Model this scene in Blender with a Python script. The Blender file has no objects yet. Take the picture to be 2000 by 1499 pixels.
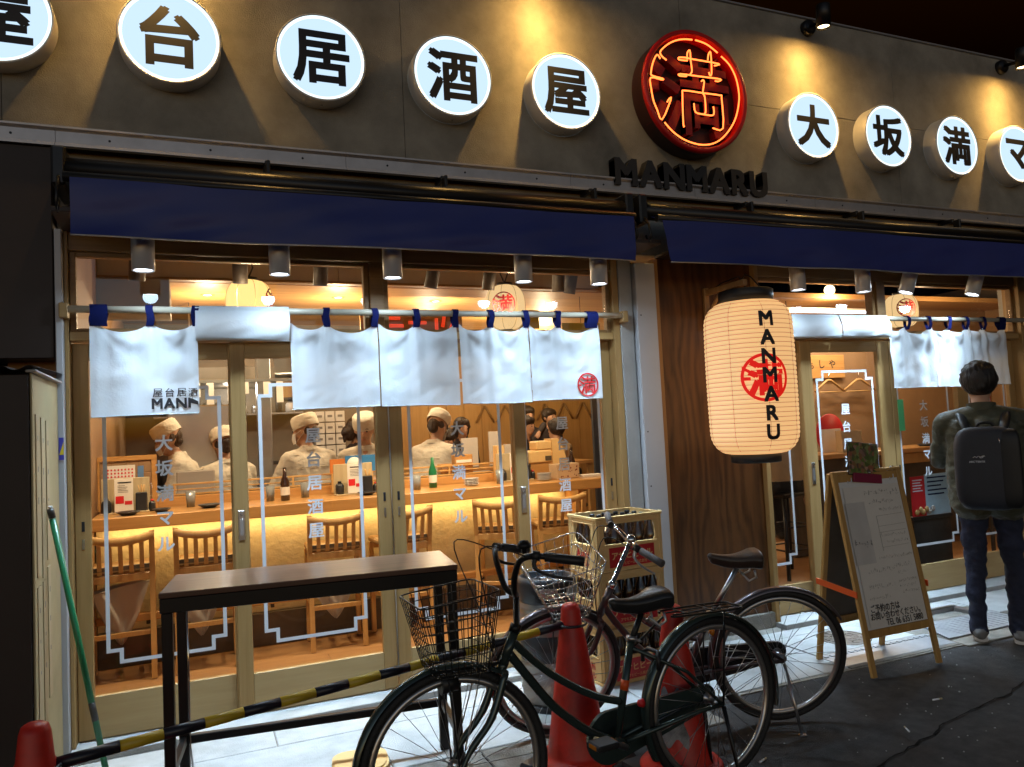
import bpy, math, random
from mathutils import Vector, Matrix, noise
random.seed(7)
PI = math.pi
R = math.radians
SC = bpy.context.scene
C = SC.collection

# ------------------------------------------------------------------ camera
cam_d = bpy.data.cameras.new('camera')
cam = bpy.data.objects.new('camera', cam_d)
C.objects.link(cam)
cam_d.sensor_width = 36.0
cam_d.lens = 36.0 * 1492.67 / 2000.0
cam_d.clip_start = 0.05
cam_d.clip_end = 400.0
_yaw, _pit, _rol = 0.39859141, 0.0559270071, -0.0498119333
_f = Vector((math.sin(_yaw) * math.cos(_pit), math.cos(_yaw) * math.cos(_pit), math.sin(_pit)))
_r = Vector((math.cos(_yaw), -math.sin(_yaw), 0))
_u = _r.cross(_f)
_r2 = _r * math.cos(_rol) + _u * math.sin(_rol)
_u2 = -_r * math.sin(_rol) + _u * math.cos(_rol)
cam.matrix_world = Matrix(((_r2.x, _u2.x, -_f.x, 0.0), (_r2.y, _u2.y, -_f.y, -4.414194),
                           (_r2.z, _u2.z, -_f.z, 1.5), (0, 0, 0, 1)))
SC.camera = cam

# ------------------------------------------------------------------ night sky and exposure
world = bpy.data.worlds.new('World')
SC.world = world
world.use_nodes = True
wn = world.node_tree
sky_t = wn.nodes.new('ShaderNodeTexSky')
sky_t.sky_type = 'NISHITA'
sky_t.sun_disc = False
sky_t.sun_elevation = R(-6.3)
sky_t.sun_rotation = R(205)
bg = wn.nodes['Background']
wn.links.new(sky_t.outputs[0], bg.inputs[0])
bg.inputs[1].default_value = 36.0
SC.view_settings.view_transform = 'Standard'
SC.view_settings.look = 'None'
SC.view_settings.gamma = 1.0
SC.view_settings.exposure = 0.0
SC.view_settings.use_curve_mapping = False
SC.cycles.max_bounces = 8
SC.cycles.transparent_max_bounces = 24
SC.cycles.caustics_reflective = False
SC.cycles.caustics_refractive = False
SC.cycles.sample_clamp_indirect = 3.0

# ------------------------------------------------------------------ helpers
def wm(o):
    m = Matrix.Identity(4)
    while o is not None:
        m = o.matrix_basis @ m
        o = o.parent
    return m

def tag(o, label=None, cat=None, group=None, kind=None):
    if label: o['label'] = label
    if cat: o['category'] = cat
    if group: o['group'] = group
    if kind: o['kind'] = kind
    return o

def thing(name, label, cat, loc=(0, 0, 0), rotz=0.0, group=None, parent=None, kind=None):
    o = bpy.data.objects.new(name, None)
    C.objects.link(o)
    o.empty_display_size = 0.1
    o.location = loc
    o.rotation_euler = (0, 0, rotz)
    return tag(o, label, cat, group, kind)

def kids(o):
    return [x for x in bpy.data.objects if x.parent is o]

def copy_tree(o, parent=None):
    c = o.copy()
    C.objects.link(c)
    c.parent = parent
    for ch in kids(o):
        copy_tree(ch, c)
    return c

class MB:
    """collects shapes, then links them as one mesh object"""
    def __init__(self):
        self.v, self.f, self.m, self.s = [], [], [], []
        self.mi = 0
        self.sm = False
    def _add(self, vs, fs, smooth=None):
        b = len(self.v)
        self.v += [Vector(p) for p in vs]
        for f in fs:
            self.f.append([b + i for i in f])
            self.m.append(self.mi)
            self.s.append(self.sm if smooth is None else smooth)
        return self
    def box(self, x0, x1, y0, y1, z0, z1, M=None, bev=0.0):
        if bev > 0:
            return self.bbox(x0, x1, y0, y1, z0, z1, bev, M)
        vs = [Vector((x, y, z)) for z in (z0, z1) for y in (y0, y1) for x in (x0, x1)]
        if M: vs = [M @ p for p in vs]
        return self._add(vs, [(0, 2, 3, 1), (4, 5, 7, 6), (0, 1, 5, 4), (2, 6, 7, 3), (0, 4, 6, 2), (1, 3, 7, 5)], False)
    def bbox(self, x0, x1, y0, y1, z0, z1, b, M=None):
        """box with chamfered edges"""
        b = min(b, (x1 - x0) * .49, (y1 - y0) * .49, (z1 - z0) * .49)
        vs, idx = [], {}
        X, Y, Z = (x0, x1), (y0, y1), (z0, z1)
        for i in (0, 1):
            for j in (0, 1):
                for k in (0, 1):
                    c = Vector((X[i], Y[j], Z[k]))
                    d = Vector((b if i == 0 else -b, b if j == 0 else -b, b if k == 0 else -b))
                    for a in range(3):
                        p = c + d
                        p[a] = c[a]
                        idx[(i, j, k, a)] = len(vs)
                        vs.append(M @ p if M else p)
        g = lambda i, j, k, a: idx[(i, j, k, a)]
        fs = []
        for a in range(3):
            for s in (0, 1):
                q = []
                for (p, r) in ((0, 0), (1, 0), (1, 1), (0, 1)):
                    c = [0, 0, 0]
                    c[a] = s; c[(a + 1) % 3] = p; c[(a + 2) % 3] = r
                    q.append(g(*c, a))
                fs.append(q if s else q[::-1])
        for a in range(3):
            o1, o2 = (a + 1) % 3, (a + 2) % 3
            for p in (0, 1):
                for r in (0, 1):
                    c0 = [0, 0, 0]; c1 = [0, 0, 0]
                    c0[a] = 0; c1[a] = 1
                    c0[o1] = c1[o1] = p; c0[o2] = c1[o2] = r
                    q = [g(*c0, o1), g(*c1, o1), g(*c1, o2), g(*c0, o2)]
                    fs.append(q if (p ^ r) else q[::-1])
        for i in (0, 1):
            for j in (0, 1):
                for k in (0, 1):
                    q = [g(i, j, k, 0), g(i, j, k, 1), g(i, j, k, 2)]
                    fs.append(q if (i + j + k) % 2 else q[::-1])
        return self._add(vs, fs, False)
    def tube(self, pts, r, n=8, closed=False, cap=True, smooth=True, flat=None):
        pts = [Vector(p) for p in pts]
        k = len(pts)
        rs = r if isinstance(r, (list, tuple)) else [r] * k
        T = []
        for i in range(k):
            if closed: t = pts[(i + 1) % k] - pts[i - 1]
            elif i == 0: t = pts[1] - pts[0]
            elif i == k - 1: t = pts[-1] - pts[-2]
            else: t = (pts[i + 1] - pts[i]).normalized() + (pts[i] - pts[i - 1]).normalized()
            T.append(t.normalized() if t.length > 1e-9 else Vector((0, 0, 1)))
        ref = Vector((0, 0, 1)) if abs(T[0].z) < .9 else Vector((1, 0, 0))
        N = (ref - T[0] * ref.dot(T[0])).normalized()
        vs = []
        for i in range(k):
            N = N - T[i] * N.dot(T[i])
            N = N.normalized() if N.length > 1e-9 else T[i].orthogonal().normalized()
            B = T[i].cross(N)
            fl = flat or 1.0
            for j in range(n):
                a = 2 * PI * (j + .5) / n
                vs.append(pts[i] + (N * math.cos(a) * fl + B * math.sin(a)) * rs[i])
        fs = []
        for i in range(k if closed else k - 1):
            i2 = (i + 1) % k
            for j in range(n):
                j2 = (j + 1) % n
                fs.append((i * n + j, i * n + j2, i2 * n + j2, i2 * n + j))
        self._add(vs, fs, smooth)
        if cap and not closed:
            b = len(self.v) - k * n
            for q, rev in ((list(range(n)), True), (list(range((k - 1) * n, k * n)), False)):
                self.f.append([b + i for i in (q[::-1] if rev else q)])
                self.m.append(self.mi); self.s.append(False)
        return self
    def cyl(self, p0, p1, r, n=16, r1=None):
        return self.tube([p0, p1], [r, r if r1 is None else r1], n)
    def lathe(self, prof, n=32, M=None, cap0=False, cap1=False, smooth=True, a0=0.0, a1=2 * PI):
        """prof: (radius, z) list, spun about z"""
        full = abs(a1 - a0 - 2 * PI) < 1e-6
        nn = n if full else n + 1
        vs = []
        for (r, z) in prof:
            for j in range(nn):
                a = a0 + (a1 - a0) * j / n
                p = Vector((r * math.cos(a), r * math.sin(a), z))
                vs.append(M @ p if M else p)
        fs = []
        for i in range(len(prof) - 1):
            for j in range(n):
                j2 = (j + 1) % nn
                fs.append((i * nn + j, i * nn + j2, (i + 1) * nn + j2, (i + 1) * nn + j))
        self._add(vs, fs, smooth)
        b = len(self.v) - len(vs)
        if cap0: self.f.append([b + j for j in range(nn)][::-1]); self.m.append(self.mi); self.s.append(False)
        if cap1:
            e = b + (len(prof) - 1) * nn
            self.f.append([e + j for j in range(nn)]); self.m.append(self.mi); self.s.append(False)
        return self
    def quad(self, a, b, c, d):
        return self._add([a, b, c, d], [(0, 1, 2, 3)], False)
    def poly(self, pts, d):
        """prism: polygon pts swept by vector d"""
        n = len(pts)
        d = Vector(d)
        P = [Vector(p) for p in pts]
        vs = P + [p + d for p in P]
        fs = [list(range(n))[::-1], list(range(n, 2 * n))] + [(i, (i + 1) % n, n + (i + 1) % n, n + i) for i in range(n)]
        return self._add(vs, fs, False)
    def grid(self, fn, nu, nv, smooth=True):
        vs = [fn(i / nu, j / nv) for j in range(nv + 1) for i in range(nu + 1)]
        w = nu + 1
        fs = [(j * w + i, j * w + i + 1, (j + 1) * w + i + 1, (j + 1) * w + i) for j in range(nv) for i in range(nu)]
        return self._add(vs, fs, smooth)
    def sphere(self, c, r, n=16, m=10, sc=(1, 1, 1), M=None):
        prof = [(max(1e-4, math.sin(PI * i / m)) * r, -math.cos(PI * i / m) * r) for i in range(m + 1)]
        T = Matrix.Translation(c) @ (M or Matrix.Identity(4)) @ Matrix.Diagonal((sc[0], sc[1], sc[2], 1))
        return self.lathe(prof, n, T)
    def text(self, s, org, right, up, size, ext=0.0, bold=0.0, warp=None, align='C', valign='C', fit=None, sx=1.0):
        vs, fs, bb = text_geo(s)
        w, h = bb[2] - bb[0] + 2 * bold, bb[3] - bb[1] + 2 * bold
        k = size / (h if valign == 'H' else 1.0)
        if fit: k = fit / w
        right = Vector(right).normalized(); up = Vector(up).normalized()
        nrm = right.cross(up)
        ox = {'C': (bb[0] + bb[2]) / 2, 'L': bb[0] - bold, 'R': bb[2] + bold}[align]
        oy = (bb[1] + bb[3]) / 2 if valign in 'CH' else 0
        n = len(vs)
        cnt = {}
        for f in fs:
            for i in range(len(f)):
                e = (f[i], f[(i + 1) % len(f)])
                cnt[e] = cnt.get(e, 0) + 1
        rim = [(a, b) for (a, b) in cnt if (b, a) not in cnt]
        if bold > 0:
            d = bold * .75
            sh = [(0, 0), (d, d), (-d, d), (d, -d), (-d, -d)]
        else:
            sh = [(0, 0)]
        # heavier strokes: the outline is laid several times, each copy a hair above the last
        for c, (dx, dy) in enumerate(sh):
            lift = c * .00012
            out = []
            for lay in ((lift,) if ext == 0 else (ext + lift, -lift)):
                for (x, y) in vs:
                    p = Vector(org) + right * ((x + dx - ox) * k * sx) + up * ((y + dy - oy) * k) + nrm * lay
                    out.append(warp(p) + (nrm * lift if ext == 0 else Vector((0, 0, 0))) if warp else p)
            if ext == 0:
                self._add(out, fs, False)
            else:
                ff = [list(f) for f in fs] + [[i + n for i in f][::-1] for f in fs] + [[b, a, a + n, b + n] for (a, b) in rim]
                self._add(out, ff, False)
        return self
    def build(self, name, mats, parent=None, world=False, mod=None):
        me = bpy.data.meshes.new(name)
        vs = self.v
        if world and parent is not None:
            inv = wm(parent).inverted()
            vs = [inv @ p for p in vs]
        me.from_pydata([tuple(p) for p in vs], [], self.f)
        if not isinstance(mats, (list, tuple)): mats = [mats]
        for m in mats: me.materials.append(m)
        me.polygons.foreach_set('material_index', self.m)
        me.polygons.foreach_set('use_smooth', self.s)
        me.update()
        o = bpy.data.objects.new(name, me)
        C.objects.link(o)
        if parent is not None: o.parent = parent
        return o

SCR = bpy.data.scenes.new('scratch')
def scratch_dg():
    with bpy.context.temp_override(scene=SCR, view_layer=SCR.view_layers[0]):
        return bpy.context.evaluated_depsgraph_get()
_tc = {}
def text_geo(s, bold=0.0):
    key = s
    if key in _tc: return _tc[key]
    cu = bpy.data.curves.new('t', 'FONT')
    cu.body = s
    cu.size = 1.0
    cu.resolution_u = 3
    o = bpy.data.objects.new('t', cu)
    SCR.collection.objects.link(o)
    dg = scratch_dg()
    me = o.evaluated_get(dg).to_mesh()
    raw = [(v.co.x, v.co.y) for v in me.vertices]
    # merge doubles so that outlines close
    mp, vs, ix = {}, [], []
    for p in raw:
        k = (round(p[0], 5), round(p[1], 5))
        if k not in mp:
            mp[k] = len(vs); vs.append(p)
        ix.append(mp[k])
    fs = []
    for q in me.polygons:
        f = [ix[i] for i in q.vertices]
        if len(set(f)) >= 3:
            a = sum(vs[f[i]][0] * vs[f[(i + 1) % len(f)]][1] - vs[f[(i + 1) % len(f)]][0] * vs[f[i]][1] for i in range(len(f)))
            fs.append(f if a > 0 else f[::-1])
    o.evaluated_get(dg).to_mesh_clear()
    bpy.data.objects.remove(o)
    bpy.data.curves.remove(cu)
    xs = [p[0] for p in vs] or [0]; ys = [p[1] for p in vs] or [0]
    _tc[key] = (vs, fs, (min(xs), min(ys), max(xs), max(ys)))
    return _tc[key]

# ------------------------------------------------------------------ materials
def _nt(name):
    m = bpy.data.materials.new(name)
    m.use_nodes = True
    nt = m.node_tree
    return m, nt, nt.nodes['Principled BSDF']

def pm(name, col, rough=.5, metal=0.0, var=.15, scale=6.0, bump=0.0, bscale=60.0, stretch=(1, 1, 1), emit=None, es=1.0,
       spec=.5, coat=0.0, col2=None, rvar=0.0, sheen=0.0, sss=0.0, trans=0.0):
    """principled surface with noise-driven colour, roughness and relief in object space"""
    m, nt, b = _nt(name)
    N, L = nt.nodes, nt.links
    b.inputs['Roughness'].default_value = rough
    b.inputs['Metallic'].default_value = metal
    b.inputs['Specular IOR Level'].default_value = spec
    b.inputs['Coat Weight'].default_value = coat
    b.inputs['Sheen Weight'].default_value = sheen
    b.inputs['Transmission Weight'].default_value = trans
    b.inputs['Base Color'].default_value = (*col, 1)
    tc = N.new('ShaderNodeTexCoord')
    mp = N.new('ShaderNodeMapping')
    mp.inputs['Scale'].default_value = stretch
    L.new(tc.outputs['Object'], mp.inputs['Vector'])
    if var > 0 or col2:
        nz = N.new('ShaderNodeTexNoise')
        nz.inputs['Scale'].default_value = scale
        nz.inputs['Detail'].default_value = 6
        nz.inputs['Roughness'].default_value = .62
        L.new(mp.outputs[0], nz.inputs['Vector'])
        rp = N.new('ShaderNodeValToRGB')
        c2 = col2 or tuple(max(0, c * (1 - var * 1.6)) for c in col)
        c1 = col if col2 else tuple(min(1, c * (1 + var * .8)) for c in col)
        rp.color_ramp.elements[0].position = .3
        rp.color_ramp.elements[1].position = .7
        rp.color_ramp.elements[0].color = (*c2, 1)
        rp.color_ramp.elements[1].color = (*c1, 1)
        L.new(nz.outputs['Fac'], rp.inputs[0])
        L.new(rp.outputs[0], b.inputs['Base Color'])
        if rvar:
            mr = N.new('ShaderNodeMapRange')
            mr.inputs['To Min'].default_value = max(0.02, rough - rvar)
            mr.inputs['To Max'].default_value = min(1, rough + rvar)
            L.new(nz.outputs['Fac'], mr.inputs['Value'])
            L.new(mr.outputs[0], b.inputs['Roughness'])
    if bump > 0:
        n2 = N.new('ShaderNodeTexNoise')
        n2.inputs['Scale'].default_value = bscale
        n2.inputs['Detail'].default_value = 5
        L.new(mp.outputs[0], n2.inputs['Vector'])
        bp = N.new('ShaderNodeBump')
        bp.inputs['Strength'].default_value = min(1.0, bump)
        bp.inputs['Distance'].default_value = .02 * max(1.0, bump)
        L.new(n2.outputs['Fac'], bp.inputs['Height'])
        L.new(bp.outputs[0], b.inputs['Normal'])
    if emit:
        b.inputs['Emission Color'].default_value = (*emit, 1)
        b.inputs['Emission Strength'].default_value = es
    return m

def wood(name, c1, c2, axis='z', rough=.5, freq=9.0, stretch=14.0, dist=2.2, bump=.12, spec=.4, coat=0.0, figure=0.0):
    """wood grain running along an axis"""
    m, nt, b = _nt(name)
    N, L = nt.nodes, nt.links
    tc = N.new('ShaderNodeTexCoord')
    mp = N.new('ShaderNodeMapping')
    s = [1.0, 1.0, 1.0]
    s['xyz'.index(axis)] = 1.0 / stretch
    mp.inputs['Scale'].default_value = s
    L.new(tc.outputs['Object'], mp.inputs['Vector'])
    nz = N.new('ShaderNodeTexNoise')
    nz.inputs['Scale'].default_value = freq
    nz.inputs['Detail'].default_value = 7
    nz.inputs['Roughness'].default_value = .6
    nz.inputs['Distortion'].default_value = dist
    L.new(mp.outputs[0], nz.inputs['Vector'])
    fin = N.new('ShaderNodeTexNoise')
    fin.inputs['Scale'].default_value = freq * 14
    fin.inputs['Detail'].default_value = 3
    mp2 = N.new('ShaderNodeMapping')
    s2 = [1.0, 1.0, 1.0]
    s2['xyz'.index(axis)] = .03
    mp2.inputs['Scale'].default_value = s2
    L.new(tc.outputs['Object'], mp2.inputs['Vector'])
    L.new(mp2.outputs[0], fin.inputs['Vector'])
    ad = N.new('ShaderNodeMath'); ad.operation = 'MULTIPLY_ADD'
    ad.inputs[1].default_value = .35
    L.new(fin.outputs['Fac'], ad.inputs[0])
    src = nz.outputs['Fac']
    if figure > 0:
        wv = N.new('ShaderNodeTexWave')
        wv.wave_type = 'BANDS'
        wv.bands_direction = 'X'
        wv.inputs['Scale'].default_value = figure
        wv.inputs['Distortion'].default_value = 14
        wv.inputs['Detail'].default_value = 3
        wv.inputs['Detail Scale'].default_value = 1.1
        L.new(mp.outputs[0], wv.inputs['Vector'])
        mx = N.new('ShaderNodeMath'); mx.operation = 'MULTIPLY_ADD'
        mx.inputs[1].default_value = .3
        L.new(wv.outputs['Fac'], mx.inputs[0])
        m2 = N.new('ShaderNodeMath'); m2.operation = 'MULTIPLY'
        m2.inputs[1].default_value = .7
        L.new(nz.outputs['Fac'], m2.inputs[0])
        L.new(m2.outputs[0], mx.inputs[2])
        src = mx.outputs[0]
    L.new(src, ad.inputs[2])
    rp = N.new('ShaderNodeValToRGB')
    rp.color_ramp.elements[0].position = .42
    rp.color_ramp.elements[1].position = .85
    rp.color_ramp.elements[0].color = (*c2, 1)
    rp.color_ramp.elements[1].color = (*c1, 1)
    L.new(ad.outputs[0], rp.inputs[0])
    L.new(rp.outputs[0], b.inputs['Base Color'])
    b.inputs['Roughness'].default_value = rough
    b.inputs['Specular IOR Level'].default_value = spec
    b.inputs['Coat Weight'].default_value = coat
    if bump:
        bp = N.new('ShaderNodeBump')
        bp.inputs['Strength'].default_value = bump
        bp.inputs['Distance'].default_value = .004
        L.new(ad.outputs[0], bp.inputs['Height'])
        L.new(bp.outputs[0], b.inputs['Normal'])
    return m

def emi(name, col, s):
    m = bpy.data.materials.new(name)
    m.use_nodes = True
    nt = m.node_tree
    nt.nodes.remove(nt.nodes['Principled BSDF'])
    e = nt.nodes.new('ShaderNodeEmission')
    e.inputs[0].default_value = (*col, 1)
    e.inputs[1].default_value = s
    nt.links.new(e.outputs[0], nt.nodes['Material Output'].inputs[0])
    return m

def glassm(name, tint=(1, 1, 1), refl=1.0, rough=.0):
    """thin pane: passes light straight through, mirrors a little of what stands before it"""
    m = bpy.data.materials.new(name)
    m.use_nodes = True
    nt = m.node_tree
    N, L = nt.nodes, nt.links
    N.remove(N['Principled BSDF'])
    t = N.new('ShaderNodeBsdfTransparent'); t.inputs[0].default_value = (*tint, 1)
    g = N.new('ShaderNodeBsdfGlossy'); g.inputs['Roughness'].default_value = rough
    lw = N.new('ShaderNodeLayerWeight'); lw.inputs[0].default_value = .5
    pw = N.new('ShaderNodeMath'); pw.operation = 'POWER'; pw.inputs[1].default_value = 5
    L.new(lw.outputs['Facing'], pw.inputs[0])
    mu = N.new('ShaderNodeMath'); mu.operation = 'MULTIPLY_ADD'; mu.inputs[1].default_value = .9 * refl; mu.inputs[2].default_value = .032 * refl
    L.new(pw.outputs[0], mu.inputs[0])
    mx = N.new('ShaderNodeMixShader')
    L.new(mu.outputs[0], mx.inputs[0]); L.new(t.outputs[0], mx.inputs[1]); L.new(g.outputs[0], mx.inputs[2])
    L.new(mx.outputs[0], N['Material Output'].inputs[0])
    return m

def clothm(name, col, tr=.35, bump=.25, bscale=90.0, rough=.85):
    """woven cloth that lets some light through"""
    m = bpy.data.materials.new(name)
    m.use_nodes = True
    nt = m.node_tree
    N, L = nt.nodes, nt.links
    N.remove(N['Principled BSDF'])
    d = N.new('ShaderNodeBsdfDiffuse'); d.inputs[0].default_value = (*col, 1)
    t = N.new('ShaderNodeBsdfTranslucent'); t.inputs[0].default_value = (*col, 1)
    tc = N.new('ShaderNodeTexCoord')
    n1 = N.new('ShaderNodeTexNoise'); n1.inputs['Scale'].default_value = bscale; n1.inputs['Detail'].default_value = 6
    n2 = N.new('ShaderNodeTexNoise'); n2.inputs['Scale'].default_value = 13; n2.inputs['Detail'].default_value = 4
    n2.inputs['Distortion'].default_value = 1.2
    L.new(tc.outputs['Object'], n1.inputs['Vector']); L.new(tc.outputs['Object'], n2.inputs['Vector'])
    b1 = N.new('ShaderNodeBump'); b1.inputs['Strength'].default_value = bump; b1.inputs['Distance'].default_value = .002
    b2 = N.new('ShaderNodeBump'); b2.inputs['Strength'].default_value = bump * .35; b2.inputs['Distance'].default_value = .015
    L.new(n1.outputs['Fac'], b1.inputs['Height']); L.new(n2.outputs['Fac'], b2.inputs['Height'])
    L.new(b2.outputs[0], b1.inputs['Normal'])
    L.new(b1.outputs[0], d.inputs['Normal']); L.new(b1.outputs[0], t.inputs['Normal'])
    mx = N.new('ShaderNodeMixShader'); mx.inputs[0].default_value = tr
    L.new(d.outputs[0], mx.inputs[1]); L.new(t.outputs[0], mx.inputs[2])
    L.new(mx.outputs[0], N['Material Output'].inputs[0])
    return m

M = {}
M['wall'] = pm('mortar_wall', (.33, .305, .25), .82, var=.30, scale=2.2, bump=.30, bscale=150, rvar=.1)
M['alu'] = pm('gutter_metal', (.46, .44, .44), .42, .75, var=.08, scale=9)
M['black'] = pm('black_metal', (.012, .012, .013), .35, .3, var=.1)
M['blackp'] = pm('black_plastic', (.016, .016, .018), .45, var=.1)
M['navy'] = pm('navy_awning', (.026, .040, .225), .42, var=.08, scale=2, bump=.06, bscale=7, spec=.45)
M['navyc'] = clothm('navy_loop', (.010, .014, .075), .1)
M['noren'] = clothm('white_cotton', (.66, .71, .76), .24, .3)
M['brown'] = pm('dark_brown_siding', (.022, .011, .008), .55, var=.2, scale=3)
M['cream'] = pm('cream_board', (.44, .36, .20), .6, var=.12, scale=3)
M['tagw'] = wood('tag_wood', (.52, .42, .26), (.40, .31, .18), 'z', .6)
M['post'] = pm('white_post', (.52, .52, .54), .45, var=.05, scale=2)
M['postd'] = pm('grey_post', (.40, .40, .39), .55, var=.12, scale=4, bump=.2, bscale=160)
M['frame'] = wood('door_wood', (.42, .262, .105), (.31, .185, .064), 'z', .42, 8, 20)
M['framex'] = wood('door_wood_flat', (.42, .262, .105), (.31, .185, .064), 'x', .42, 8, 20)
M['kick'] = wood('kick_board', (.52, .37, .18), (.43, .29, .125), 'x', .45, 5, 9)
M['header'] = wood('header_wood', (.30, .17, .065), (.19, .10, .035), 'x', .5, 8, 20)
M['ply'] = wood('stained_ply', (.13, .052, .016), (.050, .019, .006), 'z', .40, 3.6, 4.5, 3.4, .10, figure=4)
M['plyedge'] = wood('ply_edge', (.42, .23, .085), (.30, .15, .05), 'z', .5)
M['glass'] = glassm('door_glass')
M['vinyl'] = pm('white_vinyl', (.80, .84, .90), .5, var=.02)
M['steel'] = pm('steel', (.55, .55, .56), .28, 1.0, var=.06)
M['chrome'] = pm('chrome', (.72, .72, .74), .12, 1.0, var=0)
M['counter'] = wood('counter_wood', (.56, .30, .10), (.40, .19, .055), 'x', .3, 6, 22, coat=.3)
M['chairw'] = wood('chair_wood', (.58, .36, .14), (.46, .26, .09), 'z', .4)
M['plaster'] = pm('gold_plaster', (.66, .56, .34), .8, var=.10, scale=7, bump=.3, bscale=40)
M['cork'] = pm('chair_seat', (.30, .18, .075), .6, var=.2)
M['dkpanel'] = pm('dark_base', (.10, .075, .05), .5, var=.2, scale=4)
M['floor'] = wood('floor_wood', (.40, .22, .095), (.28, .14, .055), 'x', .38, 4, 16)
M['soffit'] = wood('soffit_wood', (.52, .29, .105), (.36, .18, .055), 'x', .45, 4, 18)
M['greyw'] = pm('grey_ceiling', (.42, .36, .29), .8, var=.08, scale=2)
M['inwall'] = wood('inner_wall_wood', (.50, .29, .10), (.37, .19, .055), 'z', .55, 3, 12)
M['bwall'] = pm('brown_wall', (.30, .175, .085), .7, var=.12, scale=2)
M['kwall'] = pm('kitchen_wall', (.20, .165, .125), .45, var=.2, scale=2)
M['kdark'] = pm('kitchen_dark', (.035, .03, .026), .4, var=.3, scale=8)
M['asphalt'] = pm('asphalt', (.068, .066, .068), .80, var=.35, scale=14, bump=1.0, bscale=210, rvar=.12)
M['pave'] = pm('pavement_concrete', (.47, .48, .48), .72, var=.16, scale=5, bump=.25, bscale=150)
M['gutterc'] = pm('gutter_concrete', (.24, .22, .19), .8, var=.28, scale=6, bump=.4, bscale=120)
M['iron'] = pm('cover_iron', (.20, .17, .145), .5, .5, var=.25, scale=12)
M['plate'] = pm('ribbed_plate', (.42, .44, .47), .4, .4, var=.12)
M['seam'] = pm('seam_bitumen', (.012, .012, .012), .95, var=.2, spec=.1)
M['ledge'] = pm('ledge_metal', (.10, .085, .08), .5, .5, var=.15)
M['ink'] = pm('black_ink', (.012, .012, .016), .5, var=0)
M['inkf'] = pm('faint_ink', (.22, .21, .20), .7, var=0)
M['red'] = pm('red_print', (.62, .015, .02), .5, var=.03)
M['paper'] = pm('paper', (.78, .74, .68), .6, var=.05, scale=4, bump=.1, bscale=12)
M['white'] = pm('white_paint', (.75, .75, .74), .45, var=.04)
M['cone'] = pm('cone_red', (.62, .028, .016), .42, var=.22, scale=9, bump=.03, bscale=60, rvar=.12)
M['yellow'] = pm('bar_yellow', (.62, .43, .03), .35, var=.1)
M['barblk'] = pm('bar_black', (.012, .012, .022), .35, var=.1)
M['green'] = pm('pole_green', (.01, .16, .06), .3, var=.08)
M['orange'] = pm('orange_strut', (.75, .10, .015), .4, var=.04)
M['crate'] = pm('crate_plastic', (.84, .55, .23), .45, var=.07, scale=5)
M['crater'] = pm('crate_red_print', (.52, .012, .018), .45, var=.04)
M['bottle'] = pm('bottle_glass', (.035, .014, .006), .08, var=.1, spec=.8)
M['kegst'] = pm('keg_steel', (.42, .42, .42), .34, .9, var=.12, scale=5, rvar=.1)
M['kegbk'] = pm('keg_rubber', (.02, .021, .024), .38, var=.15)
M['tabletop'] = wood('table_top', (.15, .082, .056), (.045, .024, .018), 'x', .30, 9, 26, coat=.15)
M['jeans'] = pm('jeans', (.018, .024, .055), .8, var=.3, scale=9, bump=.35, bscale=30)
M['jacket'] = pm('olive_jacket', (.046, .050, .026), .55, var=.18, scale=9, bump=.5, bscale=17, sheen=.15, stretch=(1, 1, 1.8))
M['pack'] = pm('navy_pack', (.018, .022, .034), .55, var=.12, bump=.1, bscale=160)
M['packd'] = pm('black_pack', (.007, .008, .010), .5, var=.12)
M['hair'] = pm('dark_hair', (.010, .008, .008), .48, var=.3, scale=30, bump=.9, bscale=55, stretch=(1, 1, .22))
M['skin'] = pm('skin', (.48, .27, .17), .5, var=.08, scale=12)
M['chefw'] = pm('chef_white', (.74, .68, .56), .8, var=.08, scale=6, bump=1.0, bscale=13, stretch=(1, 1, 1.6))
M['tee'] = pm('black_tee', (.02, .017, .02), .8, var=.2)
M['beige'] = pm('beige_shirt', (.55, .42, .26), .85, var=.08, bump=.3, bscale=14)
M['bagw'] = clothm('cloth_bag', (.50, .45, .40), .1)
def spot(name, loc, to, power, size=90, blend=.6, col=(1, 1, 1), r=.03, parent=None):
    d = bpy.data.lights.new(name, 'SPOT')
    d.energy = power; d.spot_size = R(size); d.spot_blend = blend; d.color = col; d.shadow_soft_size = r
    o = bpy.data.objects.new(name, d); C.objects.link(o)
    q = (Vector(to) - Vector(loc)).to_track_quat('-Z', 'Y').to_matrix().to_4x4()
    w = Matrix.Translation(loc) @ q
    if parent is not None:
        o.parent = parent
        o.matrix_basis = wm(parent).inverted() @ w
    else:
        o.matrix_basis = w
    return o
def photometry(o, curve, k):
    """give a lamp the beam spread of a real fitting: (degrees, relative intensity)"""
    nm = 'beam_%d' % len(curve) + '_%d' % int(curve[1][1] * 100)
    if nm not in bpy.data.texts:
        tx = bpy.data.texts.new(nm)
        tx.write('IESNA:LM-63-2002\nTILT=NONE\n1 1000 1.0 %d 1 1 1 0 0 0\n1.0 1.0 10\n%s\n0\n%s\n' % (len(curve), ' '.join(str(a) for a, _ in curve), ' '.join('%.3f' % (1000 * v) for _, v in curve)))
    d = o.data
    d.use_nodes = True
    nt = d.node_tree
    em = next(n for n in nt.nodes if n.type == 'EMISSION')
    ie = nt.nodes.new('ShaderNodeTexIES'); ie.mode = 'INTERNAL'; ie.ies = bpy.data.texts[nm]; ie.inputs['Strength'].default_value = k
    nt.links.new(ie.outputs['Fac'], em.inputs['Strength'])
    return o
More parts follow.
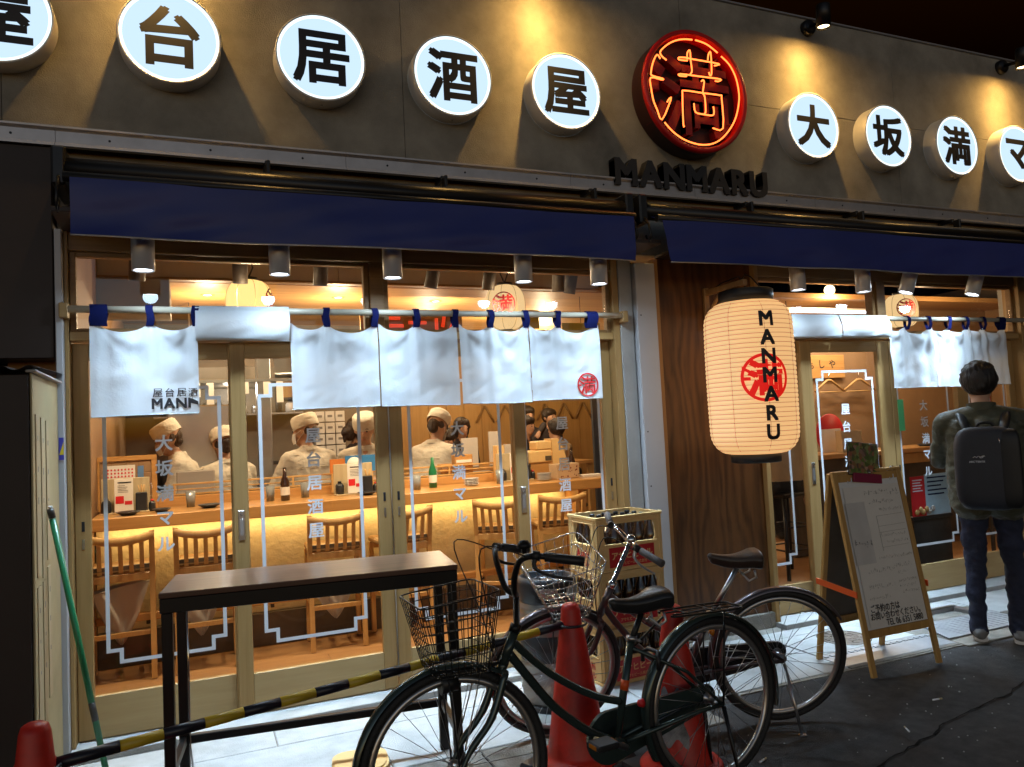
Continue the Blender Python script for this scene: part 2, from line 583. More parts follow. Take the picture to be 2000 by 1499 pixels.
def point(name, loc, power, col=(1, 1, 1), r=.05, parent=None):
    d = bpy.data.lights.new(name, 'POINT')
    d.energy = power; d.color = col; d.shadow_soft_size = r
    o = bpy.data.objects.new(name, d); C.objects.link(o)
    o.location = loc if parent is None else wm(parent).inverted() @ Vector(loc)
    if parent is not None: o.parent = parent
    return o
def arealight(name, loc, to, power, sx, sy, col, parent=None):
    d = bpy.data.lights.new(name, 'AREA')
    d.energy = power; d.shape = 'RECTANGLE'; d.size = sx; d.size_y = sy; d.color = col
    o = bpy.data.objects.new(name, d); C.objects.link(o)
    w = Matrix.Translation(loc) @ (Vector(to) - Vector(loc)).to_track_quat('-Z', 'Y').to_matrix().to_4x4()
    if parent is not None:
        o.parent = parent; o.matrix_basis = wm(parent).inverted() @ w
    else:
        o.matrix_basis = w
    return o
WARM = (1.0, .70, .38)
AMBER = (1.0, .56, .15)
COLD = (.60, .81, 1.0)
# ------------------------------------------------------------------ ground
def struct(name, mb, mats, parent=None):
    o = mb.build(name, mats, parent)
    if parent is None: o['kind'] = 'structure'
    return o
def road_z(x, y):
    return .006 * noise.noise(Vector((x * 1.1, y * 1.1, 3))) + .003 * noise.noise(Vector((x * 5, y * 5, 9)))
b = MB()
b.grid(lambda u, v: Vector((-1.4 + 9 * u, -4.2 + 3.26 * v, -.012 + road_z(-1.4 + 9 * u, -4.2 + 3.26 * v))), 120, 50)
b.box(-60, 60, -60, 60, -.4, -.05)
road = struct('road', b, M['asphalt'])
b = MB()
pts = [(2.60, -1.93), (3.0, -1.84), (3.35, -1.73), (3.8, -1.66), (4.4, -1.50), (5.2, -1.36), (6.4, -1.3)]
fine = []
for i in range(len(pts) - 1):
    for k in range(8):
        t = k / 8
        fine.append((pts[i][0] * (1 - t) + pts[i + 1][0] * t + random.uniform(-.012, .012), pts[i][1] * (1 - t) + pts[i + 1][1] * t + random.uniform(-.012, .012)))
for i in range(len(fine) - 1):
    w0, w1 = .002 + .006 * random.random(), .002 + .006 * random.random()
    (xa, ya), (xb, yb) = fine[i], fine[i + 1]
    z = lambda x, y: -.010 + road_z(x, y) + .0035
    b.quad((xa, ya - w0, z(xa, ya)), (xb, yb - w1, z(xb, yb)), (xb, yb + w1, z(xb, yb)), (xa, ya + w0, z(xa, ya)))
struct('road_seam', b, M['seam'])
pav = MB().box(-4, 12, -.98, .30, -.3, -.006).build('pavement', M['gutterc'])
pav['kind'] = 'structure'
def slab(x0, x1, y0, y1, m, zt=.0, nm='paving_slab'):
    g = .0025
    dz = random.uniform(-.0015, .0015)
    MB().bbox(x0 + g, x1 - g, y0 + g, y1 - g, -.05, zt + dz, .004).build(nm, m, pav)
xs = [-2.2, -1.0, .35, 1.75, 3.05]
for i in range(len(xs) - 1):
    slab(xs[i], xs[i + 1], -.415, -.16, M['pave'])
    slab(xs[i] + .45, xs[i + 1] + .45, -.955, -.415, M['pave'])
for i in range(5):
    slab(-.6 + i * .6, i * .6, -1.24, -.955, M['gutterc'], -.002, 'gutter_slab')
slab(3.05, 3.5, -.415, -.16, M['pave']); slab(3.5, 4.42, -.97, -.70, M['gutterc'])
slab(3.5, 4.42, -.30, -.16, M['pave'])
slab(4.42, 5.3, -.36, -.16, M['pave'])
slab(4.42, 5.6, -1.02, -.88, M['gutterc'])
for i in range(4):
    slab(5.3 + i * 1.1, 6.4 + i * 1.1, -.60, -.16, M['pave']); slab(5.3 + i * 1.1, 6.4 + i * 1.1, -1.0, -.60, M['gutterc'])
# round manhole cover in its square plate
t = thing('manhole_cover', 'round ringed manhole cover in a square plate under the sandwich board', 'manhole cover', (3.93, -.50, 0))
MB().bbox(-.42, .42, -.198, .198, -.04, .001, .003).build('plate', M['pave'], t)
b = MB(); b.lathe([(.001, .006), (.165, .006), (.17, .003), (.17, -.02)], 40)
b.build('lid', M['iron'], t)
for r in (.05, .095, .14):
    MB().tube([(r * math.cos(a * PI / 16), r * math.sin(a * PI / 16), .006) for a in range(32)], .005, 5, True).build('ring', M['iron'], t)
for a in range(10):
    d = Vector((math.cos(a * PI / 5), math.sin(a * PI / 5), 0))
    MB().tube([d * .06 + Vector((0, 0, .006)), d * .13 + Vector((0, 0, .006))], .0045, 5).build('rib', M['iron'], t)
# ribbed cover plates and the open drain box
t = thing('drain_cover', 'ribbed metal drain cover beside the open drain box', 'drain cover', (4.86, -.71, 0))
MB().poly([(-.42, -.16, 0), (-.30, .15, 0), (.40, .15, 0), (.42, -.16, 0)], (0, 0, .007)).build('base_plate', M['plate'], t)
for i in range(13):
    x = -.26 + i * .052
    MB().bbox(x - .011, x + .011, -.13, .12, .007, .011, .003).build('rib', M['plate'], t)
t = thing('gutter_cover', 'long lipped channel cover crossing below the sandwich board', 'drain cover', (3.95, -.84, 0))
MB().bbox(-.46, .46, -.10, .13, -.003, .004, .003).build('base_plate', M['plate'], t)
for i in range(18):
    x = -.43 + i * .051
    MB().bbox(x - .015, x + .015, .07, .10, .004, .010, .003).build('nub', M['plate'], t)
t = thing('drain_box', 'open steel drain box sunk in the pavement before the door', 'drain', (4.86, -.46, 0))
b = MB()
b.bbox(-.28, .28, .06, .10, -.04, .03, .006); b.bbox(-.28, -.24, -.09, .06, -.04, .025, .006)
b.bbox(.24, .28, -.09, .06, -.04, .025, .006); b.bbox(-.28, .28, -.10, -.08, -.04, .006, .004)
b.build('rim', M['steel'], t)
MB().box(-.24, .24, -.08, .06, -.035, -.03).build('bottom', M['dkpanel'], t)
# threshold step
b = MB(); b.bbox(-.58, 2.75, -.145, .09, -.02, .030, .004); b.bbox(3.77, 6.75, -.145, .09, -.02, .030, .004)
struct('door_sill', b, M['pave'])
b = MB(); b.bbox(2.76, 3.77, -.05, .09, -.02, .10, .004)
struct('wall_plinth', b, M['gutterc'])

# ------------------------------------------------------------------ shop building
shop = thing('shop_building', 'two bay restaurant front with mortar fascia and wooden sliding doors', 'building', (2.5, 0, 0))
def P(nm, mb, m, par=None):
    return mb.build(nm, m, par or shop, world=True)
# upper mortar wall in large panels
cols = [-2.92, -.84, 1.235, 3.31, 5.39, 7.47, 9.55]
for i in range(len(cols) - 1):
    rows = [(3.10, 4.56)] if i < 3 else [(3.10, 3.80), (3.80, 4.56)]
    for (z0, z1) in rows:
        P('wall_panel', MB().bbox(cols[i] + .0012, cols[i + 1] - .0012, random.uniform(-.001, .001), .25, z0 + .001, z1 - .001, .0025), M['wall'])
P('parapet_cap', MB().bbox(-2.92, 9.55, -.012, .27, 4.561, 4.578, .004), M['alu'])
P('wall_core', MB().box(-2.9, 9.5, .25, .45, 2.62, 4.55), M['brown'])
P('lower_fascia', MB().bbox(-.61, 9.5, .012, .25, 2.63, 3.098, .003), M['wall'])
# gutter flashing in lengths
gx = [-2.9, -.6, .86, 2.32, 3.30, 4.40, 5.50, 6.6, 8.2, 9.5]
for i in range(len(gx) - 1):
    x0, x1 = gx[i] + .001, gx[i + 1] - .001
    prof = [(0.0, 3.128), (-.075, 3.128), (-.075, 3.118), (-.06, 3.105), (-.06, 3.045), (-.085, 3.035), (-.085, 3.022), (-.05, 3.022), (0.0, 3.05)]
    g = P('gutter', MB().poly([(x0, y, z) for (y, z) in prof], (x1 - x0, 0, 0)), M['alu'])
    n = max(2, int((x1 - x0) / .38))
    for k in range(n):
        x = x0 + (k + .5) * (x1 - x0) / n
        MB().cyl((x, -.062, 3.075), (x, -.0585, 3.075), .0065, 8).build('screw', M['black'], g, world=True)
# soffit that carries the downlights
P('soffit', MB().bbox(-.58, 2.76, -.40, -.001, 2.60, 2.625, .003), M['brown'])
P('soffit', MB().bbox(2.97, 6.9, -.40, -.001, 2.60, 2.625, .003), M['brown'])
# posts and jambs
P('post', MB().bbox(-.612, -.580, -.075, .10, 0.0, 2.60, .004), M['post'])
P('jamb', MB().bbox(-.579, -.560, -.03, .10, .03, 2.60, .003), M['frame'])
P('jamb', MB().bbox(2.60, 2.648, -.03, .10, .03, 2.60, .003), M['frame'])
P('grey_post', MB().bbox(2.650, 2.752, -.035, .10, 0.0, 2.60, .004), M['postd'])
P('post', MB().bbox(2.762, 2.918, -.07, .10, 0.0, 2.555, .004), M['post'])
for z in (.35, 1.06, 1.42, 2.2):
    P('screw', MB().cyl((2.79, -.0715, z), (2.79, -.0695, z), .005, 8), M['black'])
P('panel_edge', MB().bbox(2.921, 2.958, -.05, .10, .05, 2.59, .003), M['plyedge'])
P('ply_panel', MB().bbox(2.960, 3.765, -.02, .10, .10, 2.60, .002), M['ply'])
P('jamb', MB().bbox(3.767, 3.806, -.06, .10, .03, 2.60, .003), M['frame'])
P('jamb', MB().bbox(6.652, 6.74, -.05, .10, .03, 2.60, .003), M['frame'])
P('grey_post', MB().bbox(6.742, 9.4, -.035, .20, 0.0, 2.60, .004), M['postd'])
# header beams and fan-lights
for (x0, x1, mulls) in ((-.558, 2.598, [1.02]), (3.808, 6.650, [5.05])):
    P('door_head', MB().bbox(x0, x1, -.025, .10, 2.042, 2.088, .003), M['framex'])
    P('window_head', MB().bbox(x0, x1, -.020, .10, 2.505, 2.60, .003), M['header'])
    edges = [x0] + mulls + [x1]
    for k in range(len(edges) - 1):
        a = edges[k] + (.042 if k else .0); c = edges[k + 1] - (.042 if k < len(edges) - 2 else .0)
        w = thing('fanlight', None, None, ((a + c) / 2, 0, 2.09)); w.parent = shop; w.location = (a / 2 + c / 2 - 2.5, 0, 2.09)
        f = MB()
        f.bbox(a, a + .030, .0, .05, 2.09, 2.503, .004); f.bbox(c - .030, c, .0, .05, 2.09, 2.503, .004)
        f.bbox(a + .031, c - .031, .0, .05, 2.478, 2.503, .004); f.bbox(a + .031, c - .031, .0, .05, 2.09, 2.108, .004)
        P('frame', f, M['header'], w)
        P('pane', MB().box(a + .031, c - .031, .022, .026, 2.109, 2.477), M['glass'], w)
    for mx in mulls:
        P('mullion', MB().bbox(mx - .041, mx + .041, -.02, .10, 2.09, 2.503, .003), M['header'])

def border_strip(b, x0, x1, z0, z1, y, n=.060, w=.019):
    """stepped-corner white line set on a pane"""
    o = [(x0, z0 + n), (x0 + n, z0 + n), (x0 + n, z0), (x1 - n, z0), (x1 - n, z0 + n), (x1, z0 + n),
         (x1, z1 - n), (x1 - n, z1 - n), (x1 - n, z1), (x0 + n, z1), (x0 + n, z1 - n), (x0, z1 - n)]
    i = [(x0 + w, z0 + n + w), (x0 + n + w, z0 + n + w), (x0 + n + w, z0 + w), (x1 - n - w, z0 + w), (x1 - n - w, z0 + n + w), (x1 - w, z0 + n + w),
         (x1 - w, z1 - n - w), (x1 - n - w, z1 - n - w), (x1 - n - w, z1 - w), (x0 + n + w, z1 - w), (x0 + n + w, z1 - n - w), (x0 + w, z1 - n - w)]
    for k in range(12):
        k2 = (k + 1) % 12
        b.quad((o[k][0], y, o[k][1]), (o[k2][0], y, o[k2][1]), (i[k2][0], y, i[k2][1]), (i[k][0], y, i[k][1]))

def sliding_door(x0, x1, y, line=None, words=None, wx=0, handle=None, wl=.078, wr=.078, step=.133, ztop=1.505, slots=()):
    d = thing('sliding_door', None, None); d.parent = shop; d.location = ((x0 + x1) / 2 - 2.5, y, .03)
    f = MB()
    f.bbox(x0, x0 + wl, y, y + .034, .036, 2.036, .004)
    f.bbox(x1 - wr, x1, y, y + .034, .036, 2.036, .004)
    P('stile', f, M['frame'], d)
    P('top_rail', MB().bbox(x0 + wl + .0005, x1 - wr - .0005, y + .001, y + .033, 1.945, 2.036, .003), M['framex'], d)
    P('kick_panel', MB().bbox(x0 + wl + .0005, x1 - wr - .0005, y + .003, y + .033, .036, .245, .002), M['kick'], d)
    P('pane', MB().box(x0 + wl, x1 - wr, y + .016, y + .020, .246, 1.944), M['glass'], d)
    if line:
        b = MB(); border_strip(b, line[0], line[1], .388, 1.806, y + .0135)
        P('border_line', b, M['vinyl'], d)
    if words:
        for k, ch in enumerate(words):
            P('character', MB().text(ch, (wx, y + .0135, ztop - k * step), (1, 0, 0), (0, 0, 1), .090, bold=.026), M['vinyl'], d)
    if handle:
        b = MB(); b.bbox(handle - .017, handle + .017, y - .004, y + .002, .96, 1.12, .003); P('handle', b, M['steel'], d)
        b = MB(); b.bbox(handle - .010, handle + .010, y - .0055, y - .0035, .985, 1.075, .0008); P('handle_recess', b, M['alu'], d)
        b = MB(); b.lathe([(.0005, 0), (.008, 0), (.008, .003)], 14, Matrix.Translation((handle, y - .006, 1.098)) @ Matrix.Rotation(PI / 2, 4, 'X')); P('keyhole', b, M['chrome'], d)
    for (sx, sz) in slots:
        P('latch_slot', MB().bbox(sx - .007, sx + .007, y - .002, y + .003, sz - .025, sz + .025, .001), M['ink'], d)
        P('latch_plate', MB().bbox(sx - .006, sx + .006, y - .003, y + .003, sz - .115, sz - .065, .001), M['steel'], d)
    return d
sliding_door(-.558, .268, .045, (-.428, .150), '大坂満マル', -.139, None, wl=.075, slots=[(-.52, 1.10)])
sliding_door(.198, 1.060, 0.0, (.338, .900), '屋台居酒屋', .63, .236, slots=[(1.022, 1.13)])
sliding_door(1.066, 1.937, 0.0, (1.180, 1.772), '大坂満マル', 1.487, 1.90, slots=[(1.105, 1.13)])
sliding_door(1.860, 2.596, .045, (1.948, 2.508), '屋台居酒屋', 2.222, None, slots=[(2.56, 1.10)])
sliding_door(3.810, 4.300, .045, (3.58 + .24, 4.104), '大坂満マル', 3.822 + .04, None, wl=.012)
sliding_door(4.204, 5.108, 0.0, (4.352, 4.935), '屋台居酒屋', 4.628, 4.255, wl=.108, wr=.125, slots=[(5.06, 1.02)])
sliding_door(5.114, 5.985, 0.0, (5.168 + .01, 5.760), '大坂満マル', 5.467, None, wl=.055, wr=.125, slots=[(5.14, 1.02)])
sliding_door(5.900, 6.648, .045, (6.06, 6.52), '屋台居酒屋', 6.29, None)
P('door_rod', MB().cyl((1.063, -.004, .10), (1.063, -.004, 2.03), .004, 8), M['steel'])
P('note_strip', MB().box(5.165, 5.225, -.004, -.001, 1.31, 1.56), pm('green_note', (.10, .52, .20), .6, var=.05))
# sticker on the left post
t = thing('post_sticker', 'blue and yellow sticker on the left white post', 'sticker', (-.594, -.077, 1.50))
MB().box(-.010, .011, -.0015, .0005, -.055, .055).build('backing', pm('sticker_blue', (.06, .06, .45), .5, var=0), t)
MB()._add([(-.009, -.002, -.03), (.010, -.002, -.03), (.010, -.002, .035)], [(0, 1, 2)]).build('triangle', pm('sticker_yellow', (.75, .6, .02), .5, var=0), t)

# ------------------------------------------------------------------ neighbouring house
nb = thing('neighbour_house', 'dark brown sided house standing forward on the left', 'building', (-1.8, 0, 0))
def Q(nm, mb, m): return mb.build(nm, m, nb, world=True)
x = -.615
for i in range(10):
    Q('siding_board', MB().bbox(x - .298, x - .002, -.745 + random.uniform(-.002, .002), -.06, 0.0, 1.815, .004), M['brown']); x -= .30
x = -.617
for i in range(10):
    Q('siding_board', MB().bbox(x - .298, x - .002, -.058 + random.uniform(-.002, .002), .2, 1.95, 3.02, .004), M['brown']); x -= .30
def ledge(u, v):
    xx = -3.4 + 2.82 * u
    return Vector((xx, -.80 + .80 * v, 1.838 + .03 * v + .010 * math.sin(xx * 60)))
Q('ledge_roof', MB().grid(ledge, 220, 3), M['ledge'])
Q('cap_strip', MB().bbox(-.625, -.585, -.76, -.08, 1.822, 1.832, .002), M['post'])
Q('side_board', MB().bbox(-.614, -.606, -.735, -.080, 0.0, 1.820, .002), M['cream'])
for (y0, y1, za, zb) in ((-.685, -.605, 1.02, 1.70), (-.560, -.485, 1.0, 1.69), (-.440, -.365, 1.06, 1.68),
                         (-.685, -.605, .30, .98), (-.560, -.485, .38, .985), (-.440, -.365, .46, 1.03)):
    Q('name_board', MB().bbox(-.606, -.602, y0, y1, za - .05, zb - .05, .001), M['tagw'])
    for k in range(3):
        z = zb - .14 - k * .13
        Q('board_mark', MB().box(-.6022, -.6015, (y0 + y1) / 2 - .006, (y0 + y1) / 2 + .006, z - .03 * random.uniform(.4, 1), z), M['inkf'])
# ------------------------------------------------------------------ illuminated round signs
M['signface'] = emi('sign_face', (.60, .80, 1.0), 1.12)
M['signring'] = emi('sign_ring', (.80, .95, 1.0), 1.7)
M['signrim'] = pm('sign_rim', (.78, .77, .74), .38, .15, var=.04)
def disc_M(x, y, z): return Matrix.Translation((x, y, z)) @ Matrix.Rotation(PI / 2, 4, 'X')
chars = [('屋', -.842), ('台', -.056), ('居', .732), ('酒', 1.522), ('屋', 2.295), ('大', 4.385), ('坂', 5.16), ('満', 5.944), ('マ', 6.712), ('ル', 7.49)]
names = ['cut off at the left edge of the picture', 'reading a black stand character', 'reading a black dwell character', 'reading a black liquor character',
         'reading a black house character beside the red neon', 'reading a black big character right of the neon', 'reading a black slope character',
         'reading a black full character', 'reading a black katakana ma, cut by the frame', 'reading a black katakana ru']
for i, (ch, x) in enumerate(chars):
    if i == 9: continue
    t = thing('round_sign', 'round white lit sign ' + names[i], 'sign', (x, 0, 3.652), group='round lit character signs on the fascia')
    b = MB(); b.lathe([(.255, 0), (.255, .118), (.251, .122), (.244, .122), (.244, .112)], 64, disc_M(0, 0, 0))
    b.build('rim', M['signrim'], t)
    b = MB(); b.lathe([(.0005, .1125), (.228, .1125)], 64, disc_M(0, 0, 0)); b.build('face', M['signface'], t)
    b = MB(); b.lathe([(.2285, .1125), (.2285, .1165), (.2435, .1165), (.2435, .1125)], 64, disc_M(0, 0, 0)); b.build('light_ring', M['signring'], t)
    b = MB(); b.text(ch, (0, -.1135, .0), (1, 0, 0), (0, 0, 1), .335, ext=.004, bold=.034); b.build('character', M['ink'], t)
    b = MB(); b.cyl((.0, -.06, -.2535), (0, -.06, -.257), .007, 8); b.build('screw', M['chrome'], t)

# ------------------------------------------------------------------ red neon sign
t = thing('neon_sign', 'big round red neon sign between the lit character discs', 'sign', (3.30, 0, 3.765))
M['neonred'] = pm('neon_can_red', (.60, .006, .008), .4, var=.1)
M['neonback'] = pm('neon_back', (.012, .002, .003), .4, var=.3)
M['neoncan'] = pm('neon_can_side', (.035, .006, .008), .45, var=.2)
M['neon'] = emi('neon_glow', (1.0, .155, .03), 4.2)
M['neonpart'] = pm('neon_relief', (.16, .004, .005), .4, var=.1)
b = MB(); b.lathe([(.432, 0), (.435, .01), (.435, .128)], 72, disc_M(0, 0, 0)); b.build('can', M['neoncan'], t)
b = MB(); b.lathe([(.4352, .1285), (.436, .155), (.428, .162), (.405, .162), (.400, .155), (.400, .05)], 72, disc_M(0, 0, 0)); b.build('rim', M['neonred'], t)
b = MB(); b.lathe([(.0005, .05), (.402, .05)], 72, disc_M(0, 0, 0)); b.build('back_plate', M['neonback'], t)
b = MB(); b.text('満', (0.03, -.051, -.02), (1, 0, 0), (0, 0, 1), .60, ext=.06, bold=.015); b.build('relief_character', M['neonpart'], t)
b = MB()
for (x0, z0, x1, z1) in ((-.36, .20, -.24, .12), (-.40, .03, -.28, .03), (-.33, -.26, -.24, -.09)):
    d = Vector((x1 - x0, 0, z1 - z0)); n = Vector((-d.z, 0, d.x)).normalized() * .038
    b.poly([Vector((x0, -.051, z0)) + n, Vector((x0, -.051, z0)) - n, Vector((x1, -.051, z1)) - n, Vector((x1, -.051, z1)) + n], (0, -.06, 0))
b.build('relief_stroke', M['neonpart'], t)
NEON = [[(-.043, .344), (-.097, .34), (-.159, .326), (-.222, .298), (-.278, .258), (-.316, .217), (-.305, .189), (-.268, .166)],
 [(-.318, .168), (-.344, .193), (-.38, .133), (-.401, .06), (-.39, .039), (-.309, .03), (-.317, .021), (-.406, .024), (-.407, -.05), (-.395, -.132), (-.37, -.193), (-.334, -.259), (-.252, -.108), (-.263, -.103), (-.284, -.131)],
 [(-.316, -.276), (-.253, -.334), (-.174, -.377), (-.091, -.398), (-.01, -.403), (.081, -.384), (.164, -.336), (.243, -.254), (.299, -.161), (.334, -.036), (.33, .065), (.308, .143), (.264, .212), (.2, .26)],
 [(-.015, .346), (.043, .339), (.097, .323), (.169, .282)],
 [(-.093, .187), (-.162, .184), (-.163, .2), (-.103, .206), (-.045, .204), (.175, .202), (.134, .183)],
 [(-.1, .193), (-.095, .24), (-.072, .26), (-.071, .191), (-.066, .116), (-.081, .09)],
 [(.076, .212), (.084, .253), (.105, .271), (.102, .129), (.088, .101), (.078, .125)],
 [(-.109, .073), (-.167, .069), (-.162, .083), (-.008, .087), (.178, .091), (.161, .073), (.133, .072)],
 [(.009, .05), (.022, .061), (.032, .046), (.015, -.029), (.029, -.06), (.029, -.159), (.019, -.177)],
 [(-.155, -.284), (-.162, -.272), (-.154, -.063), (-.136, -.032), (.014, -.03), (.165, -.028), (.179, -.048), (.174, -.265), (.086, -.273)],
 [(-.062, -.114), (-.053, -.175), (.018, -.183), (.089, -.182), (.105, -.157), (.102, -.117)]]
def smooth_pts(p, n=4):
    p = [Vector(q) for q in p]
    out = []
    for i in range(len(p) - 1):
        a, b_, c, d = p[max(i - 1, 0)], p[i], p[i + 1], p[min(i + 2, len(p) - 1)]
        for k in range(n):
            s = k / n
            out.append(.5 * ((2 * b_) + (c - a) * s + (2 * a - 5 * b_ + 4 * c - d) * s * s + (3 * b_ - a - 3 * c + d) * s ** 3))
    out.append(p[-1])
    return out
for k, pl in enumerate(NEON):
    p3 = [(x + .034, -.150 - (.006 if k in (5, 6, 8) else 0), z + .025) for (x, z) in pl]
    MB().tube(smooth_pts(p3, 3), .0052, 8).build('neon_tube', M['neon'], t)
for q in ((-.2, .31), (.2, .26), (-.37, -.1), (.28, -.2), (0, -.39), (-.05, .15), (.1, -.03)):
    MB().cyl((q[0], -.05, q[1]), (q[0], -.146, q[1]), .006, 6).build('tube_support', M['neonpart'], t)

# ------------------------------------------------------------------ block letters
t = thing('letter_sign', 'dark block letters MANMARU standing on the gutter', 'sign', (3.29, 0, 3.085))
w = 1.27
geo = [(c, text_geo(c)[2]) for c in 'MANMARU']
tot = sum(g[2] - g[0] for _, g in geo)
H = text_geo('M')[2]; k = .168 / (H[3] - H[1])
gap = (w - tot * k) / 6
x = 2.657 - 3.29
for c, g in geo:
    cw = (g[2] - g[0]) * k
    MB().text(c, (x + cw / 2, -.006, .086), (1, 0, 0), (0, 0, 1), k, ext=.075, bold=.05).build('letter', M['blackp'], t)
    x += cw + gap

# ------------------------------------------------------------------ fascia spotlights
M['bulbw'] = emi('warm_lens', (1.0, .74, .40), 9.0)
for i, x in enumerate((-.10, 2.16, 4.42, 6.66)):
    t = thing('wall_spotlight', ['black spotlight above the second disc sign', 'black spotlight above the last house disc', 'black spotlight on the parapet right of the red neon',
              'black spotlight at the top right corner of the parapet'][i], 'spotlight', (x, 0, 4.46), group='black spotlights along the parapet')
    b = MB(); b.lathe([(.0005, .05), (.05, .05), (.062, .035), (.062, 0)], 24, disc_M(.08, 0, .02)); b.build('mount', M['black'], t)
    b = MB(); b.tube([(.08, -.05, .02), (.08, -.16, .0), (.0, -.25, .0)], .014, 8); b.build('arm', M['black'], t)
    A = Matrix.Translation((0, -.25, -.045)) @ Matrix.Rotation(R(3), 4, 'X')
    b = MB(); b.lathe([(.0005, .11), (.048, .11), (.052, .10), (.052, -.06), (.046, -.06), (.044, -.045)], 28, A); b.build('body', M['black'], t)
    b = MB(); b.lathe([(.0005, -.046), (.0435, -.046)], 24, A); b.build('lens', M['bulbw'], t)
    photometry(spot('fascia_light', (x, -.25, 4.35), (x, -.02, 3.5), 60, 176, .1, AMBER, .03, t), [(0, 1), (10, .9), (20, .58), (30, .34), (40, .22), (50, .15), (60, .11), (70, .07), (80, .04), (90, .0)], .026)

# ------------------------------------------------------------------ awnings
def awning(x0, x1, label, skew, seed):
    t = thing('awning', label, 'awning', ((x0 + x1) / 2, -.2, 2.6), group='navy roll-up awnings')
    b = MB(); b.tube([(x0 - .08, -.30, 2.835), (x1 + .08, -.30, 2.835)], .055, 14); b.build('roll_case', M['black'], t, world=True)
    b = MB(); b.tube([(x0 - .03, -.445, 2.752), (x1 + .02, -.445, 2.752)], .024, 12); b.build('front_bar', M['black'], t, world=True)
    def top(u, v):
        x = x0 + (x1 - x0) * u
        return Vector((x, -.32 - .125 * v, 2.800 - .032 * v - .012 * math.sin(PI * v)))
    b = MB(); b.grid(top, 30, 4); b.build('hood', M['navy'], t, world=True)
    def val(u, v):
        x = x0 + (x1 - x0) * u + skew * v * max(0, 1 - u * 12)
        n1 = noise.noise(Vector((x * 1.3, v * .8, seed))); n2 = noise.noise(Vector((x * 3.4 + v * 2.6, v * 1.8 - x, seed + 5)))
        return Vector((x, -.466 - (.024 * n1 + .012 * n2) * (.2 + .8 * v) - .006 * v, 2.745 - .268 * v + .006 * n1 * v))
    b = MB(); b.grid(val, 110, 16)
    o = b.build('valance', M['navy'], t, world=True)
    b = MB(); b.tube([val(i / 60, 1.0) + Vector((0, 0, -.003)) for i in range(61)], .0045, 6); b.build('hem', M['alu'], t, world=True)
    for xx in (x0 - .06, x1 + .05):
        b = MB(); b.bbox(xx - .03, xx + .03, -.36, -.01, 2.74, 2.93, .01); b.build('end_bracket', M['black'], t, world=True)
        b = MB(); b.tube([(xx, -.34, 2.80), (xx, -.40, 2.72), (xx, -.42, 2.64), (xx, -.39, 2.60), (xx, -.36, 2.66)], .008, 6); b.build('crank_hook', M['black'], t, world=True)
    n = int((x1 - x0) / .85)
    for k in range(n):
        xx = x0 + (k + .9) * (x1 - x0) / n
        if xx > x1: continue
        b = MB(); b.bbox(xx - .012, xx + .012, -.14, -.005, 2.985, 3.015, .003); b.bbox(xx - .010, xx + .010, -.20, -.14, 2.89, 3.0, .004)
        b.build('wall_bracket', M['black'], t, world=True)
    return t
awning(-.49, 2.525, 'navy awning rolled over the left bay of sliding doors', 0, 2)
awning(2.735, 6.95, 'navy awning rolled over the right bay behind the pedestrian', .045, 11)

# ------------------------------------------------------------------ downlights under the awnings
M['lensc'] = emi('cold_lens', (.86, .94, 1.0), 14.0)
M['canwhite'] = pm('downlight_can', (.55, .55, .57), .35, .2, var=.03)
DL = [(-.200, 0, 'above the left end of the white curtain', 1), (.443, 0, 'above the rolled up curtain', 1), (1.044, 0, 'by the middle mullion of the left bay', 1),
      (1.835, 0, 'in front of the red stamped lantern', 1), (2.345, 0, 'at the right end of the left bay', 1),
      (3.93, 0, 'just right of the big paper lantern', 1), (4.545, 0, 'above the sandwich board door', 1),
      (5.06, 16, 'tilted beside the right bay lantern', 1), (5.79, 16, 'tilted above the short curtain on the right', 1)]
for i, (x, tilt, lab, on) in enumerate(DL):
    t = thing('downlight', 'white cylinder downlight ' + lab, 'downlight', (x, -.315, 2.60), group='white cylinder downlights under the awnings')
    A = Matrix.Rotation(R(tilt), 4, 'Y') @ Matrix.Rotation(R(tilt * .5), 4, 'X')
    b = MB(); b.cyl((0, 0, 0), (0, 0, -.05), .012, 8); b.build('stem', M['canwhite'], t)
    A = Matrix.Translation((0, 0, -.045)) @ A
    b = MB(); b.lathe([(.0005, 0), (.050, 0), (.053, -.004), (.053, -.205), (.049, -.207), (.047, -.196)], 28, A); b.build('body', M['canwhite'], t)
    b = MB(); b.lathe([(.047, -.1965), (.0005, -.1965)], 24, A); b.build('lens', M['lensc'], t)
    p = wm(t) @ (A @ Vector((0, 0, -.215)))
    q = wm(t) @ (A @ Vector((0, -.06, -2)))
    photometry(spot('downlight_beam', p, q, 100, 176, .1, COLD, .04, t), [(0, 1), (12, .76), (19, .46), (25, .29), (31, .185), (39, .105), (50, .058), (60, .036), (70, .022), (80, .010), (90, 0)], .027)

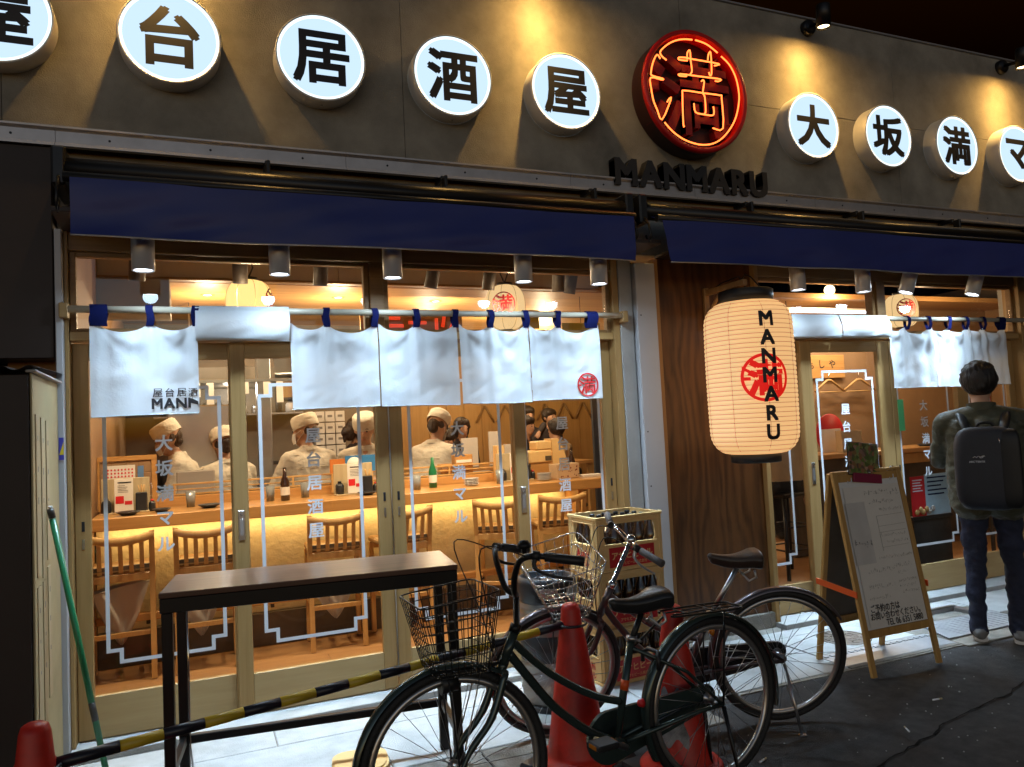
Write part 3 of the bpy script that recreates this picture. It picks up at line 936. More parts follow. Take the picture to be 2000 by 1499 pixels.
# ------------------------------------------------------------------ cloth curtains on poles
POLE_Y = -.085
class Cloth:
    def __init__(s, x0, x1, zb, loops, seed, amp=1.0, y=POLE_Y, flare=0.0, ztop=2.128):
        s.x0, s.x1, s.zb, s.loops, s.seed, s.amp, s.y, s.flare, s.zt = x0, x1, zb, sorted(loops), seed, amp, y, flare, ztop
    def sag(s, x):
        L = s.loops
        for i in range(len(L) - 1):
            if L[i] <= x <= L[i + 1]:
                t = (x - L[i]) / (L[i + 1] - L[i])
                return 4 * t * (1 - t) * min(.060, .20 * (L[i + 1] - L[i])), t, L[i + 1] - L[i]
        return 0.0, 0.0, .3
    def at(s, u, v):
        x = s.x0 + (s.x1 - s.x0) * u
        sg, t, w = s.sag(x)
        zt = s.zt - sg
        zb = s.zb + .010 * noise.noise(Vector((x * 3, s.seed, 0)))
        z = zt + (zb - zt) * v
        return Vector((x + s.flare * (u - .5) * v, s.y + s.dy(x, v), z))
    def dy(s, x, v):
        sg, t, w = s.sag(x)
        d = (s.zt - s.zb) * v
        r = math.sqrt(((t - .5) * 2) ** 2 * .6 + 1e-6)
        sw = d / max(w, .05)
        drape = math.sin(7.5 * (sw + .55 * (1 - r * r)) - .6) * math.exp(-1.7 * sw) * (1 - r ** 3) * .007
        folds = noise.noise(Vector((x * 7.5, v * .4, s.seed))) * .010 * (.25 + .75 * v)
        fine = noise.noise(Vector((x * 16 + v * 5, v * 9 + x * 4, s.seed + 3))) * .0022
        diag = noise.noise(Vector((x * 5 + v * 2.5, x * 2 - v * 3.5, s.seed + 8))) * .006 * min(1, v * 2)
        pl = min(t, 1 - t)
        pleat = -.016 * math.exp(-(pl / .13) ** 2) * math.exp(-1.3 * v) + .007 * math.exp(-((pl - .22) / .10) ** 2) * math.exp(-1.6 * v)
        hang = pleat - .012 * v + .010 * math.cos(2 * PI * t) * math.exp(-2 * v)
        # creases that fan out below each loop
        fan = 0.0
        for i, lx in enumerate(s.loops):
            dx = x - lx; dd = d + .012
            rr = math.hypot(dx, dd)
            if rr < .62:
                an = math.atan2(dx, dd)
                fan += (math.sin(an * (6.5 + 1.7 * math.sin(i * 2.3 + s.seed)) + i * 1.9 + s.seed) + .45 * math.sin(an * 14 + i + s.seed * 2)) * .030 * rr * math.exp(-rr / .17)
        return (drape * 1.1 + folds + fine + diag + hang + fan) * s.amp
    def yz(s, x, z):
        v = max(0, min(1, (s.zt - z) / (s.zt - s.zb)))
        return s.y + s.dy(x, v)
def pole(name, x0, x1, label, z=2.193):
    t = thing(name, label, 'pole', ((x0 + x1) / 2, POLE_Y, z))
    MB().tube([(x0, POLE_Y, z), (x1, POLE_Y, z)], .0185, 12).build('rod', M['rod'], t, world=True)
    for xx in (x0 + .012, x1 - .012):
        MB().bbox(xx - .02, xx + .02, -.105, -.03, z - .045, z + .03, .004).build('bracket', M['frame'], t, world=True)
M['rod'] = pm('pale_rod', (.52, .48, .38), .4, var=.08)
pole('curtain_pole', -.585, 2.662, 'pale pole carrying the long white shop curtain')
pole('curtain_pole', 4.02, 6.70, 'pale pole carrying the right bay curtains')
G1 = 'white shop curtain panels on the left pole'
G2 = 'white shop curtain panels on the right pole'
def curtain(c, label, group, loops, text=None, wide=()):
    t = thing('curtain', label, 'curtain', ((c.x0 + c.x1) / 2, POLE_Y, 2.19), group=group)
    b = MB(); b.grid(c.at, 56, 44); b.build('cloth', M['noren'], t, world=True)
    b = MB(); b.tube([c.at(i / 40, 1.0) for i in range(41)], .003, 5); b.build('hem', M['noren'], t, world=True)
    for lx in loops:
        w = .040 if lx in wide else .018
        b = MB()
        prof = [(POLE_Y - .004, 2.108), (POLE_Y - .022, 2.15), (POLE_Y - .024, 2.195), (POLE_Y - .014, 2.214), (POLE_Y, 2.219), (POLE_Y + .014, 2.214), (POLE_Y + .024, 2.195), (POLE_Y + .02, 2.15), (POLE_Y + .004, 2.108)]
        def lp(u, v, lx=lx, w=w):
            f = v * (len(prof) - 1); i = min(int(f), len(prof) - 2); q = f - i
            y = prof[i][0] * (1 - q) + prof[i + 1][0] * q; z = prof[i][1] * (1 - q) + prof[i + 1][1] * q
            return Vector((lx + (u - .5) * 2 * w + .004 * math.sin(z * 60 + lx * 9), y - .003 * (1 - v), z))
        b.grid(lp, 2, 16); b.build('loop', M['navyc'], t, world=True)
    if text: text(t)
    return t
c1 = Cloth(-.462, .040, 1.651, [-.44, -.185, .03], 1.0)
def t1(t):
    wp = lambda p: Vector((p.x, c1.yz(p.x, p.z) - .004, p.z))
    x = -.157
    for k, ch in enumerate('屋台居酒'):
        MB().text(ch, (x + k * (.0565 if k < 3 else .0555), 0, 1.762), (1, 0, 0), (0, 0, 1), .050 if k < 3 else .047, bold=.006, warp=wp).build('small_print', M['ink'], t, world=True)
    x = -.184
    for ch in 'MAN':
        g = text_geo(ch)[2]; w = (g[2] - g[0]) * .074
        MB().text(ch, (x + w / 2, 0, 1.706), (1, 0, 0), (0, 0, 1), .074, bold=.04, warp=wp).build('large_print', M['ink'], t, world=True); x += w + .009
    # the last letter is cut by the edge of the cloth
    b = MB()
    b.poly([(x, c1.yz(x, 1.70) - .004, 1.680), (x + .013, c1.yz(x, 1.70) - .004, 1.680), (x + .013, c1.yz(x, 1.70) - .004, 1.733), (x, c1.yz(x, 1.70) - .004, 1.733)], (0, -.0005, 0))
    b.poly([(x + .013, c1.yz(x, 1.7) - .0045, 1.733), (x + .013, c1.yz(x, 1.7) - .0045, 1.705), (.034, c1.yz(.034, 1.7) - .0045, 1.694), (.034, c1.yz(.034, 1.7) - .0045, 1.712)], (0, -.0005, 0))
    b.build('large_print', M['ink'], t, world=True)
curtain(c1, 'leftmost curtain panel printed with black lettering', G1, [-.42, -.185, .03], t1, wide=(-.42,))
c3 = Cloth(.512, .998, 1.655, [.52, .71, .985], 3.2)
curtain(c3, 'plain curtain panel right of the rolled up one', G1, [.71, .985])
c4 = Cloth(1.004, 1.478, 1.650, [1.01, 1.232, 1.47], 5.7)
curtain(c4, 'plain curtain panel in front of the middle mullion', G1, [1.232, 1.47])
c5 = Cloth(1.494, 1.948, 1.646, [1.50, 1.70, 1.935], 8.1, 1.15)
curtain(c5, 'plain curtain panel under the red stamped lantern', G1, [1.70, 1.935])
c6 = Cloth(1.953, 2.450, 1.652, [1.96, 2.155, 2.42], 9.9)
def ring_logo(b, cx, cz, r, wp, y=0, bold=.03, w=.12):
    n = 48
    for k in range(n):
        a0, a1 = 2 * PI * k / n, 2 * PI * (k + 1) / n
        q = [(r, a0), (r, a1), (r * (1 - w), a1), (r * (1 - w), a0)]
        b._add([wp(Vector((cx + rr * math.cos(a), y, cz + rr * math.sin(a)))) for rr, a in q], [(3, 2, 1, 0)])
    b.text('満', (cx + r * .02, y, cz), (1, 0, 0), (0, 0, 1), r * 1.52, bold=bold, warp=wp)
    for (xa, za, xb, zb) in ((-.93, .42, -.62, .25), (-.98, -.02, -.60, -.04)):
        b._add([wp(Vector((cx + xa * r, y, cz + (za + .07) * r))), wp(Vector((cx + xa * r, y, cz + (za - .07) * r))), wp(Vector((cx + xb * r, y, cz + (zb - .07) * r))), wp(Vector((cx + xb * r, y, cz + (zb + .07) * r)))], [(0, 1, 2, 3)])
def t6(t):
    wp = lambda p: Vector((p.x, c6.yz(p.x, p.z) - .004, p.z))
    b = MB(); ring_logo(b, 2.345, 1.742, .076, wp, bold=.02); b.build('red_stamp', M['red'], t, world=True)
curtain(c6, 'curtain panel with a red round stamp at its corner', G1, [2.155, 2.40], t6, wide=(2.40,))
# panel thrown back over the pole
def rolled(x0, x1, zb, label, group, seed, notch=None):
    t = thing('rolled_curtain', label, 'curtain', ((x0 + x1) / 2, POLE_Y, 2.19), group=group)
    def fn(u, v):
        x = x0 + (x1 - x0) * u
        n1 = noise.noise(Vector((x * 4, v * 1.5, seed))); n2 = noise.noise(Vector((x * 9 + v * 3, v * 4, seed + 2)))
        if v < .25:                       # behind and over the pole
            a = v / .25 * PI
            return Vector((x, POLE_Y + .024 * math.cos(a), 2.193 + .026 * math.sin(a)))
        if v < .85:
            q = (v - .25) / .6
            zz = 2.193 + (zb - 2.193) * q
            pinch = .018 * math.exp(-((u - .93) / .08) ** 2) * q
            return Vector((x + .008 * q * n2, POLE_Y - .024 - .026 * math.sin(PI * q * .9) - .014 * n1 * q - .010 * n2 * q + .02 * pinch, zz + .010 * n1 * q))
        q = (v - .85) / .15
        return Vector((x, POLE_Y - .026 + .05 * q - .010 * n1, zb + .010 * n1 + .030 * q - .012 * math.sin(PI * q)))
    b = MB(); b.grid(fn, 60, 48); b.build('cloth', M['noren'], t, world=True)
    return t
rolled(.030, .508, 2.030, 'white curtain panel thrown back over the pole above the doorway', G1, 4.4)
rolled(4.03, 4.50, 2.040, 'white curtain rolled up beside the big lantern', G2, 6.1)
rolled(4.515, 5.01, 2.045, 'white curtain rolled up above the sandwich board', G2, 7.9)
d1 = Cloth(5.02, 5.500, 1.650, [5.03, 5.205, 5.49], 12.1, 1.35)
curtain(d1, 'bright curtain panel next to the rolled up ones', G2, [5.235, 5.47])
d2 = Cloth(5.505, 5.93, 1.650, [5.51, 5.70, 5.92], 13.7, 1.35)
curtain(d2, 'bright curtain panel behind the pedestrian head', G2, [5.70, 5.905])
d3 = Cloth(5.935, 6.375, 1.650, [5.94, 6.12, 6.36], 15.3, 1.3)
curtain(d3, 'last curtain panel at the right end of its pole', G2, [6.115, 6.335], wide=(6.335,))

# ------------------------------------------------------------------ big paper lantern on its bracket
LX, LY = 3.372, -.425
t = thing('lantern_bracket', 'wooden arm fixed to the stained panel carrying the big lantern', 'bracket', (3.355, -.02, 2.14))
MB().bbox(3.335, 3.375, -.050, -.021, 2.12, 2.40, .004).build('wall_plate', M['plyedge'], t, world=True)
MB().bbox(3.338, 3.372, -.455, -.051, 2.345, 2.385, .004).build('arm', M['plyedge'], t, world=True)
MB().tube([(3.355, -.055, 2.22), (3.355, -.20, 2.343)], .014, 6).build('brace', M['plyedge'], t, world=True)
MB().tube([(3.36, -.05, 2.36), (3.38, -.18, 2.41), (3.38, -.36, 2.42), (3.372, -.43, 2.36), (LX, LY, 2.30)], .005, 6).build('cable', M['blackp'], t, world=True)
t = thing('paper_lantern', 'big cream paper lantern with black MANMARU lettering', 'lantern', (LX, LY, 1.19))
lp = bpy.data.materials.new('lantern_paper'); lp.use_nodes = True
nt = lp.node_tree; nt.nodes.remove(nt.nodes['Principled BSDF'])
dd = nt.nodes.new('ShaderNodeBsdfDiffuse'); dd.inputs[0].default_value = (.62, .50, .36, 1)
ee = nt.nodes.new('ShaderNodeEmission'); ee.inputs[0].default_value = (1.0, .54, .21, 1); ee.inputs[1].default_value = .80
aa = nt.nodes.new('ShaderNodeAddShader')
nt.links.new(dd.outputs[0], aa.inputs[0]); nt.links.new(ee.outputs[0], aa.inputs[1]); nt.links.new(aa.outputs[0], nt.nodes['Material Output'].inputs[0])
LH0, LH1, LR = 1.245, 2.235, .283
def lrad(z):
    q = (z - LH0) / (LH1 - LH0)
    e = min(q, 1 - q)
    c = .155
    rr = LR * (1.0 - .03 * (abs(q - .5) * 2) ** 2)
    if e < c:
        s = 1 - e / c
        return .150 + (rr - .150) * math.sqrt(max(0, 1 - s ** 2.3))
    return rr
NR = 34
prof = []
for k in range(NR * 4 + 1):
    z = LH0 + (LH1 - LH0) * k / (NR * 4)
    prof.append((lrad(z) - .0045 * (1 - abs(math.sin(PI * k / 4))) * 1.0 + .0015, z - 1.19))
b = MB(); b.lathe(prof, 64); b.build('paper_shade', lp, t)
M['ribl'] = pm('lantern_rib', (.16, .10, .05), .7, var=0)
b = MB()
for k in range(1, NR):
    z = LH0 + (LH1 - LH0) * k / NR
    r = lrad(z) - .0028
    b.tube([(r * math.cos(a * PI / 24), r * math.sin(a * PI / 24), z - 1.19) for a in range(48)], .0017, 4, True)
b.build('rib_rings', M['ribl'], t)
b = MB()
for a in range(8):
    an = a * PI / 4 + .45
    b.tube([((lrad(LH0 + (LH1 - LH0) * k / 40) + .0006) * math.cos(an), (lrad(LH0 + (LH1 - LH0) * k / 40) + .0006) * math.sin(an), LH0 + (LH1 - LH0) * k / 40 - 1.19) for k in range(41)], .0011, 4)
b.build('paper_seams', M['ribl'], t)
b = MB(); b.lathe([(.135, LH1 - 1.20), (.172, LH1 - 1.195), (.176, LH1 - 1.12), (.168, LH1 - 1.115), (.15, LH1 - 1.125), (.02, LH1 - 1.125)], 40); b.build('top_hoop', M['blackp'], t)
b = MB(); b.lathe([(.02, LH0 - 1.24), (.15, LH0 - 1.245), (.158, LH0 - 1.24), (.158, LH0 - 1.185), (.135, LH0 - 1.18)], 40); b.build('bottom_hoop', M['blackp'], t)
MB().tube([(.0, .16, LH1 - 1.12), (.02, .06, LH1 - 1.03), (.01, 0, LH1 - 1.005), (0, -.06, LH1 - 1.03), (-.01, -.16, LH1 - 1.12)], .005, 6).build('hanger', M['black'], t)
TA = math.atan2(-.933, -.36)              # where on the shade the lettering faces
def lwarp(p, off=.0035):
    z = p.z
    r = lrad(min(max(z, LH0 + .01), LH1 - .01)) + off
    a = TA + p.x / LR
    return Vector((LX + r * math.cos(a), LY + r * math.sin(a), z))
b = MB()
ring_logo(b, -.005, 1.725, .150, lambda p: lwarp(p, .0030), bold=.045, w=.13)
M['redlit'] = pm('lit_red_print', (.60, .012, .012), .6, var=0, emit=(.90, .012, .006), es=.62)
b.build('red_stamp', M['redlit'], t, world=True)
for k, ch in enumerate('MANMARU'):
    MB().text(ch, (.022, 0, 2.092 - k * .1175), (1, 0, 0), (0, 0, 1), .128, bold=.048, warp=lambda p: lwarp(p, .0055)).build('letter', M['ink'], t, world=True)
# ------------------------------------------------------------------ room shell
b = MB(); b.box(-.70, 10.2, .10, 8.2, -.10, .025)
struct('floor', b, M['floor'])
for i in range(9):
    MB().bbox(-.69 + i * 1.2, .505 + i * 1.2, .11, .385, .0, .030 + (i % 2) * .001, .001).build('floor_board', M['floor'], bpy.data.objects['floor'])
    MB().bbox(-.99 + i * 1.2, .205 + i * 1.2, .387, .665, .0, .031, .001).build('floor_board', M['floor'], bpy.data.objects['floor'])
    MB().bbox(-.39 + i * 1.2, .805 + i * 1.2, .667, .945, .0, .030, .001).build('floor_board', M['floor'], bpy.data.objects['floor'])
b = MB(); b.box(-.70, 10.2, .10, 1.90, 3.02, 3.10); struct('ceiling', b, M['greyw'])
b = MB(); b.box(-.85, -.62, .12, 8.2, 0, 3.1); struct('wall_left', b, M['bwall'])
b = MB(); b.box(10.0, 10.2, .12, 8.2, 0, 3.1); struct('wall_right', b, M['bwall'])
b = MB(); b.box(-.7, 10.2, 8.0, 8.2, 0, 3.1); struct('wall_back', b, M['inwall'])
b = MB(); b.box(-.62, 1.92, 4.30, 4.42, 0, 2.9); struct('kitchen_wall', b, M['kwall'])
bh = thing('bulkhead', None, None, (1.5, 1.9, 2.75)); bh['kind'] = 'structure'
for (x0, x1) in ((-.62, .42), (.42, 1.15), (1.15, 1.92), (1.92, 2.75), (2.75, 3.6)):
    MB().bbox(x0 + .002, x1 - .002, 1.90, 1.96, 2.765, 3.02, .002).build('board', M['greyw'], bh, world=True)
MB().bbox(-.62, 3.6, 1.885, 1.98, 2.745, 2.764, .003).build('edge_strip', M['header'], bh, world=True)
MB().bbox(-.62, -.13, 1.84, 2.4, 2.50, 2.742, .004).build('duct_box', M['kwall'], bh, world=True)
sf = thing('soffit_ceiling', None, None, (1.5, 3.2, 2.75)); sf['kind'] = 'structure'
for i in range(16):
    MB().bbox(-.62, 10.0, 1.99 + i * .38, 2.366 + i * .38, 2.742 + .001 * (i % 3), 2.80, .004).build('plank', M['soffit'], sf, world=True)
b = MB(); b.box(3.6, 10.0, .11, 1.99, 2.90, 3.0); struct('ceiling_right', b, M['bwall'])
# divider between the two rooms and the brown wall of the right room
b = MB(); b.box(3.42, 3.56, .12, 1.2, 0, 3.0); struct('room_divider', b, M['bwall'])
b = MB(); b.box(5.6, 10.0, 2.62, 2.72, 0, 2.742); struct('wall_room', b, M['bwall'])
tp = thing('folding_partition', 'dark slate partition screen standing in the back of the room', 'partition', (4.4, 3.6, .03))
for i in range(3):
    MB().bbox(-.02 + i * .36, .335 + i * .36, -.02, .02, 0, 1.95, .004).build('leaf', pm('slate', (.035, .045, .06), .5, var=.1) if i == 0 else bpy.data.materials['slate'], tp)

# ------------------------------------------------------------------ counter
ct = thing('bar_counter', 'long wooden bar counter with a glowing plaster front', 'counter', (1.1, 1.45, .03))
def K(nm, mb, m, t=None): return mb.build(nm, m, t or ct, world=True)
K('worktop', MB().bbox(-.61, 3.30, 1.15, 1.74, .958, 1.040, .006), M['counter'])
K('back_ledge', MB().bbox(-.61, 2.50, 1.745, 1.93, .96, 1.108, .005), M['counter'])
K('front_panel', MB().bbox(-.61, 2.90, 1.44, 1.50, .26, .955, .003), M['plaster'])
K('base_panel', MB().bbox(-.61, 2.90, 1.41, 1.49, .026, .258, .003), M['dkpanel'])
K('end_panel', MB().bbox(2.905, 2.95, 1.20, 1.74, .026, .955, .003), M['counter'])
K('foot_rail', MB().bbox(-.61, 2.90, 1.30, 1.36, .335, .385, .006), M['counter'])
for x in (-.3, .5, 1.3, 2.1, 2.8):
    K('rail_bracket', MB().bbox(x - .012, x + .012, 1.355, 1.41, .30, .36, .002), M['black'])
M['led'] = emi('led_strip', (1.0, .60, .20), 6.0)
K('led_strip', MB().box(-.58, 2.88, 1.36, 1.372, .945, .953), M['led'])
arealight('counter_glow', (1.15, 1.365, .94), (1.15, 1.46, .55), 8, 3.4, .03, (1.0, .66, .26), ct)
# chilled show case with wooden rails
sc = thing('show_case', 'low glass show case with pale rails on the counter ledge', 'show case', (1.2, 1.86, 1.108))
for (z0, z1, y) in ((1.112, 1.124, 1.80), (1.150, 1.158, 1.80), (1.186, 1.200, 1.80)):
    K('rail', MB().bbox(-.14, 2.42, y - .008, y + .008, z0, z1, .002), M['chairw'], sc)
for x in (-.13, .30, .72, 1.15, 1.58, 2.0, 2.41):
    K('upright', MB().bbox(x - .008, x + .008, 1.793, 1.807, 1.108, 1.198, .002), M['chairw'], sc)
K('glass_front', MB().box(-.13, 2.41, 1.812, 1.815, 1.11, 1.19), M['glass'], sc)
K('tray', MB().bbox(-.12, 2.40, 1.82, 1.92, 1.109, 1.125, .002), M['steel'], sc)

# ------------------------------------------------------------------ counter chairs
def make_chair():
    t = thing('counter_chair', 'x', 'chair', (0, 0, .031), group='slat back chairs along the bar counter')
    w, d = .178, .36            # back at y=0, seat runs to +y
    for s in (-1, 1):
        b = MB(); b.poly([(s * w - .016, .015, 0), (s * w + .016, .015, 0), (s * w + .016, .045, .66), (s * w - .016, .045, .66)], (0, .034, 0)); b.build('leg', M['chairw'], t)
        b = MB(); b.bbox(s * w - .016, s * w + .016, d - .03, d + .004, 0, .66, .003); b.build('leg', M['chairw'], t)
        b = MB()
        b.poly([(s * w - .016, .040, .66), (s * w - .016, .074, .66), (s * w - .016, .020, .925), (s * w - .016, -.010, .925)], (.032, 0, 0)); b.build('back_post', M['chairw'], t)
        MB().bbox(s * w - .010, s * w + .010, .05, d - .03, .30, .33, .002).build('side_stretcher', M['chairw'], t)
    MB().bbox(-w, w, .045, .070, .615, .662, .003).build('rear_rail', M['chairw'], t)
    MB().bbox(-w, w, d - .022, d, .615, .655, .003).build('front_rail', M['chairw'], t)
    MB().bbox(-w + .017, w - .017, .05, .075, .27, .30, .002).build('rear_stretcher', M['chairw'], t)
    b = MB(); b.bbox(-w - .016, w + .016, .078, d + .012, .664, .705, .012); b.build('seat', M['cork'], t)
    def rail(u, v):
        x = -w - .016 + (2 * w + .032) * u
        c = 1 - (2 * u - 1) ** 2
        a = v * 2 * PI
        return Vector((x, .002 - .030 * c + .013 * math.cos(a), .905 - .032 * c + .026 * math.sin(a)))
    b = MB(); b.grid(rail, 16, 8); b.build('top_rail', M['chairw'], t)
    for k in range(5):
        u = (k + .5) / 5 * .84 + .08
        x = -w + 2 * w * u
        c = 1 - (2 * u - 1) ** 2
        yt = -.028 * c + .004
        b = MB(); b.poly([(x - .013, .052, .665), (x + .013, .052, .665), (x + .013, yt, .888 - .03 * c), (x - .013, yt, .888 - .03 * c)], (0, .014, 0)); b.build('slat', M['chairw'], t)
    MB().bbox(-w + .016, w - .016, .043, .060, .690, .716, .002).build('low_rail', M['dkpanel'], t)
    return t
ch0 = make_chair()
CH = [(-.43, .985, 2, 'leftmost chair at the bar, cut by the door stile'), (.065, .99, -1, 'second chair at the bar under the white katakana letters'),
      (.905, .995, -3, 'chair turned a little at the bar behind the second glass door'), (1.41, 1.0, 3, 'chair at the bar behind the middle door stiles'),
      (2.12, 1.02, -28, 'chair turned sideways at the bar behind the handlebar'), (2.66, 1.0, -10, 'last chair at the bar end near the beer crates')]
for i, (x, y, a, lab) in enumerate(CH):
    o = ch0 if i == 0 else copy_tree(ch0)
    o.location = (x, y, .031); o.rotation_euler = (0, 0, R(a)); o['label'] = lab
# cloth bags slung under the first three seats
for i, (x, z0, z1, r, lab) in enumerate(((-.44, .60, .24, 16, 'pale cloth basket slung under the leftmost bar chair'), (.03, .56, .23, -4, 'pale cloth basket slung under the second bar chair'),
                                     (.90, .50, .22, 5, 'pale cloth basket slung under the chair behind the second door'))):
    t = thing('seat_basket', lab, 'basket', (x, 1.10, z1), R(r), group='cloth baskets under the bar chairs')
    h = z0 - z1
    def bag(u, v, h=h):
        q = 2 * u - 1
        wd = .165 * (v ** .8) + .004
        return Vector((q * wd, .05 * math.cos(q * 1.3) - .02 + .012 * math.sin(u * 9 + v * 4), h * v + .02 * q * v))
    b = MB(); b.grid(bag, 16, 12); b.build('pouch', M['bagw'], t)
    b = MB(); b.grid(lambda u, v: bag(u, v) + Vector((0, .12 * v, 0)), 16, 12); b.build('pouch_back', M['bagw'], t)
    MB().tube([bag(0, 1), bag(.5, 1), bag(1, 1)], .006, 6).build('strap', M['bagw'], t)

# ------------------------------------------------------------------ what stands on the counter
def card_print(b, w, h, y, z0, seed):
    rr = random.Random(seed)
    b.box(-w * .38, w * .38, y - .0008, y, z0 + h * .88, z0 + h * .92)
    for k in range(5):
        z = z0 + h * (.80 - k * .05)
        b.box(-w * .38, -w * .38 + w * rr.uniform(.3, .75), y - .0006, y, z, z + h * .012)
def condiment(x, y, lab, seed, short):
    t = thing('menu_stand', lab, 'menu stand', (x, y, 1.041), R(random.uniform(-6, 6)), group='menu stands on the bar counter')
    MB().bbox(-.15, .15, .04, .055, 0, .235, .003).build('back_board', M['tagw'], t)
    MB().bbox(-.15, .15, -.05, .055, 0, .010, .002).build('tray', M['tagw'], t)
    MB().bbox(-.062, .052, -.052, -.046, .012, .235, .001).build('card', M['paper'], t)
    b = MB(); card_print(b, .11, .22, -.0525, .012, seed); b.build('card_print', M['ink'], t)
    MB().box(-.055, -.005, -.0535, -.0525, .07, .12).build('red_picture', M['red'], t)
    MB().box(.0, .045, -.0535, -.0525, .06, .085).build('red_picture', M['red'], t)
    for (nm, xx, yy, r, h, m) in (('sauce_pot', -.115, -.01, .032, .085, 'kegbk'), ('chopstick_box', .10, 0, .036, .125, 'kegbk'), ('soy_bottle', .165, .01, .022, .07, 'kegbk')):
        s = thing(nm, {'sauce_pot': 'black sauce pot at the left in the ', 'chopstick_box': 'tall black chopstick holder in the ', 'soy_bottle': 'small soy sauce bottle beside the '}[nm] + short, nm.replace('_', ' '),
                  (x + xx, y + yy, 1.051 if xx < .15 else 1.041))
        b = MB()
        if nm == 'chopstick_box': b.bbox(-r, r, -r * .8, r * .8, 0, h, .006)
        else: b.lathe([(.0005, 0), (r * .9, 0), (r, h * .2), (r, h * .75), (r * .7, h * .95), (.0005, h)], 18)
        b.build('body', M[m], s)
        b = MB()
        if nm == 'chopstick_box':
            for k in range(6): b.tube([(random.uniform(-.02, .02), random.uniform(-.01, .01), h * .6), (random.uniform(-.026, .026), random.uniform(-.016, .016), h + .05)], .003, 5)
            b.build('chopsticks', M['chairw'], s)
        else:
            b.lathe([(.0005, h * .97), (r * .45, h * .97), (r * .45, h * 1.15), (.0005, h * 1.15)], 12); b.build('lid', M['red'] if nm == 'soy_bottle' else M['black'], s)
    return t
condiment(-.43, 1.46, 'menu stand with a red picture card at the left end of the bar', 3, 'leftmost menu stand')
condiment(1.14, 1.50, 'menu stand with a drinks card before the third cook', 5, 'menu stand with the drinks card')
condiment(2.50, 1.55, 'menu stand by the third door stile', 9, 'menu stand by the third stile')
def plate(x, y, r, lab, m='kegbk', z=1.041):
    t = thing('small_plate', lab, 'plate', (x, y, z), group='small dark plates on the bar')
    MB().lathe([(.0005, .004), (r * .5, .003), (r * .55, 0), (r * .6, .004), (r, .022), (r * .97, .025), (r * .55, .010), (.0005, .009)], 26).build('dish', M[m], t)
for a in ((-.40, 1.27, .075, 'dark plate in front of the leftmost menu stand'), (-.20, 1.30, .058, 'small dark plate just right of the leftmost menu stand'),
          (.10, 1.36, .078, 'dark plate with food scraps alone on the bar'), (.30, 1.38, .058, 'dark plate behind the first door stile'),
          (1.20, 1.34, .072, 'dark plate with a white rim before the drinks card')):
    plate(*a)
# left end menu frame
t = thing('tile_screen', 'wooden framed tile screen with a pinned menu at the left end of the bar', 'screen', (-.44, 1.70, 1.041))
for (x0, x1, z0, z1) in ((-.18, .20, .35, .385), (.165, .20, 0, .35), (-.18, -.165, 0, .35)):
    MB().bbox(x0, x1, -.018, .018, z0, z1, .003).build('frame_bar', M['counter'], t)
for i in range(4):
    for j in range(4):
        MB().bbox(-.163 + i * .082, -.083 + i * .082, -.004, .006, .008 + j * .085, .091 + j * .085, .002).build('tile', M['bwall'], t)
MB().bbox(-.13, .06, -.012, -.008, .22, .32, .001).build('menu_sheet', M['paper'], t)
b = MB()
for i in range(8):
    for j in range(3): b.box(-.118 + i * .022, -.108 + i * .022, -.0135, -.012, .235 + j * .024, .247 + j * .024)
b.build('menu_print', M['red'], t)
MB().bbox(.075, .115, -.012, -.008, .22, .31, .001).build('blue_card', pm('blue_card', (.10, .22, .45), .5, var=.05), t)
# orange and blue beer card
t = thing('beer_card', 'orange and blue beer card behind the drinks card', 'card', (1.16, 1.70, 1.041))
MB().bbox(-.17, -.05, -.004, .004, .16, .27, .001).build('orange_half', pm('card_orange', (.55, .17, .03), .5, var=.05), t)
MB().bbox(-.049, .19, -.004, .004, .16, .29, .001).build('blue_half', pm('card_blue', (.03, .18, .42), .5, var=.05), t)
MB().lathe([(.0005, 0), (.055, 0), (.055, .004), (.0005, .004)], 26, Matrix.Translation((.02, -.004, .225)) @ Matrix.Rotation(PI / 2, 4, 'X')).build('round_badge', M['paper'], t)
MB().bbox(-.16, .17, -.002, .02, 0, .16, .002).build('stand', M['chairw'], t)
# white machine and spotted box at the right end of the bar
t = thing('ticket_printer', 'stepped cream till printer at the right end of the bar', 'printer', (2.86, 1.62, 1.041))
b = MB(); b.bbox(-.20, .02, -.02, .16, .13, .24, .012); b.build('lower_body', M['crate'], t)
b = MB(); b.bbox(-.12, .04, .0, .16, .24, .32, .012); b.build('upper_body', M['crate'], t)
b = MB(); b.poly([(.02, -.02, .10), (.02, -.02, .335), (.08, -.02, .335), (.13, -.02, .24), (.17, -.02, .10)], (0, .16, 0)); b.build('sloped_side', M['crate'], t)
MB().bbox(-.05, .01, -.024, -.018, .15, .19, .001).build('slot', M['dkpanel'], t)
MB().bbox(-.20, .17, -.01, .16, 0, .128, .004).build('shelf', M['counter'], t)
t = thing('spotted_box', 'pale paper box with dark spots on the bar end', 'box', (2.90, 1.42, 1.041), R(8))
MB().bbox(-.12, .11, -.06, .06, 0, .125, .003).build('carton', pm('peach_box', (.62, .44, .27), .6, var=.05), t)
b = MB(); rr = random.Random(4)
for k in range(22):
    cx, cz, r = rr.uniform(-.11, .10), rr.uniform(.01, .115), rr.uniform(.004, .008)
    b._add([(cx + r * math.cos(a * PI / 4), -.0612, cz + r * math.sin(a * PI / 4)) for a in range(8)], [tuple(range(8))])
b.build('spots', pm('spot_print', (.20, .03, .015), .6, var=0), t)
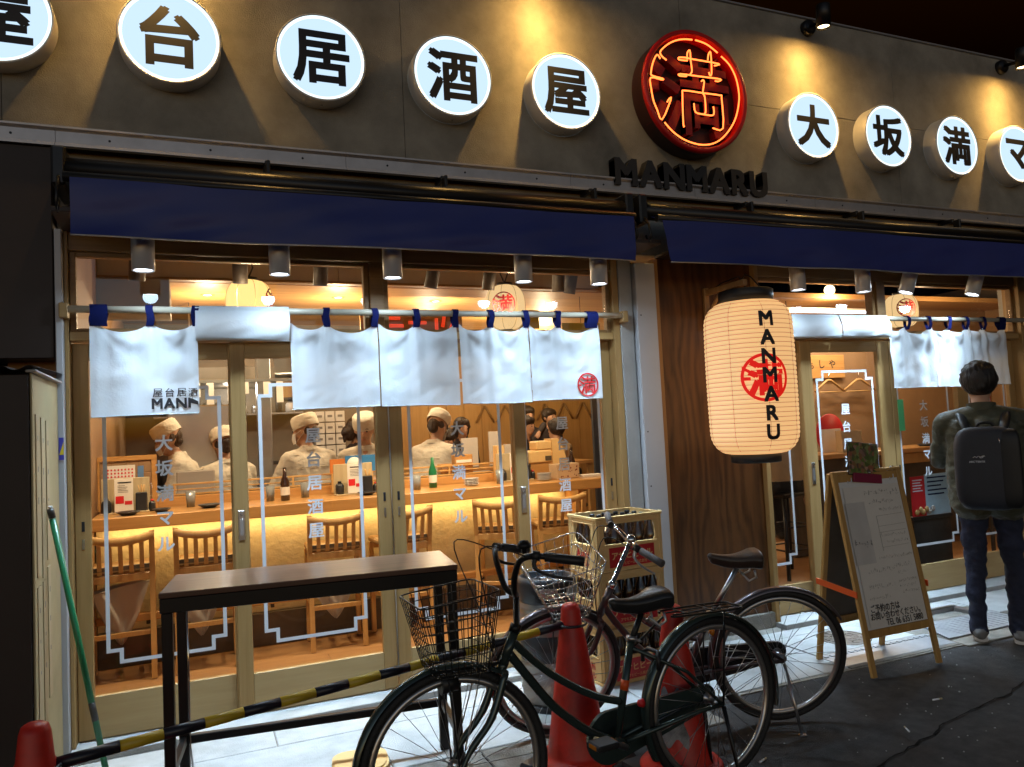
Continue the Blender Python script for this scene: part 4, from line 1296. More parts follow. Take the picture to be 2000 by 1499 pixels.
t = thing('paper_tray', 'cream paper tray lying on the bar end', 'tray', (3.12, 1.40, 1.041)); MB().poly([(-.09, -.06, 0), (.10, -.05, 0), (.12, .06, .0), (-.07, .05, 0)], (0, 0, .018)).build('sheet', M['paper'], t)
for i, (x, w, h, lab) in enumerate(((2.42, .07, .30, 'tall cream carton behind the third menu stand'), (1.98, .10, .10, 'low wooden box before the fourth cook'), (2.14, .16, .17, 'amber wooden tray box on the ledge'))):
    t = thing('counter_box', lab, 'box', (x, 1.86 if i else 1.70, 1.109 if i else 1.041)); MB().bbox(-w / 2, w / 2, -.05, .05, 0.016 if i else 0, h, .004).build('carton', M['crate'] if i == 0 else M['counter'], t)
    MB().bbox(-w / 2 + .01, w / 2 - .01, -.052, -.049, h * .6, h * .75, .001).build('label', M['paper'], t)

# glasses, bottles and order slips
M['glassw'] = pm('tumbler', (.60, .62, .62), .1, var=0, trans=.6, spec=.6)
for i, (x, y, kind, lab) in enumerate(((.52, 1.50, 'g', 'tumbler standing alone behind the second glass door'), (.62, 1.44, 'b', 'brown bottle behind the second glass door'), (.78, 1.58, 'g', 'tumbler left of the drinks card'),
        (1.62, 1.46, 'g', 'tumbler right of the middle stile'), (1.78, 1.55, 'b', 'green bottle before the fourth cook'), (2.06, 1.42, 'p', 'stack of white saucers before the fourth cook'), (2.30, 1.40, 'g', 'tumbler left of the third door stile'),
        (2.68, 1.36, 'p', 'stack of white saucers beside the spotted box'), (3.05, 1.58, 'b', 'brown bottle beside the cream printer'), (-.02, 1.55, 'g', 'tumbler behind the food plate'))):
    t = thing({'g': 'tumbler', 'b': 'bottle', 'p': 'saucer_stack'}[kind], lab, {'g': 'glass', 'b': 'bottle', 'p': 'saucers'}[kind], (x, y, 1.041))
    if kind == 'g': MB().lathe([(.0005, 0), (.028, 0), (.034, .11), (.032, .11), (.027, .008), (.0005, .008)], 18).build('glass_wall', M['glassw'], t); MB().lathe([(.0005, .009), (.027, .009), (.030, .07), (.0005, .07)], 16).build('drink', M['counter'], t)
    elif kind == 'b':
        MB().lathe([(.0005, 0), (.032, 0), (.033, .13), (.014, .19), (.012, .24), (.0005, .242)], 16).build('glass_body', M['bottle'] if i != 4 else M['green'], t); MB().lathe([(.0335, .04), (.0338, .10)], 16).build('label', M['paper'], t)
    else:
        for k in range(5): MB().lathe([(.0005, .004 + k * .012), (.04, .002 + k * .012), (.065, .014 + k * .012), (.0005, .006 + k * .012)], 18).build('saucer', M['white'], t)
t = thing('order_rail', 'steel order rail hung with white paper slips before the kitchen', 'rail', (1.0, 2.9, 2.02))
MB().bbox(-1.1, .9, -.012, .012, 0, .03, .003).build('rail', M['steel'], t)
for xx in (-1.0, .8): MB().cyl((xx, 0, .03), (xx, 0, .72), .006, 6).build('hanger', M['steel'], t)
for k in range(12):
    xx = -1.0 + k * .15 + random.uniform(-.03, .03); h = random.uniform(.10, .20)
    b = MB(); b.grid(lambda u, v: Vector((xx + .06 * u, -.014 + .012 * v * v * math.sin(k), -h * v)), 3, 5); b.build('slip', M['paper'], t)
# ------------------------------------------------------------------ kitchen behind the counter
t = thing('kitchen_bench', 'stainless kitchen bench along the dark back wall', 'bench', (.6, 3.9, .03))
MB().bbox(-1.2, 1.15, -.32, .38, .84, .88, .004).build('top', M['steel'], t)
MB().bbox(-1.2, 1.15, -.28, .36, .0, .838, .004).build('cabinet', M['kdark'], t)
t = thing('extractor_hood', 'dark steel extractor hood over the kitchen bench', 'hood', (.25, 3.8, 2.05))
b = MB(); b.poly([(-.85, -.55, 0), (-.85, -.55, .14), (-.85, -.05, .52), (-.85, .48, .52), (-.85, .48, 0)], (1.35, 0, 0)); b.build('canopy', M['kwall'], t)
t = thing('kitchen_lamp', 'white fluorescent tube above the kitchen shelf', 'lamp', (.33, 3.95, 2.16)); 
M['tube'] = emi('tube_glow', (.95, .97, 1.0), 7.0)
MB().tube([(-.14, 0, 0), (.30, 0, 0)], .018, 10).build('tube', M['tube'], t); MB().bbox(-.16, .32, -.03, .03, .025, .09, .003).build('housing', M['white'], t)
point('kitchen_light', (.40, 3.80, 2.05), 22, (1, .9, .75), .1, t)
t = thing('wall_shelf', 'steel wall shelf loaded with jars and tins over the bench', 'shelf', (.55, 4.12, 1.75))
MB().bbox(-.9, .55, -.16, .16, 0, .02, .002).build('board', M['steel'], t)
MB().bbox(-.9, .55, -.16, .16, .42, .44, .002).build('board', M['steel'], t)
for i in range(11):
    x = -.22 + i * .12; r = random.uniform(.03, .05); h = random.uniform(.09, .2)
    s = thing('shelf_jar', ['squat tin', 'tall dark jar', 'pale tub', 'steel canister'][i % 4] + ', %s from the left on the kitchen shelf' % ['first', 'second', 'third', 'fourth', 'fifth', 'sixth', 'seventh', 'eighth', 'ninth', 'tenth', 'eleventh'][i], 'jar', (x, 4.08, 1.771), group='jars on the kitchen shelf')
    MB().lathe([(.0005, 0), (r, 0), (r, h * .8), (r * .7, h), (.0005, h)], 14).build('jar_body', [M['steel'], M['kdark'], M['paper'], M['kegst']][i % 4], s)
for i in range(9):
    x = -.42 + i * .17; r = random.uniform(.05, .085); h = random.uniform(.14, .34)
    s = thing('cooking_pot', ['steel stock pot', 'black pan', 'steel canister', 'dented kettle', 'dark jug', 'lidded steamer', 'tall strainer', 'blackened wok', 'small saucepan'][i] + ' on the kitchen bench', 'pot', (x, 3.74 + .1 * (i % 2), .911), group='pots on the kitchen bench')
    MB().lathe([(.0005, 0), (r, 0), (r * 1.05, h), (r * .95, h), (r * .9, .02), (.0005, .02)], 18).build('pot_body', [M['steel'], M['kdark'], M['kegst']][i % 3], s)
    MB().tube([(r, 0, h * .7), (r + .05, 0, h * .8), (r + .10, 0, h * .8)], .008, 6).build('handle', M['kdark'], s)
t = thing('drawer_rack', 'rack of small pale drawers behind the third cook', 'drawers', (1.40, 4.20, 1.15))
for i in range(3):
    for j in range(5):
        d = MB().bbox(-.16 + i * .11, -.06 + i * .11, -.10, .06, j * .125, .115 + j * .125, .004).build('drawer', M['paper'], t)
        MB().bbox(-.135 + i * .11, -.085 + i * .11, -.104, -.099, .05 + j * .125, .075 + j * .125, .001).build('drawer_tag', M['inkf'], d)
MB().bbox(-.19, .20, -.08, .09, -.03, -.003, .002).build('rack_base', M['kdark'], t)
t = thing('wall_picture', 'dark framed notice on the kitchen wall', 'picture', (1.02, 4.28, 2.03))
MB().bbox(-.17, .17, -.02, .0, -.12, .12, .004).build('frame', M['kdark'], t); MB().box(-.14, .14, -.023, -.0205, -.09, .09).build('sheet', M['inwall'], t)
t = thing('kitchen_fridge', 'tall steel refrigerator at the left of the kitchen', 'refrigerator', (.10, 3.35, .03))
MB().bbox(-.30, .22, -.3, .3, 0, 1.80, .01).build('cabinet', M['steel'], t); MB().bbox(.17, .19, -.325, -.30, .9, 1.4, .003).build('handle', M['chrome'], t)
t = thing('steel_column', 'brushed steel casing behind the second door', 'casing', (.62, 3.0, .03)); MB().bbox(-.06, .06, -.1, .1, 0, 2.7, .01).build('sheet', M['kegst'], t)
t = thing('coffee_machine', 'dark espresso machine with pale cup rack in the kitchen', 'machine', (.86, 3.62, .911))
MB().bbox(-.20, .22, -.18, .18, 0, .36, .02).build('body', M['kdark'], t); MB().bbox(-.18, .20, -.19, -.17, .22, .33, .006).build('front_plate', M['steel'], t)
for k in range(3): MB().cyl((-.1 + k * .1, -.2, .16), (-.1 + k * .1, -.2, .23), .02, 10).build('group_head', M['chrome'], t)
t = thing('cutting_board', 'cream cutting board leaning behind the show case', 'board', (.02, 2.08, 1.0)); MB().bbox(-.14, .14, -.01, .01, 0, .28, .02).build('slab', M['bagw'], t)
b = MB(); b.bbox(-.6, 2.5, 1.95, 2.35, .80, .84, .004); b.bbox(-.6, 2.5, 1.96, 2.0, .026, .80, .002)
t = thing('prep_bench', 'steel preparation bench on the cooks side of the bar', 'bench', (1, 2.1, .03)); K('top', b, M['steel'], t)
MB().bbox(-1, -.9, -.1, .2, 0, .75, .003).build('leg_panel', M['kdark'], t)

# ------------------------------------------------------------------ dining room at the back
t = thing('lattice_panel', 'yellow timber wall with slanted lit lattice at the back', 'wall panel', (4.2, 6.6, .03))
for i in range(14):
    MB().bbox(-1.5 + i * .28, -1.225 + i * .28, -.02, .03, 0, 2.7, .003).build('board', M['inwall'], t)
for i in range(6):
    x = -.2 + i * .34
    b = MB(); b.tube([(x, -.04, 1.55), (x + .14, -.04, 1.80)], .018, 4); b.build('lattice_bar', M['header'], t)
    b = MB(); b.tube([(x + .15, -.04, 1.80), (x + .29, -.04, 1.55)], .018, 4); b.build('lattice_bar', M['header'], t)
for i, (x, y, lab) in enumerate(((3.0, 4.1, 'pale dining table behind the fourth cook'), (4.1, 4.1, 'pale dining table by the slate partition'))):
    t = thing('dining_table', lab, 'table', (x, y, .03)); MB().bbox(-.4, .4, -.3, .3, .98, 1.02, .004).build('top', M['counter'], t)
    for sx in (-.34, .34):
        for sy in (-.25, .25): MB().bbox(sx - .025, sx + .025, sy - .025, sy + .025, 0, .98, .002).build('leg', M['chairw'], t)
for i, (x, y, w, h, lab) in enumerate(((2.95, 3.95, .2, .34, 'grey acrylic screen on the back table'), (3.28, 4.0, .14, .40, 'upright cream menu folder on the back table'), (3.45, 4.0, .11, .24, 'short cream menu folder on the back table'))):
    t = thing('table_screen', lab, 'menu', (x, y, 1.051)); MB().bbox(-w / 2, w / 2, -.012, .012, 0, h, .002).build('sheet', M['paper'], t); MB().bbox(-w / 2, w / 2, -.03, .03, -.001, .006, .001).build('foot', M['kdark'], t)

# ------------------------------------------------------------------ ceiling lights inside
M['lensw'] = emi('warm_track_lens', (1.0, .80, .52), 8.0)
TL = [(-.30, .7, 'left of the first downlight'), (.29, .7, 'left of the yellow lantern'), (.80, .7, 'right of the yellow lantern'), (1.59, .7, 'tilted beyond the mullion'),
      (2.01, .7, 'left of the red stamped lantern'), (2.56, .7, 'right of the red stamped lantern'), (2.72, .78, 'near the right jamb')]
t = thing('lighting_track', 'black lighting track under the grey ceiling', 'track', (1.2, .7, 2.84))
MB().bbox(-1.75, 1.6, -.018, .018, 0, .03, .003).build('rail', M['black'], t)
for xx in (-1.5, -.2, 1.3): MB().cyl((xx, 0, .03), (xx, 0, .18), .006, 6).build('hanger', M['black'], t)
for i, (x, y, lab) in enumerate(TL):
    t = thing('track_light', 'dark grey track spotlight ' + lab, 'track light', (x, y, 2.84), group='track spotlights inside')
    MB().bbox(-.06, .06, -.016, .016, -.028, -.001, .003).build('adapter', M['black'], t)
    MB().tube([(.02, 0, -.028), (.02, 0, -.15)], .008, 6).build('stem', M['black'], t)
    A = Matrix.Translation((.02, .0, -.17)) @ Matrix.Rotation(R([3, 0, 2, 10, 4, -3, 6][i]), 4, 'Y') @ Matrix.Rotation(R(14), 4, 'X')
    b = MB(); b.lathe([(.0005, 0.02), (.045, .02), (.047, .015), (.047, -.17), (.043, -.172), (.041, -.16)], 22, A); b.build('body', pm('track_grey', (.07, .06, .055), .5, var=.05) if i == 0 else bpy.data.materials['track_grey'], t)
    b = MB(); b.lathe([(.041, -.1605), (.0005, -.1605)], 18, A); b.build('lens', M['lensw'], t)
    p = wm(t) @ (A @ Vector((0, 0, -.18)))
    if i in (0, 1, 2, 3, 4, 5):
        spot('track_beam', p, p + Vector((.05, .42, -2)), 88, 100, .8, (1, .78, .48), .04, t)
for i, (x, y) in enumerate(((.15, 2.5), (1.25, 2.5), (2.2, 2.6), (3.2, 3.4), (4.3, 4.6), (2.9, 5.2))):
    t = thing('ceiling_downlight', 'round recessed light in the timber soffit, ' + ['first from the left', 'second from the left', 'above the fourth cook', 'over the back table', 'over the customers', 'nearest the lattice wall'][i],
              'ceiling light', (x, y, 2.741), group='recessed lights in the timber soffit')
    MB().lathe([(.035, -.004), (.055, -.006), (.06, .0)], 22).build('trim', M['header'], t); MB().lathe([(.034, -.002), (.0005, -.002)], 18).build('lens', M['lensw'], t)
    point('soffit_light', (x, y, 2.45), 36 if i < 3 else 44, (1, .78, .48), .05, t)
def lantern(x, y, z, r, h, lab, logo=None, ang=-PI / 2, st=1.0):
    t = thing('round_lantern', lab, 'lantern', (x, y, z), group='round paper lanterns inside')
    prof = []
    for k in range(25):
        q = -1 + 2 * k / 24
        prof.append((.055 + (r - .055) * math.sqrt(max(0, 1 - abs(q) ** 2.6)), q * h / 2))
    nm = 'lantern_glow_%d' % int(x * 10)
    m = emi(nm, (1.0, .62, .20) if st > 1 else (1.0, .66, .30), .95 * st)
    MB().lathe(prof, 40).build('paper_shade', m, t)
    b = MB()
    for a in range(8):
        an = a * PI / 4 + .2
        b.tube([((p[0] + .0008) * math.cos(an), (p[0] + .0008) * math.sin(an), p[1]) for p in prof], .0016, 4)
    b.build('paper_seams', pm('lantern_seam', (.30, .17, .05), .6, var=0) if 'lantern_seam' not in bpy.data.materials else bpy.data.materials['lantern_seam'], t)
    MB().lathe([(.03, h / 2 - .004), (.06, h / 2 - .002), (.06, h / 2 + .018), (.02, h / 2 + .02)], 20).build('top_ring', M['kdark'], t)
    MB().lathe([(.02, -h / 2 - .012), (.05, -h / 2 - .012), (.055, -h / 2 + .004)], 20).build('bottom_ring', M['kdark'], t)
    MB().tube([(0, 0, h / 2 + .02), (.03, 0, h / 2 + .09), (0, 0, h / 2 + .15), (-.03, 0, h / 2 + .09), (0, 0, h / 2 + .02)], .006, 6).build('hook', M['kdark'], t)
    MB().cyl((0, 0, h / 2 + .14), (0, 0, 2.94 - z), .004, 6).build('cord', M['kdark'], t)
    if logo:
        def wp(p):
            q = max(-1, min(1, p.z / (h / 2)))
            rr = .055 + (r - .055) * math.sqrt(max(0, 1 - abs(q) ** 2.6)) + .004
            a = ang + p.x / r
            return Vector((rr * math.cos(a), rr * math.sin(a), p.z))
        b = MB(); ring_logo(b, 0, .012, logo, wp, bold=.03, w=.11); b.build('red_stamp', M['red'], t)
    point('lantern_light', (x, y - r - .06, z - .05), 5, WARM, .06, t)
lantern(.372, .9, 2.40, .150, .31, 'glowing yellow lantern above the rolled up curtain', .085, -.35, 1.6)
lantern(2.215, .9, 2.40, .152, .34, 'round lantern with a red stamp behind the right of the long pole', .088, -2.05, .98)
lantern(6.00, .6, 2.375, .145, .30, 'round lantern with a red stamp in the right bay', .083, -2.1, .98)
# red lettering strip seen over the curtains
t = thing('red_sign', 'red stroke lettering hanging inside above the curtains', 'sign', (1.85, 2.45, 2.45))
M['redglow'] = pm('red_sign_paint', (.75, .03, .01), .4, var=0, emit=(1, .08, .02), es=.5)
MB().bbox(-.42, .56, .01, .02, -.20, .17, .003).build('board', M['header'], t)
for (x0, z0, x1, z1) in ((-.33, .10, -.05, .10), (-.19, .155, -.19, -.02), (-.36, .03, -.02, .03), (-.30, -.03, -.10, -.03), (.10, .12, .10, -.1), (.03, .06, .2, .06), (.30, .10, .30, -.02), (.38, .13, .36, .02), (.46, .05, .40, -.08)):
    MB().tube([(x0, 0, z0), (x1, 0, z1)], .017, 5).build('stroke', M['redglow'], t)
for (x, z, w, lab) in ((2.95, 2.52, .30, 'yellow paper strip right of the stamped lantern'), (3.55, 2.40, .42, 'yellow paper banner near the right jamb')):
    t = thing('paper_banner', lab, 'banner', (x, 2.2, z)); MB().bbox(-w / 2, w / 2, -.003, .003, -.10, .08, .001).build('sheet', pm('yellow_paper', (.50, .42, .04), .6, var=.1) if 'yellow_paper' not in bpy.data.materials else bpy.data.materials['yellow_paper'], t)
    MB().tube([(0, 0, .08), (0, 0, 2.741 - z)], .003, 5).build('string', M['kdark'], t)

# ------------------------------------------------------------------ right hand room
t = thing('standing_counter', 'narrow wooden counter running behind the right bay', 'counter', (6.8, 1.62, .03))
MB().bbox(-1.25, 2.6, -.2, .25, .985, 1.035, .005).build('worktop', M['counter'], t)
MB().bbox(-1.2, 2.55, .1, .2, 0, .984, .004).build('front_panel', M['dkpanel'], t)
MB().bbox(-.2, .5, -.15, .06, .87, .98, .004).build('shelf_box', M['inwall'], t)
for i, (x, z, lab) in enumerate(((7.02, 1.86, 'wooden coat hanger on the left of the brown wall'), (7.5, 1.86, 'wooden coat hanger on the right of the brown wall'))):
    t = thing('coat_hanger', lab, 'hanger', (x, 2.52, z), R(4 - 8 * i), group='coat hangers on the brown wall')
    MB().tube([(-.24, 0, -.13), (-.03, 0, 0), (.03, 0, 0), (.24, 0, -.13)], .014, 8).build('arms', M['chairw'], t)
    MB().tube([(-.22, 0, -.14), (.22, 0, -.14)], .008, 6).build('bar', M['chairw'], t)
    MB().tube([(0, 0, .0), (0, 0, .06), (.03, 0, .09), (.0, .04, .11)], .004, 6).build('hook', M['chrome'], t)
    MB().tube([(0, .04, .11), (0, .11, .11)], .006, 6).build('peg', M['kdark'], t)
t = thing('shop_scroll', 'wooden plaque with brushed characters over the inner wall', 'plaque', (6.95, 2.60, 2.02))
MB().bbox(-.55, .40, -.02, .0, -.13, .15, .004).build('board', M['counter'], t)
b = MB()
for k, ch in enumerate('いらしや'): b.text(ch, (-.28 + k * .16, -.0215, .02 + .02 * (k > 1)), (1, 0, 0), (0, 0, 1), .085 + .03 * (k > 1), bold=.01)
b.build('brush_writing', M['ink'], t)
t = thing('round_fan', 'red round topped notice standing on the right counter', 'notice', (6.20, 1.75, 1.036), R(5))
MB().lathe([(.0005, 0), (.21, 0), (.21, .012), (.0005, .012)], 40, Matrix.Translation((0, 0, .22)) @ Matrix.Rotation(PI / 2, 4, 'X')).build('red_disc', M['red'], t)
MB().bbox(-.17, .14, -.03, -.014, .02, .27, .002).build('sheet', M['paper'], t); MB().bbox(-.16, .16, -.04, .04, 0, .018, .002).build('foot', M['counter'], t)
t = thing('paper_bag', 'tan paper carrier bag with a black print on the right counter', 'bag', (6.22, 1.52, 1.036), R(-8))
b = MB(); b.grid(lambda u, v: Vector((-.12 + .24 * u + .01 * math.sin(v * 5), -.05 + .012 * math.sin(u * 7 + v * 3), .25 * v - .02 * abs(u - .5) * v)), 10, 10); b.grid(lambda u, v: Vector((-.12 + .24 * u, .05, .25 * v)), 6, 6)
b.quad((-.12, -.05, 0), (-.12, .05, 0), (-.12, .05, .25), (-.12, -.05, .25)); b.quad((.12, -.05, 0), (.12, .05, 0), (.12, .05, .25), (.12, -.05, .25)); b.build('body', M['beige'], t)
MB().bbox(.0, .07, -.066, -.062, .09, .115, .001).build('print', M['ink'], t)
t = thing('dark_bowl', 'grey serving bowl on the right counter', 'bowl', (7.35, 1.52, 1.036)); MB().lathe([(.0005, .0), (.05, 0), (.11, .05), (.105, .052), (.05, .01), (.0005, .01)], 24).build('dish', M['kegbk'], t)
t = thing('drink_menu', 'tall red drinks menu taped inside the right pane', 'menu', (7.0, .62, .95))
MB().bbox(-.12, .13, -.004, .004, .42, .72, .001).build('upper_sheet', pm('menu_red', (.34, .045, .03), .6, var=.1), t)
MB().bbox(-.14, .15, -.004, .004, .10, .418, .001).build('lower_sheet', pm('menu_pink', (.55, .30, .24), .6, var=.1), t)
b = MB()
for k in range(7): b.box(-.10, -.10 + random.uniform(.06, .2), -.0055, -.0045, .66 - k * .07, .675 - k * .07)
b.build('print', M['vinyl'], t); MB().bbox(-.02, .02, -.01, .01, -.92, .10, .002).build('stand', M['kdark'], t)
t = thing('window_poster', 'red and blue food poster standing low inside the right pane', 'poster', (5.60, .13, .60))
MB().bbox(-.21, -.05, -.002, .002, 0, .325, .001).build('red_sheet', M['red'], t)
MB().bbox(-.049, .235, -.002, .002, 0, .335, .001).build('blue_sheet', pm('pale_blue', (.42, .60, .72), .6, var=.1), t)
b = MB()
for k in range(5): b.box(-.02, .20 - .03 * (k % 3), -.0035, -.0022, .30 - k * .034, .311 - k * .034)
b.build('print', M['navyc'], t)
b = MB()
for k in range(5): b.box(-.19, -.08 - .02 * (k % 2), -.0035, -.0022, .29 - k * .022, .298 - k * .022)
b.build('red_print', M['vinyl'], t)
for k in range(6): MB().sphere((-.17 + .035 * k + .01 * (k % 2), -.012, .035 + .02 * (k % 2)), .024, 10, 8, (1, .4, 1)).build('food_picture', M['chairw'] if k < 4 else M['bagw'], t)
MB().bbox(-.22, .25, -.005, .04, -.03, -.001, .002).build('ledge', M['kdark'], t); MB().bbox(-.2, .22, .0, .03, -.565, -.031, .002).build('stand', M['kdark'], t)
t = thing('bar_stool', 'black metal stool behind the first right pane', 'stool', (4.98, 1.12, .03))
MB().bbox(-.17, .17, -.17, .17, .72, .75, .01).build('seat', M['black'], t)
for sx in (-1, 1):
    for sy in (-1, 1): MB().tube([(sx * .14, sy * .14, .72), (sx * .20, sy * .20, 0)], [.022, .018], 6).build('leg', M['black'], t)
for z in (.25, .45):
    k = .14 + .06 * (1 - z / .72)
    MB().tube([(-k, -k, z), (k, -k, z), (k, k, z), (-k, k, z)], .008, 6, True).build('stretcher', M['black'], t)
t = thing('globe_lamp', 'glowing globe lamp hanging in the right bay', 'lamp', (6.6, 2.0, 2.84)); MB().sphere((0, 0, 0), .058, 18, 12).build('globe', emi('globe', (1, .76, .42), 5.0), t); MB().cyl((0, 0, .055), (0, 0, .12), .02, 10).build('cap', M['kdark'], t)
point('globe_light', (6.6, 1.9, 2.70), 40, (1, .70, .38), .06, t)
t = thing('line_lamp', 'long slim white line lamp inside the right bay', 'lamp', (6.75, 2.2, 2.62)); MB().bbox(-.75, .9, -.02, .02, 0, .022, .003).build('diffuser', M['tube'], t); MB().bbox(-.75, .9, -.03, .03, .023, .05, .003).build('housing', M['white'], t)
for x in (-.6, .75): MB().cyl((x, 0, .05), (x, 0, .13), .005, 6).build('hanger', M['kdark'], t)
arealight('line_light', (6.8, 2.2, 2.60), (6.8, 2.1, 1), 26, 1.6, .05, (1, .85, .65), t)
point('room_light', (8.2, 1.4, 2.6), 30, (1, .74, .42), .1)
# ------------------------------------------------------------------ high table outside
def xf(b, Mx):
    b.v = [Mx @ p for p in b.v]
    return b
t = thing('bar_table', 'narrow high table with brown top and black steel legs on the pavement', 'table', (.478, -.962, .0), R(-7.3))
L2, D2, ZT = .592, .212, .92
MB().bbox(-L2, L2, -D2, D2, ZT - .022, ZT, .003).build('table_top', M['tabletop'], t)
for s in (-1, 1):
    MB().bbox(-L2 + .002, L2 - .002, s * (D2 - .016) - .0125, s * (D2 - .016) + .0125, ZT - .080, ZT - .0225, .003).build('apron', M['black'], t)
    MB().bbox(s * (L2 - .022) - .0125, s * (L2 - .022) + .0125, -D2 + .03, D2 - .03, ZT - .080, ZT - .0225, .003).build('apron', M['black'], t)
    for q in (-1, 1):
        x, y = s * (L2 - .026), q * (D2 - .03)
        MB().bbox(x - .020, x + .020, y - .018, y + .018, 0.0, ZT - .081, .003).build('leg', M['black'], t)
    MB().bbox(s * (L2 - .026) - .012, s * (L2 - .026) + .012, -D2 + .05, D2 - .05, .20, .235, .002).build('side_stretcher', M['black'], t)
MB().bbox(-L2 + .048, L2 - .048, D2 - .045, D2 - .015, .20, .235, .003).build('stretcher', M['black'], t)
MB().tube([(-L2 + .05, D2 - .05, .84), (-L2 + .052, D2 - .05, .5), (-L2 + .05, D2 - .052, .2), (-L2 + .07, D2 - .06, .02)], .004, 6).build('cable', M['chrome'], t)

# ------------------------------------------------------------------ cones and the striped bar
def cone(x, y, lab, rot):
    t = thing('traffic_cone', lab, 'traffic cone', (x, y, 0), R(rot), group='red traffic cones')
    MB().bbox(-.19, .19, -.19, .19, 0, .030, .012).build('base', M['kegbk'], t)
    b = MB(); b.lathe([(.172, .030), (.176, .036), (.165, .048), (.138, .056), (.130, .075), (.055, .585), (.050, .60), (.042, .675), (.036, .694), (.022, .702), (.0005, .703)], 40); b.build('body', M['cone'], t)
    return t
cone(-.446, -1.74, 'red cone at the left edge holding the striped bar end', 10)
k2 = cone(1.535, -1.31, 'red cone in front of the keg behind the black framed bicycle', 28)
k3 = cone(1.885, -1.585, 'red cone with a torn grey sticker behind the near rear wheel', 8)
def stick(u, v):
    a = R(-150) + (u - .5) * 1.15 + .1 * math.sin(v * 8)
    z = .16 + .20 * v + .02 * math.sin(u * 11)
    r = .130 + (z - .075) / .51 * (.055 - .130) + .0015
    return Vector((r * math.cos(a), r * math.sin(a), z))
b = MB(); b.grid(stick, 12, 8); b.build('torn_sticker', pm('torn_sticker', (.34, .34, .36), .6, var=.5, scale=16), k3)
t = thing('striped_bar', 'black and yellow striped bar hung between two red cones', 'barrier bar', (.54, -1.5, .58))
A_, B_ = Vector((-.395, -1.735, .572)), Vector((1.485, -1.315, .612))
dv = (B_ - A_); Lb = dv.length; dv.normalize()
cuts = [0, .17]; yl = False; p = .17
while p < Lb - .13:
    p += .125; cuts.append(p)
cuts.append(Lb)
for i in range(len(cuts) - 1):
    m = M['barblk'] if (i % 2 == 0 or i == len(cuts) - 2) else M['yellow']
    MB().cyl(A_ + dv * cuts[i], A_ + dv * cuts[i + 1], .0175 if i not in (0, len(cuts) - 2) else .0185, 16).build('band', m, t, world=True)
for (c, e) in ((Vector((-.446, -1.74, .572)), A_), (Vector((1.535, -1.31, .612)), B_)):
    r = .066
    MB().tube([c + Vector((r * math.cos(a * PI / 14), r * math.sin(a * PI / 14), 0)) for a in range(28)], .006, 6, True).build('ring', M['barblk'], t, world=True)
    d = (e - c).normalized()
    MB().tube([c + d * r, e + d * .01], .007, 6).build('link', M['barblk'], t, world=True)

# ------------------------------------------------------------------ leaning green pole
t = thing('green_pole', 'green pole leaning against the cream side wall', 'pole', (-.375, -.49, 0))
pt, pb = Vector((-.585, -.478, 1.238)), Vector((-.375, -.49, .004))
MB().cyl(pb, pb + (pt - pb) * .965, .0135, 14).build('tube', M['green'], t, world=True)
MB().cyl(pb + (pt - pb) * .966, pt, .0145, 12).build('cap', M['kdark'], t, world=True)
MB().cyl(pt, pt + Vector((0, -.0, .012)), .009, 8).build('plug', M['white'], t, world=True)
MB().cyl(pb + (pt - pb) * .235, pb + (pt - pb) * .30, .0142, 12).build('dark_band', M['kdark'], t, world=True)

# ------------------------------------------------------------------ cream board on the ground
t = thing('cream_board', 'cream rounded board lying on the pavement behind the front wheel', 'board', (.665, -.855, .0), R(-8))
b = MB(); n = 28
pts = []
for k in range(n):
    a = 2 * PI * k / n
    c, s = math.cos(a), math.sin(a)
    pts.append((.125 * math.copysign(abs(c) ** .55, c), .13 * math.copysign(abs(s) ** .55, s), .001))
b.poly(pts, (0, 0, .028)); b.build('slab', M['crate'], t)
b = MB(); b.poly([(p[0] * .9, p[1] * .88, .0292) for p in pts], (0, 0, .004)); b.build('raised_top', M['crate'], t)

# ------------------------------------------------------------------ beer keg
t = thing('beer_keg', 'steel beer keg with black rubber top beside the crates', 'keg', (1.75, -.60, 0))
b = MB(); b.lathe([(.13, .03), (.150, .05), (.155, .085), (.155, .10), (.160, .108), (.155, .116), (.153, .23), (.160, .238), (.153, .246), (.153, .26)], 44); b.build('lower_shell', M['kegst'], t)
b = MB(); b.lathe([(.153, .26), (.156, .262), (.156, .392), (.153, .395)], 44); b.build('label_band', M['kegbk'], t)
b = MB(); b.lathe([(.153, .395), (.154, .455), (.161, .465), (.161, .475), (.154, .485), (.153, .52), (.160, .530), (.153, .54), (.150, .565), (.135, .60), (.06, .615), (.0005, .616)], 44); b.build('upper_shell', M['kegst'], t)
b = MB()
for k in range(24):
    pass
b.lathe([(.152, .56), (.158, .575), (.160, .66), (.152, .685), (.138, .69), (.132, .68), (.130, .64), (.0005, .632)], 44); b.build('rubber_top', M['kegbk'], t)
b = MB(); b.lathe([(.132, .0), (.15, .002), (.152, .03), (.13, .032)], 40); b.build('rubber_foot', M['kegbk'], t)
b = MB(); b.lathe([(.0005, .632), (.03, .634), (.034, .66), (.02, .67), (.0005, .672)], 18); b.build('valve', M['chrome'], t)
for a in (-112, -60):
    A = Matrix.Rotation(R(a), 4, 'Z')
    b = MB(); b.bbox(.156, .164, -.05, .05, .595, .645, .004, A); b.build('grip_plate', M['steel'], t)
b = MB()
ka = R(-125)
b.text('U', (.09 * math.cos(ka), .09 * math.sin(ka), .691), (1, 0, 0), (0, 1, 0), .05, bold=.03); xf(b, Matrix.Translation((0, 0, .002)))
b.build('stamp', M['vinyl'], t)

